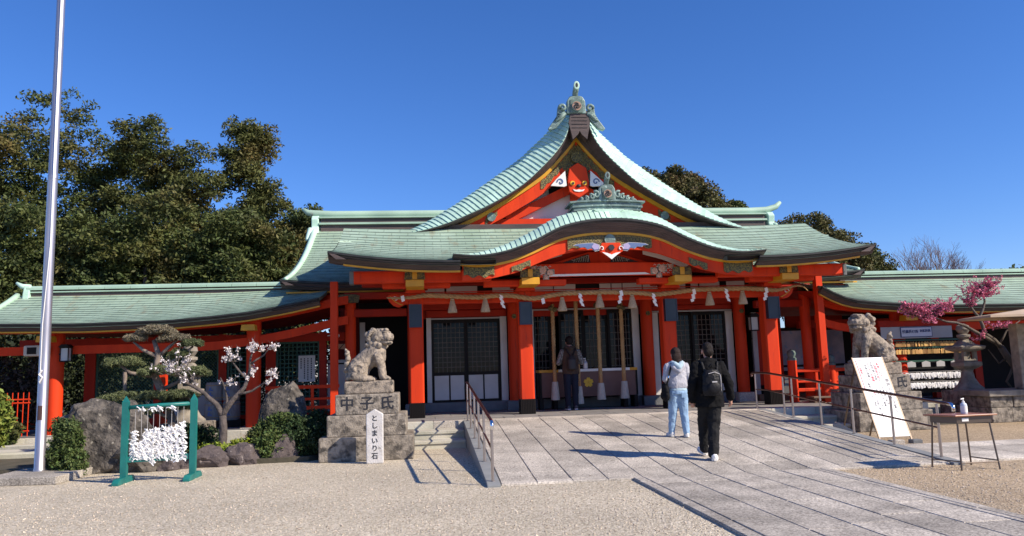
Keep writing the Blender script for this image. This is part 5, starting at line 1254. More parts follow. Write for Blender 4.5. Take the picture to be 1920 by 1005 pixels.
def tubes(par, name, mt, chains, vox=.011, sm=2, disp=.0, dsc=9):
    m_ = MB()
    for pts, rs in chains:
        if isinstance(rs[0], tuple):       # elliptical sections (rx, ry)
            for (p, q), (a, b_) in zip(zip(pts, pts[1:]), zip(rs, rs[1:])):
                n = 20; V = []
                for P_, r_ in ((p, a), (q, b_)): V += [(P_[0] + r_[0] * math.cos(2 * math.pi * k / n), P_[1] + r_[1] * math.sin(2 * math.pi * k / n), P_[2]) for k in range(n)]
                m_.add(V, [tuple(range(n - 1, -1, -1)), tuple(range(n, 2 * n))] + [(k, (k + 1) % n, (k + 1) % n + n, k + n) for k in range(n)])
        else: limb(m_, pts, rs)
    return sculpt(m_, name, mt, par, vox, sm, disp=disp, dsc=dsc)
wsh = M('white_sneaker', (.80, .79, .77), .6); wso = M('sneaker_sole', (.70, .68, .64), .7)

# --- man in black walking up the ramp
def man_black():
    X, Y_ = 4.42, 11.92; g0 = rz(Y_) - .0
    Pn = thing('person', 'man in black jacket with black backpack and white shoes walking up the ramp', 'person', (X, Y_, g0))
    q = lambda x, y, z: (X + x, Y_ + y, g0 + z)
    b = MB(); face_head(b, q(.02, .03, 1.665), 1.08, R(-4), R(-18))
    limb(b, [q(.02, .02, 1.59), q(.01, 0, 1.48)], [.058, .065]); limb(b, [q(0, 0, 1.42), q(0, 0, 1.15), q(0, 0, .95)], [.12, .12, .12])
    limb(b, [q(-.09, .0, .92), q(-.06, .20, .53), q(-.045, .27, .15)], [.085, .06, .04]); limb(b, [q(.085, 0, .92), q(.03, -.01, .50), q(-.04, -.14, .11)], [.085, .06, .04])
    limb(b, [q(-.19, 0, 1.44), q(-.25, -.02, 1.16), q(-.25, .06, .94)], [.055, .042, .028]); limb(b, [q(.20, 0, 1.44), q(.29, -.02, 1.18), q(.35, .05, .94)], [.055, .042, .028])
    hand(b, q(-.25, .07, .925), (0.05, .15, -1), (.3, 1, 0), 1.0, .7, 1); hand(b, q(.355, .055, .925), (.12, .1, -1), (-.4, .9, 0), 1.0, .6, -1)
    sculpt(b, 'body', skin, Pn, .0075, 1)
    jk = cloth('black_jacket_cloth', (.008, .008, .009)); tr = cloth('charcoal_trousers', (.020, .020, .021))
    tubes(Pn, 'jacket', jk, [([q(0, 0, 1.50), q(0, 0, 1.42), q(0, 0, 1.15), q(0, 0, .92), q(0, 0, .80)], [(.12, .10), (.235, .135), (.215, .15), (.225, .15), (.235, .155)]),
                             ([q(-.19, 0, 1.43), q(-.28, -.03, 1.15), q(-.26, .05, .92)], [.088, .078, .062]), ([q(.20, 0, 1.43), q(.31, -.03, 1.17), q(.36, .04, .94)], [.088, .078, .062]),
                             ([q(-.10, -.02, 1.50), q(0, -.05, 1.52), q(.10, -.02, 1.50), q(.06, .05, 1.52), q(-.06, .05, 1.52)], [.055, .06, .055, .05, .05])], disp=.012, dsc=9)
    tubes(Pn, 'trousers', tr, [([q(-.085, .0, .92), q(-.06, .19, .53), q(-.045, .26, .13)], [.115, .088, .072]), ([q(.085, 0, .92), q(.035, -.01, .50), q(-.035, -.13, .10)], [.120, .094, .080])], disp=.014, dsc=8)
    hr = MB(); Rm = Euler((R(-4), 0, R(-18))).to_matrix(); hr.ball(q(.02, .01, 1.715), (.087, .106, .102), nu=16, nv=10, rot=Rm); hr.ball(q(.02, -.03, 1.66), (.080, .075, .085), nu=14, nv=10)
    sculpt(hr, 'hair', hairm, Pn, .009, 1, disp=.005, dsc=40)
    MB().tube([q(.09, .06, 1.60), q(.105, .09, 1.62), q(.08, .12, 1.61)], [.02, .03, .03], 8).build('face_mask', wp, Pn, smooth=True)
    bp2 = MB(); pk = M('black_nylon', (.006, .006, .008), .55, spec=.25, bump=.3, bsc=40)
    pkb = tubes(Pn, 'backpack', pk, [([q(-.02, -.20, 1.38), q(-.02, -.21, 1.30), q(-.02, -.22, 1.05), q(-.02, -.22, .98)], [(.10, .05), (.15, .085), (.165, .10), (.14, .085)])], .010, 2, .006, 12)
    MB().ball(q(-.02, -.30, 1.10), (.11, .035, .10), nu=14, nv=8).build('front_pocket', pk, pkb, smooth=True)
    MB().box(*(lambda a, b_: (a[0], b_[0], a[1], b_[1], a[2], b_[2]))(q(-.06, -.328, 1.185), q(.02, -.322, 1.205))).build('brand_tab', MATS['grey_white_board'], pkb)
    MB().tube([q(.09 - .0 * k, -.30 + .02 * abs(k - 3) * .3, 1.05 + .05 * k) for k in range(6)], .007, 5).tube([q(-.10, -.29, 1.32), q(.0, -.30, 1.345), q(.08, -.285, 1.31)], .006, 5).build('zip', MATS['grey_wire'], pkb)
    MB().tube([q(-.05, -.17, 1.42), q(-.02, -.21, 1.47), q(.01, -.17, 1.42)], .010, 6).build('grab_loop', pk, pkb)
    for sx in (-1, 1): MB().tube([q(sx * .10, -.13, 1.36), q(sx * .125, -.10, 1.49), q(sx * .13, .02, 1.515), q(sx * .14, .13, 1.40), q(sx * .17, .10, 1.10), q(sx * .16, -.12, 1.0)], .020, 6).build('strap', pk, pkb)
    shoe(Pn, q(-.04, -.16, .0), R(-24), R(4), wsh, wso, 1.14); shoe(Pn, (X - .045, Y_ + .27, rz(Y_ + .27) + .03), R(4), R(12), wsh, wso, 1.1)
man_black()
def woman():
    X, Y_ = 4.60, 14.02; g0 = rz(Y_) 
    Pn = thing('person', 'woman in light grey hoodie and pale blue jeans walking up the ramp', 'person', (X, Y_, g0))
    q = lambda x, y, z: (X + x, Y_ + y, g0 + z)
    b = MB(); face_head(b, q(.0, .03, 1.50), 1.0, R(-6), R(12)); limb(b, [q(0, .01, 1.44), q(0, 0, 1.34)], [.045, .05]); limb(b, [q(0, 0, 1.27), q(0, 0, 1.05), q(0, 0, .86)], [.10, .095, .11])
    limb(b, [q(-.085, 0, .84), q(-.10, .06, .45), q(-.13, .10, .10)], [.08, .055, .035]); limb(b, [q(.075, 0, .84), q(.09, .0, .45), q(.10, -.06, .09)], [.08, .055, .035])
    limb(b, [q(-.16, 0, 1.30), q(-.21, -.02, 1.06), q(-.12, .17, 1.02)], [.05, .038, .024]); limb(b, [q(.16, 0, 1.30), q(.20, -.02, 1.06), q(.12, .17, 1.02)], [.05, .038, .024])
    hand(b, q(-.115, .175, 1.02), (.8, .6, .1), (0, 0, -1), .92, .8, 1); hand(b, q(.115, .175, 1.02), (-.8, .6, .1), (0, 0, -1), .92, .8, -1)
    sculpt(b, 'body', skin, Pn, .0075, 1)
    hd = cloth('grey_hoodie_fleece', (.46, .46, .50), (.38, .38, .42)); lb = cloth('pale_blue_cloth', (.42, .55, .62)); jn = cloth('pale_blue_denim', (.30, .44, .60), (.22, .34, .50))
    tubes(Pn, 'hoodie', hd, [([q(0, 0, 1.38), q(0, 0, 1.30), q(0, 0, 1.10), q(0, 0, .93), q(0, 0, .885)], [(.10, .08), (.19, .11), (.185, .125), (.195, .13), (.175, .12)]),
                             ([q(-.165, 0, 1.29), q(-.225, -.02, 1.06), q(-.13, .15, 1.02)], [.072, .064, .048]), ([q(.165, 0, 1.29), q(.22, -.02, 1.06), q(.13, .15, 1.02)], [.072, .064, .048])], disp=.010, dsc=10)
    tubes(Pn, 'hood', lb, [([q(-.09, -.05, 1.36), q(-.06, -.11, 1.33), q(0, -.14, 1.27), q(.06, -.11, 1.33), q(.09, -.05, 1.36)], [.04, .05, .06, .05, .04])], .009, 1)
    tubes(Pn, 'hood_edge', hd, [([q(-.13, -.02, 1.345), q(-.09, -.13, 1.27), q(0, -.155, 1.20), q(.09, -.13, 1.27), q(.13, -.02, 1.345)], [.035, .035, .04, .035, .035])], .009, 1)
    tubes(Pn, 'shirt_hem', lb, [([q(0, 0, .89), q(0, 0, .845)], [(.172, .12), (.176, .124)])], .010, 1)
    tubes(Pn, 'jeans', jn, [([q(-.08, 0, .82), q(-.10, .05, .45), q(-.13, .09, .08)], [.105, .080, .058]), ([q(.08, 0, .82), q(.095, 0, .45), q(.105, -.055, .08)], [.107, .082, .060]), ([q(0, 0, .88), q(0, 0, .78)], [(.165, .118), (.175, .125)])], disp=.008, dsc=12)
    MB().box(*(lambda a, b_: (a[0], b_[0], a[1], b_[1], a[2], b_[2]))(q(.03, -.128, .72), q(.12, -.118, .80))).build('back_pocket', jn, Pn)
    hr = MB(); hr.ball(q(0, .0, 1.545), (.090, .105, .10), nu=16, nv=10); hr.ball(q(.0, -.045, 1.47), (.092, .062, .12), nu=14, nv=10); hr.ball(q(.03, -.06, 1.38), (.075, .045, .06), nu=12, nv=8)
    sculpt(hr, 'hair', M('brown_hair', (.020, .010, .007), .6, (.03, .015, .011), 60, spec=.25, bump=.5, bsc=120, stretch=(4, 4, .5)), Pn, .008, 2, disp=.004, dsc=40)
    shoe(Pn, (X - .13, Y_ + .07, rz(Y_ + .07) + .01), R(10), R(0), wsh, wso, .98); shoe(Pn, q(.105, -.07, .008), R(-8), R(0), wsh, wso, .98)
    bag = thing('shoulder_bag', 'black shoulder bag hanging on the left side of the woman in grey', 'bag', q(-.25, -.02, .7))
    bk2 = cloth('black_bag_cloth', (.012, .012, .013))
    m_ = MB(); m_.ball(q(-.245, -.02, .84), (.065, .13, .15), nu=14, nv=10); m_.ball(q(-.245, -.02, .76), (.075, .15, .10), nu=14, nv=10); sculpt(m_, 'bag_body', bk2, bag, .011, 2, disp=.012, dsc=9)
    MB().tube([q(-.235, -.10, .93), q(-.19, -.125, 1.12), q(-.115, -.085, 1.34), q(-.10, .02, 1.385), q(-.12, .11, 1.30), q(-.2, .13, 1.1), q(-.24, .06, .93)], .017, 6, sx=1, sy=.5).build('strap', bk2, bag)
    MB().tube([q(-.195, -.135, 1.08), q(-.185, -.14, 1.12)], .020, 6).build('buckle', MATS['polished_steel'], bag)
woman()
def praying():
    X, Y_ = 3.72, 19.95; g0 = FZ + .008; s = 1.07
    Pn = thing('person', 'man in brown jacket and dark jeans praying before the offering box, seen from behind', 'person', (X, Y_, g0))
    q = lambda x, y, z: (X + x * s, Y_ + y * s, g0 + z * s)
    b = MB(); face_head(b, q(.0, .08, 1.62), 1.05 * s, R(-22), 0); limb(b, [q(0, .04, 1.56), q(0, 0, 1.46)], [.055, .06]); limb(b, [q(0, 0, 1.40), q(0, 0, 1.1), q(0, 0, .95)], [.12, .11, .11])
    for sx in (-1, 1):
        limb(b, [q(sx * .09, 0, .9), q(sx * .09, .0, .5), q(sx * .09, -.01, .10)], [.08, .06, .04]); limb(b, [q(sx * .18, 0, 1.41), q(sx * .27, .03, 1.14), q(sx * .05, .27, 1.22)], [.055, .042, .028])
        hand(b, q(sx * .035, .28, 1.23), (-sx * .12, .25, 1), (-sx, 0, 0), 1.0, .15, sx)
    sculpt(b, 'body', skin, Pn, .008, 1)
    jk = cloth('brown_jacket_cloth', (.075, .050, .038)); sl = M('checked_sleeve', (.09, .08, .07), .85, (.22, .21, .20), 26, .45, .55); jn = cloth('navy_jeans', (.018, .022, .038))
    tubes(Pn, 'jacket', jk, [([q(0, 0, 1.49), q(0, 0, 1.41), q(0, 0, 1.1), q(0, 0, .86)], [(.11, .09), (.22, .125), (.215, .14), (.225, .145)]), ([q(-.09, -.03, 1.49), q(0, -.09, 1.47), q(.09, -.03, 1.49)], [.05, .065, .05])], .011, 2, .010, 9)
    tubes(Pn, 'sleeve', sl, [([q(-.19, 0, 1.39), q(-.285, .02, 1.13), q(-.08, .24, 1.20)], [.078, .070, .050])], .011, 2, .006); tubes(Pn, 'sleeve', sl, [([q(.19, 0, 1.39), q(.285, .02, 1.13), q(.08, .24, 1.20)], [.078, .070, .050])], .011, 2, .006)
    tubes(Pn, 'jeans', jn, [([q(-.09, 0, .88), q(-.095, 0, .5), q(-.09, 0, .07)], [.11, .088, .070]), ([q(.09, 0, .88), q(.095, 0, .5), q(.09, 0, .07)], [.11, .088, .070])], .011, 2, .008)
    hr = MB(); Rm = Euler((R(-22), 0, 0)).to_matrix(); hr.ball(q(0, .05, 1.68), (.096 * s, .11 * s, .10 * s), nu=16, nv=10, rot=Rm); hr.ball(q(0, .02, 1.63), (.088, .08, .085), nu=14, nv=10); sculpt(hr, 'hair', hairm, Pn, .009, 1, disp=.004, dsc=40)
    pk = MATS['black_nylon']; pkb = tubes(Pn, 'backpack', M('brown_black_nylon', (.022, .018, .016), .6), [([q(0, -.16, 1.30), q(0, -.19, 1.20), q(0, -.19, .98), q(0, -.17, .95)], [(.06, .04), (.12, .07), (.12, .08), (.09, .06)])], .010, 2)
    for sx in (-1, 1): MB().tube([q(sx * .02, -.17, 1.27), q(sx * .12, -.10, 1.46), q(sx * .14, .02, 1.49)], .016, 6).build('strap', pk, pkb)
    shoe(Pn, q(-.09, -.04, .008), R(8), 0, M('dark_sneaker', (.06, .06, .07), .6), wso, 1.1); shoe(Pn, q(.09, -.04, .008), R(-8), 0, MATS['dark_sneaker'], wso, 1.1)
praying()
# ================================================================== stone lanterns, monument, ema racks, fence, barrels
lst = M('lantern_stone', (.34, .30, .24), .9, (.18, .16, .135), 5, .35, .7, bump=.6, bsc=50, c3=(.12, .115, .10), sc3=7, t3=.60)
def stone_lantern(x, y, z0, s, lab, rot=0.0, base=True):
    L = thing('stone_lantern', lab, 'stone lantern', (x, y, z0)); u = lambda r_, z: (r_ * s, z0 + z * s)
    if base:
        MB().box(x - .55 * s, x + .55 * s, y - .5 * s, y + .5 * s, z0, z0 + .38 * s).build('base_block', oldst, L, bevel=.02)
        MB().box(x - .50 * s, x + .50 * s, y - .45 * s, y + .45 * s, z0 + .382 * s, z0 + .75 * s).build('base_block', oldst, L, bevel=.02)
    b0 = .75 if base else 0
    MB().lathe(x, y, [u(.38, b0), u(.37, b0 + .05), u(.27, b0 + .14), u(.17, b0 + .32), u(.14, b0 + .50), u(.17, b0 + .55)], 24, a0=rot).build('shaft', lst, L, smooth=True, auto=35)
    MB().lathe(x, y, [u(.20, b0 + .55), u(.38, b0 + .64), u(.38, b0 + .74), u(.24, b0 + .76)], 4, a0=R(45) + rot).build('platform', lst, L, bevel=.012)
    fb = MB()
    for sx in (-1, 1):
        for sy in (-1, 1): fb.box(x + sx * .15 * s - .045 * s, x + sx * .15 * s + .045 * s, y + sy * .15 * s - .045 * s, y + sy * .15 * s + .045 * s, z0 + (b0 + .76) * s, z0 + (b0 + 1.02) * s)
    fb.box(x - .19 * s, x + .19 * s, y - .19 * s, y + .19 * s, z0 + (b0 + .76) * s, z0 + (b0 + .82) * s).box(x - .185 * s, x + .185 * s, y + .05 * s, y + .185 * s, z0 + (b0 + .8) * s, z0 + (b0 + 1.01) * s)
    fb.build('fire_box', lst, L)
    MB().lathe(x, y, [u(.26, b0 + 1.02), u(.48, b0 + 1.08), u(.52, b0 + 1.16), u(.30, b0 + 1.20), u(.14, b0 + 1.34), u(.11, b0 + 1.36)], 4, a0=R(45) + rot).build('roof', lst, L, bevel=.02)
    MB().lathe(x, y, [u(.10, b0 + 1.36), u(.17, b0 + 1.42), u(.17, b0 + 1.48), u(.09, b0 + 1.50), u(.12, b0 + 1.53), u(.175, b0 + 1.62), u(.15, b0 + 1.72), u(.03, b0 + 1.78)], 20).build('finial', lst, L, smooth=True, auto=35)
    return L
stone_lantern(13.62, 18.4, 0, .94, 'large stone lantern in half shade at the right under the pink plum tree')
stone_lantern(-5.02, 17.3, 0, .92, 'stone lantern behind the trimmed pine and the white plum blossom')
mn = thing('stone_monument', 'upright pale stone slab on a block wall at the right edge', 'monument', (14.3, 17.4, 0))
MB().box(13.98, 15.0, 17.02, 17.30, .745, 2.29).build('slab', lst, mn, bevel=.02)
for j, (z0, z1) in enumerate(((0, .34), (.343, .60))):
    x = 13.02
    for k in range(4):
        x2 = x + .52 + .06 * ((k + j) % 2); MB().box(x + .003, x2 - .003, 16.9 + .02 * ((k + j) % 2), 17.9, z0, z1).build('stone_block', oldst, mn, bevel=.02); x = x2
MB().box(12.96, 15.3, 16.84, 17.9, .603, .742).build('cap_stone', lst, mn, bevel=.015)

er = thing('plaque_rack', 'red framed rack for wooden prayer plaques under a white sign in the right gallery', 'rack', (13.4, 19.7, .35))
for x in (12.45, 14.55): MB().box(x - .05, x + .05, 19.62, 19.74, .36, 2.55).build('post', red, er)
MB().box(12.1, 14.62, 19.60, 19.66, 2.40, 2.56).build('top_board', redd, er)
MB().box(12.13, 14.18, 19.585, 19.60, 2.07, 2.385).build('white_board', grayw, er)
for z in (2.0, 1.80, 1.44): MB().box(12.5, 14.5, 19.66, 19.72, z, z + .04).build('rail', lgreen, er)
MB().box(12.5, 14.5, 19.9, 19.95, .6, 2.0).build('dark_back', blackm, er)
es = thing('plaque_sign', 'white sign with navy frame and Japanese lettering above the prayer plaque rack', 'sign', (13.13, 19.57, 2.2))
MB().box(12.68, 13.59, 19.565, 19.583, 2.10, 2.375).build('frame', M('navy_paint', (.03, .05, .16), .5), es)
MB().box(12.70, 13.57, 19.560, 19.5645, 2.12, 2.355).build('panel', M('sign_white', (.62, .64, .70), .5), es)
text_mesh('絵馬掛け所', .092, MATS['navy_paint'], 'lettering', es, (12.955, 19.557, 2.245), bold=.003)
text_mesh('祈願絵馬', .078, MATS['navy_paint'], 'lettering', es, (13.385, 19.557, 2.26), bold=.002)
plq = M('plaque_wood', (.58, .34, .10), .7, (.48, .26, .08), 14, rndv=.25, hue=.01)
pme = None
for row, (zt, n) in enumerate(((2.0, 24), (1.80, 30))):
    for k in range(n):
        x = 12.55 + 1.92 * (k + .5) / n + rnd.uniform(-.008, .008); tl_ = rnd.uniform(-.12, .12)
        if pme is None:
            o = MB().prism([(-.045, -.15), (.045, -.15), (.045, -.05), (0, -.02), (-.045, -.05)], -.004, .004).build('prayer_plaque', plq, None); pme = o.data
        else: o = link('prayer_plaque', pme)
        o.location = (x, 19.64 - rnd.uniform(0, .012), zt); o.rotation_euler = (0, tl_, rnd.uniform(-.5, .5))
        tag(o, ('small wooden prayer plaque hanging in the upper, darker row of the rack' if row == 0 else 'small golden wooden prayer plaque hanging in the lower row of the rack'), 'prayer plaque', 'prayer plaques, upper row' if row == 0 else 'prayer plaques, lower row')
for k in range(4):
    x = 12.95 + .42 * k; c = MB().prism([(x - .12, 1.30), (x + .12, 1.30), (x + .12, 1.42), (x, 1.46), (x - .12, 1.42)], 19.63, 19.64).build('price_card', grayw, er)
pf = MB()
for zc in (1.12, .86):
    MB().tube([(12.5, 19.62, zc + .05), (14.5, 19.62, zc + .05)], .006, 5).build('string', wire, er)
    for k in range(420):
        x = rnd.uniform(12.5, 14.6); z = zc + rnd.uniform(-.02, .03); l = rnd.uniform(.06, .14); a = rnd.uniform(-.4, .4); y = 19.60 + rnd.uniform(-.03, .03)
        pf.add([(x - .012, y, z), (x + .012, y, z), (x + .012 + math.sin(a) * l, y - .02, z - math.cos(a) * l), (x - .012 + math.sin(a) * l, y - .015, z - math.cos(a) * l)], [(0, 1, 2, 3)])
tag(pf.build('paper_fortunes', paper, None, loc=(13.5, 19.6, 1), fixn=False), 'two long rows of tied white paper fortunes below the prayer plaques', 'paper fortunes', kind='stuff')

# red iron fence, bench-like steps at far left
fc_ = thing('iron_fence', 'low bright red iron fence at the far left behind the flagpole', 'fence', (-10, 19.3, .36))
for z in (.52, 1.16, 1.24): MB().tube([(-12.2, 19.25, z + .0), (-9.12, 19.25, z)], .018, 8).build('rail', red, fc_)
for k in range(26): MB().tube([(-12.1 + .118 * k, 19.25, .40), (-12.1 + .118 * k, 19.25, 1.40)], .011, 6).build('bar', red, fc_)
MB().cbox(-12.5, -8.3, 18.75, 19.13, 0, .24, .02).build('garden_step', mossy, kind='structure')
MB().cbox(-9.2, -7.1, 17.2, 18.2, .0, .20, .03).build('garden_step', mossy, kind='structure')
tag(MB().add([(-12, 12.2, .006), (-6.9, 13.4, .006), (-6.2, 15.2, .006), (-7.4, 17.2, .006), (-13, 17.6, .006)], [(0, 1, 2, 3, 4)]).build('side_path_left', M('grey_path_paving', (.30, .30, .31), .85, (.22, .22, .22), 2, bump=.3, bsc=30)), kind='structure')
rp = tag(MB().cbox(-5.86, -5.70, 17.9, 18.06, 0, 1.9, .03).build('red_post', red, None, loc=(-5.78, 17.98, 0)), 'short bright red post standing behind the trimmed pine', 'post')
# straw-wrapped sake barrels
brm = M('barrel_straw', (.30, .28, .26), .85, (.22, .20, .19), 14, bump=.4, bsc=40, stretch=(1, 1, .4)); bink = M('barrel_blue_print', (.10, .16, .34), .7)
pos = ['lower left', 'lower right', 'upper left', 'upper right']
for i, (x, z) in enumerate(((-5.44, .52), (-4.99, .52), (-5.42, 1.01), (-5.0, 1.01))):
    b = thing('sake_barrel', 'grey wrapped sake barrel with blue print, %s of the stack of four' % pos[i], 'barrel', (x, 20.85, z), 'stacked sake barrels')
    MB().lathe(x, 20.85, [(.19, z), (.215, z + .05), (.215, z + .42), (.19, z + .475)], 20).build('wrap', brm, b, smooth=True, auto=40)
    for zz in (.08, .40): MB().lathe(x, 20.85, [(.219, z + zz - .008), (.223, z + zz), (.219, z + zz + .008)], 20).build('cord', straw, b)
    for k in range(2): MB().prism([(x - .09, z + .13 + .13 * k), (x + .02, z + .13 + .13 * k), (x + .02, z + .16 + .13 * k), (x - .03, z + .16 + .13 * k), (x - .03, z + .22 + .13 * k), (x - .06, z + .22 + .13 * k)], 20.622, 20.632).build('printed_mark', bink, b)
MB().box(-5.75, -4.7, 20.6, 21.1, .36, .515).build('barrel_stand', dark, gl)

# market canopy edge at the right
cn = thing('canopy', 'beige sloping tent canopy edge at the right border', 'canopy', (13, 14.6, 0))
cvm = M('beige_canvas', (.52, .40, .28), .8, (.45, .34, .24), 3)
CQ = [(12.35, 15.75), (17.0, 15.4), (17.0, 17.5), (12.8, 17.45)]
MB().add([(a, b_, 2.44) for a, b_ in CQ] + [(14.8, 16.5, 2.72)], [(0, 1, 4), (1, 2, 4), (2, 3, 4), (3, 0, 4)]).build('roof_cloth', cvm, cn)
MB().sweep([[(a, b_, 2.44), (a, b_, 2.39)] for a, b_ in CQ + CQ[:1]]).build('valance', cvm, cn)
for a, b_ in ((13.6, 15.62), (16.95, 15.42), (16.95, 17.45)): MB().tube([(a, b_, 0), (a, b_, 2.44)], .025, 8).build('pole', dmet, cn)

# ================================================================== rocks
rockm = M('garden_rock', (.135, .118, .10), .9, (.050, .044, .038), 6, .4, .6, bump=1.0, bsc=14, bdist=.05, c3=(.36, .33, .27), sc3=11, t3=.62)
rockd = M('dark_purple_rock', (.12, .095, .09), .85, (.07, .055, .055), 5, bump=.9, bsc=16, bdist=.04, c3=(.30, .26, .24), sc3=10, t3=.64)
def rock(name, lab, c, r_, seed, mt, sub=4, rough=.22, shape=None, facets=10, group=None):
    bm = bmesh.new(); bmesh.ops.create_icosphere(bm, subdivisions=sub, radius=1)
    rr = random.Random(seed); pl = []
    for k in range(facets):
        n = Vector((rr.gauss(0, 1), rr.gauss(0, 1), rr.gauss(0, .7))).normalized(); pl.append((n, rr.uniform(.62, .9)))
    o_ = Vector((seed * 3.1, seed * 1.7, 0))
    for v in bm.verts:
        p = v.co.copy()
        for n, d in pl:
            t = p.dot(n) - d
            if t > 0: p -= n * t * .9
        p *= 1 + rough * noise.fractal(v.co * 1.6 + o_, .9, 2, 5) + .04 * noise.fractal(v.co * 9 + o_, .8, 2, 3)
        if shape: p = shape(p)
        v.co = Vector((p.x * r_[0], p.y * r_[1], p.z * r_[2]))
    me = bpy.data.meshes.new(name); bm.to_mesh(me); bm.free(); me.materials.append(mt)
    me.polygons.foreach_set('use_smooth', [True] * len(me.polygons)); me.set_sharp_from_angle(angle=R(28))
    o = link(name, me, None, c); return tag(o, lab, 'rock', group)
rock('garden_rock', 'large rugged rock behind the teal rack, beside the flagpole', (-5.75, 15.0, .42), (.88, .62, .82), 3, rockm, 5)
rock('garden_rock', 'flat-sided rock low behind the left post of the teal rack', (-5.05, 14.75, .22), (.52, .4, .42), 8, rockm)
rock('standing_rock', 'tall standing rock with two peaks left of the left stone lion', (-2.92, 16.5, .50), (.56, .40, .98), 17, rockm, 5, .07, lambda p: Vector((math.copysign(abs(p.x) ** .62, p.x) * (.98 - .16 * max(0, p.z)), p.y, math.copysign(abs(p.z) ** .7, p.z) * .93 + (.13 * max(0, 1 - abs(p.x - .22) / .3) - .05 if p.z > .5 else 0))), 5)
for i, (x, y, z, a, b_, c_, sd_, l) in enumerate(((-4.02, 15.0, .12, .40, .3, .26, 21, 'low dark rock under the white plum tree, right of the teal rack'), (-3.42, 15.2, .14, .34, .28, .30, 22, 'rounded dark rock right of the plum trunk'), (-4.62, 14.7, .06, .26, .24, .18, 23, 'low edging rock seen through the middle of the teal rack'), (-4.35, 14.9, .05, .2, .2, .16, 24, 'small edging rock behind the right post of the teal rack'), (-2.75, 15.35, .16, .34, .25, .38, 25, 'dark rock half hidden in the bushes below the standing rock'), (-6.3, 14.6, .05, .22, .2, .2, 26, 'small rock at the foot of the bush beside the flagpole base'))):
    rock('edging_rock', l, (x, y, z), (a, b_, c_), sd_, rockd, 4)
so = MB()
pts = [(-9, 15.2), (-6.4, 15.0), (-5, 14.75), (-3.6, 15.05), (-2.2, 15.1), (-1.9, 15.6), (-2.0, 18.9), (-9, 18.9)]
so.prism(pts, 0, .09, axis='z'); so.build('garden_bed', dirt, kind='structure')
MB().add([(-12, 18.9, .012), (-1.9, 18.9, .012), (-1.9, 19.2, .012), (-12, 19.2, .012)], [(0, 1, 2, 3)]).build('bed_margin', dirt, kind='structure')

# ================================================================== foliage
def leafcloud(name, mt, parent, C, per, spread, size, loc=(0, 0, 0), aspect=1.6, droop=0.0, kind=None, flat=.0, folded=False):
    """C (n,3) clump centres; each clump = per small leaf quads"""
    C = np.asarray(C, 'f'); n = len(C); N_ = n * per
    sp = np.asarray(spread if isinstance(spread, (list, tuple)) else (spread,) * 3, 'f')
    off = NP.normal(0, 1, (N_, 3)).astype('f'); ln = np.linalg.norm(off, axis=1, keepdims=True); off = off / ln * (NP.random((N_, 1)) ** .45)
    P = np.repeat(C, per, axis=0) + off * sp
    if droop: P[:, 2] -= droop * (np.linalg.norm(off[:, :2], axis=1) ** 2)
    a = NP.normal(0, 1, (N_, 3)); a[:, 2] *= (1 - flat); a /= np.linalg.norm(a, axis=1, keepdims=True)
    b = NP.normal(0, 1, (N_, 3)); b -= a * (a * b).sum(1, keepdims=True); b[:, 2] *= (1 - flat); b /= np.linalg.norm(b, axis=1, keepdims=True) + 1e-6
    s = size * NP.uniform(.6, 1.25, (N_, 1)); a = a * s * aspect / 2; b = b * s / 2
    V = np.stack([P - a, P - b * .9, P + a, P + b * .9], axis=1).reshape(-1, 3).astype('f')
    o0 = wloc(parent) if parent else Vector(loc)
    V -= np.array(o0, 'f')
    me = bpy.data.meshes.new(name); me.vertices.add(N_ * 4); me.vertices.foreach_set('co', V.ravel())
    me.loops.add(N_ * 4); me.loops.foreach_set('vertex_index', np.arange(N_ * 4, dtype='i'))
    me.polygons.add(N_); me.polygons.foreach_set('loop_start', np.arange(0, N_ * 4, 4, dtype='i'))
    me.update(calc_edges=True); me.materials.append(mt)
    o = link(name, me, parent, None if parent else loc); return tag(o, kind=kind)
def leafm(name, a, b, isl=.35, hue=.02, c3=None, tr=.0): return M(name, a, .65, b, .8, .35, .65, island=isl, hue=hue, c3=c3, sc3=.35, t3=.52, spec=.3, trans=tr)
conif = leafm('cypress_foliage', (.098, .118, .032), (.055, .078, .024), .45, .02, (.110, .098, .028), .15)
conif2 = leafm('yew_foliage', (.118, .122, .034), (.070, .088, .027), .4, .02, (.140, .112, .034), .15)
broad = leafm('camphor_foliage', (.14, .125, .04), (.085, .090, .032), .4, .03, (.13, .09, .04), .12)
trunkm = M('tree_bark', (.075, .055, .042), .9, (.13, .11, .09), 8, bump=.8, bsc=20, stretch=(1, 1, .3))
def blob_clumps(blobs, n, shell=.55, layers=True):
    out = []; vol = [b[3] * b[4] * b[5] for b in blobs]; tot = sum(v ** .67 for v in vol)
    for b, v in zip(blobs, vol):
        k = int(n * v ** .67 / tot)
        d = NP.normal(0, 1, (k, 3)); d /= np.linalg.norm(d, axis=1, keepdims=True); r_ = shell + (1 - shell) * NP.random((k, 1)) ** .6
        p = d * r_ * np.array(b[3:6]) + np.array(b[0:3]); out.append(p)
    return np.concatenate(out)
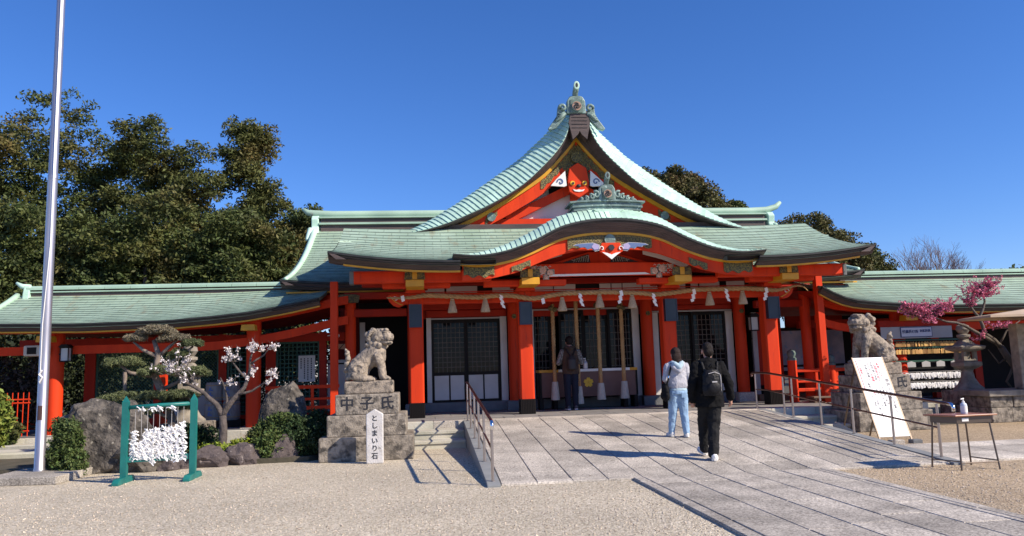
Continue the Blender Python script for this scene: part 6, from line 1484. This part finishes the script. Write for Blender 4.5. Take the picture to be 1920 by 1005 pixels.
def trunk(mb, p, h, r_, lean=(0, 0), nb=8, bl=2.0, seed=0):
    rr = random.Random(seed); pts = []
    for k in range(9): t = k / 8; pts.append((p[0] + lean[0] * t + .12 * math.sin(3 * t + seed), p[1] + lean[1] * t, p[2] + h * t))
    mb.tube(pts, [r_ * (1 - .85 * k / 8) + .01 for k in range(9)], 10)
    for k in range(nb):
        t = .25 + .7 * k / nb; a = rr.uniform(0, 6.28); q = pts[int(t * 8)]; l = bl * (1.1 - t) * rr.uniform(.7, 1.2)
        mb.tube([q, (q[0] + .5 * l * math.cos(a), q[1] + .5 * l * math.sin(a), q[2] + .2 * l), (q[0] + l * math.cos(a), q[1] + l * math.sin(a), q[2] + .25 * l)], [r_ * .35, r_ * .2, r_ * .06], 6)
    return mb
def tree(name, lab, cat, base, h, blobs, mt, n, per, spread, size, tr=.35, group=None, droop=.0, seed=1, shell=.5, aspect=1.6, lean=(0, 0), flat=0, bl=2.0):
    T = thing(name, lab, cat, base, group)
    trunk(MB(), base, h, tr, lean, 9, bl, seed).build('trunk', trunkm, T, smooth=True)
    C = blob_clumps(blobs, n, shell)
    leafcloud('crown', mt, T, C, per, spread, size, droop=droop, aspect=aspect, flat=flat)
    return T
grp = 'evergreens behind the left gallery'
Yt = 33
def PX(x, y, Y_=33.): # helper constants worked out in metres at the row of trees
    return x, Y_, y
# each tree: irregular crown made of many lobes at its own depth
def lobes(cx, cy, zlo, zhi, w, seed, k=26, taper=.5, depth=.8, lob=.46):
    rr = random.Random(seed); out = []
    for i in range(k):
        t = (i + .5) / k; z = zlo + (zhi - zlo) * t; ww = w * (1 - taper * t ** 2.2); r_ = w * lob * rr.uniform(.7, 1.25) * (1 - .35 * t)
        a = rr.uniform(0, 6.28); d = max(0, ww - r_) * rr.uniform(.35, 1)
        out.append((cx + d * math.cos(a), cy + depth * d * math.sin(a), z, r_ * 1.25, r_ * 1.1, r_ * .72))
    return out
TR = [('cypress_tree', 'tallest thin-topped evergreen at the far left, behind the flagpole', -16.6, 36, 1.0, 13.2, 3.0, 31, conif, 9.5),
      ('cypress_tree', 'brown-tinged evergreen at the left border below the tallest one', -19.3, 34, 1.0, 12.6, 2.9, 32, conif2, 9),
      ('cypress_tree', 'dense evergreen right of the flagpole, left of the middle crown', -13.5, 37, 1.5, 13.1, 2.9, 33, conif, 9.5),
      ('cypress_tree', 'broad reddish evergreen in the middle of the left grove', -11.2, 35, 1.0, 13.3, 2.6, 34, conif2, 10),
      ('cypress_tree', 'rounded tall evergreen at the right end of the left grove', -8.0, 36, 1.5, 14.0, 2.05, 35, conif2, 10),
      ('cypress_tree', 'low drooping evergreen in front of the left grove, at its left', -15.4, 31.5, .6, 9.0, 3.0, 36, conif, 6),
      ('cypress_tree', 'low drooping evergreen in the middle front of the left grove', -11.0, 31.5, .6, 9.4, 2.9, 37, conif, 6),
      ('cypress_tree', 'low evergreen at the front just left of the hall roof', -7.4, 31.5, .6, 8.8, 2.3, 38, conif, 6),
      ('cypress_tree', 'small dark evergreen touching the left end of the main roof ridge', -5.6, 34, 1.0, 9.3, 1.9, 39, conif, 6.5)]
for nm_, lab, x, y, zlo, zhi, w, sd_, mt, h in TR:
    lb_ = lobes(x, y, zlo + 1, zhi - .6, w * 1.08, sd_, 30, .18 if zhi < 13.35 else .50)
    if sd_ == 31: lb_ += [(x - 1.4, y, 13.6, .9, .7, .5), (x - .2, y, 14.7, 1.0, .7, .5), (x + .9, y, 14.0, .8, .7, .6), (x + 1.3, y, 12.9, .7, .6, .4), (x - 2.6, y, 12.9, .8, .6, .5)]
    tree(nm_, lab, 'tree', (x, y, 0), h, lb_, mt, 900, 72, (.52, .5, .24), .088, .32, grp, droop=.26, seed=sd_, shell=.30, aspect=2.2, flat=.2, bl=3.0)
# dark understorey behind the gallery
C = np.stack([NP.uniform(-24, -3.5, 1500), NP.uniform(27.5, 32, 1500), NP.uniform(.2, 4.2, 1500)], 1)
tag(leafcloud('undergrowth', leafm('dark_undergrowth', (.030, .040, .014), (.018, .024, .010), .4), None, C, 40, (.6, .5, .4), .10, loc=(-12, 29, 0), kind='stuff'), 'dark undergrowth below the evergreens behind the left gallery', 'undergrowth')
# round trees behind the hall at the right
RT = [('camphor_tree', 'rounded olive tree behind the right slope of the front gable', 14.5, 45, 10.1, 3.9, 4.0, 51, broad), ('camphor_tree', 'broad olive-brown tree right of the main ridge end', 23.6, 46, 6.9, 4.3, 4.6, 52, broad), ('dark_tree', 'darker tree right of the broad olive-brown one', 28.3, 47, 6.3, 2.2, 3.4, 53, conif),
      ('dark_tree', 'small dark treetop peeking over the right part of the main ridge', 19.4, 46, 10.4, 1.0, 1.4, 54, conif), ('camphor_tree', 'tiny treetop peeking over the left part of the main ridge', -1.9, 46, 10.0, .9, .9, 55, broad)]
for nm_, lab, x, y, zc, w, hh, sd_, mt in RT:
    lb_ = [(x, y, zc - hh * .2, w, w * .8, hh)]; rr = random.Random(sd_)
    for k in range(26): a = rr.uniform(0, 6.28); e = rr.uniform(-.2, 1.5); lb_.append((x + w * .78 * math.cos(a) * math.cos(e), y + w * .6 * math.sin(a) * math.cos(e), zc - hh * .2 + hh * .82 * math.sin(e), w * .30, w * .3, w * .24))
    tree(nm_, lab, 'tree', (x, y, 0), zc, lb_, mt, int(520 * (w / 3.5) ** 1.2) + 60, 90, (.50, .45, .30), .115, .4, 'trees behind the hall roof', droop=.15, seed=sd_, shell=.75, aspect=1.6)
# bare trees far right
def bare(base, h, spreadx, seed, lab):
    T = thing('bare_tree', lab, 'tree', base, 'bare trees beyond the right gallery'); rr = random.Random(seed); mb = MB(); tw = MB()
    def grow(p, d, l, r_, lev):
        q = p + d * l; m_ = p.lerp(q, .5) + Vector((rr.uniform(-.1, .1), 0, rr.uniform(-.1, .1))) * l
        (mb if lev < 3 else tw).tube([p, m_, q], [r_, r_ * .8, r_ * .6], 5 if lev < 3 else 3)
        if lev >= 6: return
        for k in range(3 if lev else 5):
            nd = (d + Vector((rr.gauss(0, .38) * spreadx, rr.gauss(0, .3), rr.gauss(.16, .18)))).normalized(); grow(q if k else m_.lerp(q, .6), nd, l * rr.uniform(.62, .85), r_ * .6, lev + 1)
    grow(Vector(base), Vector((0, 0, 1)), h * .26, .18, 0)
    mb.build('trunk', trunkm, T); tw.build('twigs', M('grey_twigs', (.16, .12, .12), .8) if 'grey_twigs' not in MATS else MATS['grey_twigs'], T, kind='stuff')
bare((38.6, 56, 0), 11.2, 1.1, 4, 'taller bare grey tree over the right gallery roof'); bare((35.6, 57, 0), 9.8, 1.2, 9, 'lower bare tree left of the taller one over the right gallery roof'); bare((41.2, 58, 0), 10.2, 1.0, 12, 'bare tree at the right of the bare group')
hl = MB(); rows = []
for i in range(30):
    x = 46 + i * 4; rows.append([(x, 78, -1), (x, 82, 9.3 + 3.0 * (1 - math.exp(-i * .12)) + .3 * math.sin(i)), (x, 130, 12)])
hl.sweep(rows); hl.build('wooded_hill', leafm('hill_green', (.03, .03, .02), (.02, .022, .014)), kind='structure')
C = np.stack([NP.uniform(49, 95, 900), NP.uniform(79, 83, 900), np.zeros(900)], 1); C[:, 2] = 9.0 + 3.0 * (1 - np.exp(-(C[:, 0] - 46) / 4 * .12)) + NP.uniform(-1.0, .25, 900)
tag(leafcloud('hill_woods', MATS['cypress_foliage'], None, C, 20, .8, .35, loc=(60, 80, 9), kind='stuff'), 'far dark wooded hill edge at the right', 'woods')

# ------------------------------------------------------------------ trimmed pine
pinem = leafm('pine_needles', (.13, .15, .065), (.08, .10, .045), .35, .02); pinet = leafm('pine_needles_top', (.21, .18, .12), (.15, .13, .09), .3, .02)
pn_ = thing('trimmed_pine', 'cloud-pruned pine with flat layered pads behind the teal rack', 'pine tree', (-5.35, 16.5, 0))
m_ = MB(); m_.tube([(-5.15, 16.5, 0), (-5.05, 16.5, .6), (-5.25, 16.5, 1.2), (-5.45, 16.45, 1.7), (-5.40, 16.5, 2.1), (-5.5, 16.5, 2.4)], [.12, .10, .085, .075, .06, .04], 10)
for a in (((-5.25, 16.5, 1.2), (-5.7, 16.4, 1.35), (-6.2, 16.4, 1.32)), ((-5.4, 16.5, 1.65), (-5.9, 16.4, 1.75), (-6.15, 16.4, 1.95)), ((-5.4, 16.5, 2.05), (-5.7, 16.5, 2.2), (-5.9, 16.5, 2.38)), ((-5.4, 16.5, 2.05), (-5.2, 16.5, 2.25), (-5.05, 16.5, 2.38)), ((-5.3, 16.5, 1.4), (-4.95, 16.4, 1.55), (-4.6, 16.4, 1.66)), ((-5.42, 16.5, 1.8), (-5.0, 16.4, 2.0), (-4.70, 16.4, 2.25)), ((-5.2, 16.5, 1.1), (-4.9, 16.4, 1.2), (-4.7, 16.4, 1.28)), ((-5.15, 16.5, .8), (-5.3, 16.3, .95), (-5.5, 16.2, 1.0)), ((-6.0, 16.4, 1.78), (-6.0, 16.4, 1.5), (-5.98, 16.4, 1.3))):
    m_.tube(a, [.045, .035, .02], 7)
m_.build('trunk', M('pale_pine_bark', (.26, .21, .17), .9, (.14, .11, .09), 8, bump=.8, bsc=25), pn_, smooth=True)
def pad(cx, cy, cz, rx, ry, rz_, mt, name='needle_pad', n=None):
    k = n or int(90 * rx * 3); d = NP.normal(0, 1, (k, 3)); d /= np.linalg.norm(d, axis=1, keepdims=True); d[:, 2] = np.abs(d[:, 2]) * 1.0 - .25
    C = d * np.array((rx, ry, rz_)) * NP.uniform(.6, 1, (k, 1)) + np.array((cx, cy, cz)); return leafcloud(name, mt, pn_, C, 70, (.065, .065, .05), .014, aspect=5)
for a in ((-5.45, 16.5, 2.58, .38, .3, .15, pinet), (-5.85, 16.5, 2.44, .24, .2, .09, pinet), (-5.1, 16.5, 2.42, .32, .25, .12, pinet), (-6.05, 16.4, 1.95, .38, .3, .15, pinem), (-5.25, 16.3, 1.75, .48, .3, .15, pinem), (-5.7, 16.3, 1.27, .75, .35, .14, pinem), (-4.95, 16.3, 1.27, .40, .3, .12, pinem), (-4.72, 16.4, 2.3, .22, .2, .12, pinem), (-4.62, 16.35, 1.72, .28, .25, .16, pinem), (-5.0, 16.4, 1.05, .40, .3, .2, pinem), (-5.6, 16.2, 1.0, .3, .25, .12, pinem), (-4.95, 16.4, 2.1, .2, .2, .12, pinem)): pad(*a)
# ------------------------------------------------------------------ plum trees
blw = M('white_blossom', (.80, .74, .72), .8, island=.12, trans=.15); blp = M('pink_blossom', (.76, .25, .36), .8, (.60, .14, .24), 4, island=.25, trans=.15)
def plum(name, lab, base, branches, spots, mt, size, per, nbud, seed):
    T = thing(name, lab, 'plum tree', base); rr = random.Random(seed); m_ = MB()
    for pts, rs in branches:
        L_ = len(pts); q = [pts[0]]; r2 = [rs[0]]
        for k in range(1, L_):
            a, b_ = Vector(pts[k - 1]), Vector(pts[k])
            q.append(tuple(a.lerp(b_, .5) + Vector((rr.uniform(-.03, .03), rr.uniform(-.03, .03), rr.uniform(-.03, .03))))); q.append(pts[k])
            ra, rb2 = rs[0] + (rs[1] - rs[0]) * (k - .5) / (L_ - 1), rs[0] + (rs[1] - rs[0]) * k / (L_ - 1); r2 += [ra, rb2]
        m_.tube(q, r2, 9)
    tw = MB(); C = []
    for (x, y, z, rx, rz_, n) in spots:
        for k in range(n):
            a = rr.uniform(0, 6.28); rad = math.sqrt(rr.random()); q = Vector((x + rx * rad * math.cos(a), y + rr.uniform(-.25, .25), z + rz_ * rad * math.sin(a)))
            p = Vector((x + rr.uniform(-.3, .3) * rx, y, z - rz_ * .8))
            tw.tube([p, p.lerp(q, .5) + Vector((0, 0, -.02)), q, q + Vector((rr.uniform(-.05, .05), 0, rr.uniform(.03, .12)))], [.008, .006, .004, .002], 4)
            for j in range(nbud): C.append(tuple(p.lerp(q, rr.uniform(.45, 1.15)) + Vector((rr.uniform(-.03, .03), rr.uniform(-.03, .03), rr.uniform(-.03, .03)))))
    m_.build('trunk', MATS['tree_bark'] if mt is blp else MATS['plum_bark'], T, smooth=True); tw.build('twigs', MATS['tree_bark'], T, kind='stuff')
    leafcloud('blossom', mt, T, C, per, size * .8, size, aspect=1.1)
M('plum_bark', (.13, .105, .095), .9, (.06, .05, .045), 9, bump=.9, bsc=25)
plum('white_plum_tree', 'small plum tree with white blossom right of the teal rack', (-3.9, 15.6, 0),
     [([(-3.9, 15.6, 0), (-3.88, 15.6, .5), (-3.9, 15.6, .88)], (.085, .07)), ([(-3.9, 15.6, .86), (-3.75, 15.6, 1.12), (-3.5, 15.6, 1.4), (-3.4, 15.6, 1.75), (-3.35, 15.6, 2.1)], (.065, .015)), ([(-3.9, 15.6, .86), (-4.02, 15.6, 1.1), (-4.25, 15.6, 1.32), (-4.55, 15.6, 1.5), (-4.8, 15.6, 1.75)], (.06, .015)),
      ([(-3.6, 15.6, 1.28), (-3.35, 15.6, 1.33), (-3.05, 15.6, 1.5), (-2.85, 15.6, 1.68)], (.03, .008)), ([(-3.45, 15.6, 1.55), (-3.7, 15.6, 1.85), (-3.85, 15.6, 2.05)], (.025, .008)), ([(-3.38, 15.6, 1.85), (-3.15, 15.6, 2.0), (-3.0, 15.6, 2.2)], (.022, .006)), ([(-3.86, 15.6, .95), (-3.84, 15.6, 1.3), (-3.95, 15.6, 1.6)], (.03, .008)), ([(-4.4, 15.6, 1.42), (-4.6, 15.6, 1.8), (-4.5, 15.6, 2.0)], (.02, .006))],
     [(-3.72, 15.6, 2.02, .26, .15, 13), (-3.30, 15.6, 2.18, .24, .10, 16), (-2.98, 15.6, 2.20, .10, .09, 7), (-3.42, 15.6, 1.72, .15, .14, 10), (-2.92, 15.6, 1.66, .26, .07, 9), (-3.85, 15.6, 1.55, .28, .14, 5), (-4.75, 15.6, 1.95, .30, .26, 14), (-4.50, 15.6, 1.60, .22, .16, 6), (-4.95, 15.6, 1.85, .22, .2, 6), (-3.05, 15.6, 1.5, .12, .06, 3)], blw, .032, 5, 6, 3)
plum('pink_plum_tree', 'leaning dark plum tree with pink blossom at the right', (15.1, 17.9, 0),
     [([(15.1, 18.0, 0), (14.85, 18, .7), (14.6, 18, 1.3), (14.3, 18, 1.75)], (.12, .08)), ([(14.3, 18, 1.75), (13.9, 18, 2.1), (13.8, 18, 2.5), (14.0, 18, 2.9), (13.9, 18, 3.3)], (.06, .015)), ([(13.8, 18, 2.5), (13.62, 18, 2.75), (13.55, 18, 3.1)], (.04, .01)), ([(14.2, 18, 1.85), (13.4, 18, 2.3), (12.9, 18, 2.42), (12.3, 18, 2.62)], (.05, .012)), ([(14.5, 18, 1.45), (14.2, 18, 1.35), (13.95, 18, 1.7)], (.03, .01)), ([(14.6, 18, 1.3), (14.35, 18, .9), (14.6, 18, .6)], (.04, .015)), ([(14.25, 18, 1.8), (14.5, 18, 2.15), (14.9, 18, 2.4)], (.03, .01))],
     [(12.35, 18, 2.74, .62, .20, 95), (12.0, 18, 2.86, .30, .12, 22), (12.9, 18, 2.84, .30, .18, 40), (13.95, 18, 3.26, .55, .24, 75), (13.62, 18, 3.0, .28, .22, 28), (14.2, 18, 3.38, .35, .14, 26), (14.3, 18, 2.30, .45, .10, 16), (13.8, 18, 2.05, .2, .14, 10), (12.4, 18, 2.5, .25, .1, 12)], blp, .040, 4, 6, 6)
# ------------------------------------------------------------------ bushes
def bush(name, lab, blobs, mt, n, per, sz, spread=.08):
    x = sum(b[0] for b in blobs) / len(blobs); y = sum(b[1] for b in blobs) / len(blobs)
    T = thing(name, lab, 'bush', (x, y, 0)); m_ = MB(); rr = random.Random(len(lab))
    for k in range(9): b_ = rr.choice(blobs); m_.tube([(x + rr.uniform(-.1, .1), y, 0), (b_[0], b_[1], b_[2])], [.012, .005], 5)
    m_.build('stems', trunkm, T); leafcloud('leaves', mt, T, blob_clumps(blobs, n, .45), per, spread, sz, aspect=2.0)
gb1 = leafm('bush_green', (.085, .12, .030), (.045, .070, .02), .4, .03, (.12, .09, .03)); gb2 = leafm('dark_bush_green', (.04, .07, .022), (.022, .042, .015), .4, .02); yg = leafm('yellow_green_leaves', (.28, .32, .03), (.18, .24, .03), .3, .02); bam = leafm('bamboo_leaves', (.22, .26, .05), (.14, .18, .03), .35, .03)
bush('shrub', 'green bush with fine leaves in front of the large rock, right of the flagpole base', [(-6.30, 14.45, .35, .24, .24, .36), (-6.15, 14.4, .62, .22, .2, .30), (-6.3, 14.5, .80, .17, .16, .22), (-6.0, 14.3, .20, .22, .18, .22)], gb1, 420, 34, .030)
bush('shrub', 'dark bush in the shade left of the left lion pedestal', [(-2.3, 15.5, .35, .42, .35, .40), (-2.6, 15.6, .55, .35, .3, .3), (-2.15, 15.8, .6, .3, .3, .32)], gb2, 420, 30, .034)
bush('shrub', 'leafy bush below the standing rock, right of the plum rocks', [(-2.95, 15.35, .30, .32, .25, .32), (-3.15, 15.7, .48, .3, .25, .28), (-2.8, 15.6, .65, .28, .25, .25)], gb1, 380, 30, .034)
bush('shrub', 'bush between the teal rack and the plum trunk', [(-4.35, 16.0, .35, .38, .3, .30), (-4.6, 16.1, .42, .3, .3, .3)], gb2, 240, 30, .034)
bush('groundcover_shrub', 'bright yellow-green low shrub around the plum trunk', [(-3.95, 15.35, .22, .45, .2, .16), (-3.45, 15.55, .28, .35, .2, .16)], yg, 180, 20, .035, .06)
bush('bamboo_bush', 'bright yellow-green bamboo bush at the left border', [(-8.75, 16.6, .75, .45, .4, .75), (-8.5, 16.5, 1.05, .32, .3, .45), (-8.95, 16.6, 1.35, .35, .3, .4)], bam, 300, 26, .06, .10)
bush('shrub', 'dark leafless-looking bush behind the red iron fence', [(-10.6, 20.6, 1.3, .9, .5, 1.0), (-9.7, 20.8, 1.4, .5, .4, .9)], leafm('brown_shade_leaves', (.045, .035, .025), (.025, .02, .016)), 260, 18, .07, .16)
bush('shrub', 'low green plants at the foot of the red iron fence', [(-9.6, 19.0, .55, .5, .2, .35)], gb1, 120, 20, .05)

# loose stones of the gravel, real pebbles where the camera is close
def pebbles(n):
    X = NP.uniform(-8, 8.5, n); Y_ = 6.2 + 8.3 * NP.random(n) ** 1.5
    keep = ~((X > 2.82) & (X < 5.78)) & ~((X > .78) & (X < 7.84) & (Y_ > 10.8)) & ~((Y_ > 10.9) & (X > 7.5)) & ~((X < -5.8) & (Y_ > 12.5))
    edge = (NP.random(n) < .0); X, Y_ = X[keep], Y_[keep]; k = len(X)
    r_ = NP.uniform(.006, .014, k); base = np.array([(1, 0, 0), (0, 1, 0), (-1, 0, 0), (0, -1, 0), (0, 0, .7), (0, 0, -.7)], 'f')
    V = base[None] * (r_[:, None] * NP.uniform(.6, 1.3, (k, 1)))[:, :, None] * NP.uniform(.6, 1.3, (k, 6, 1))
    a = NP.uniform(0, 6.28, k); c_, s_ = np.cos(a)[:, None], np.sin(a)[:, None]
    W_ = V.copy(); W_[:, :, 0] = V[:, :, 0] * c_ - V[:, :, 1] * s_; W_[:, :, 1] = V[:, :, 0] * s_ + V[:, :, 1] * c_
    W_ += np.stack([X, Y_, r_ * .25], 1)[:, None, :]
    F = np.array([(0, 1, 4), (1, 2, 4), (2, 3, 4), (3, 0, 4), (1, 0, 5), (2, 1, 5), (3, 2, 5), (0, 3, 5)], 'i')[None] + (np.arange(k, dtype='i') * 6)[:, None, None]
    me = bpy.data.meshes.new('loose_pebbles'); me.vertices.add(k * 6); me.vertices.foreach_set('co', W_.astype('f').ravel())
    me.loops.add(k * 24); me.loops.foreach_set('vertex_index', F.ravel()); me.polygons.add(k * 8); me.polygons.foreach_set('loop_start', np.arange(0, k * 24, 3, dtype='i')); me.update(calc_edges=True)
    me.materials.append(M('pebble_stone', (.62, .53, .42), .85, (.42, .35, .27), 30, island=.38, hue=.01)); return link('loose_pebbles', me)
tag(pebbles(26000), 'loose pale pebbles scattered over the gravel ground', 'gravel', kind='stuff')
# a few pebbles and dry leaves strayed onto the paving
lf = MB()
for k in range(70):
    x, y = (rnd.uniform(.5, 9), rnd.uniform(7, 17)); z = (rz(y) + .008) if (1 < x < 7.6 and y > RY0) else (.042 if 2.9 < x < 5.7 else .012)
    a = rnd.uniform(0, 6.28); l = rnd.uniform(.012, .028); c_, s_ = math.cos(a), math.sin(a)
    lf.add([(x - c_ * l, y - s_ * l, z), (x - s_ * l * .4, y + c_ * l * .4, z + .006), (x + c_ * l, y + s_ * l, z + .002), (x + s_ * l * .4, y - c_ * l * .4, z + .005)], [(0, 1, 2, 3)])
tag(lf.build('fallen_leaves', leafm('dry_leaf', (.22, .13, .05), (.14, .08, .03)), None, loc=(4, 10, .05), fixn=False), 'tiny dry leaves scattered over the stone paving', 'leaves', kind='stuff')
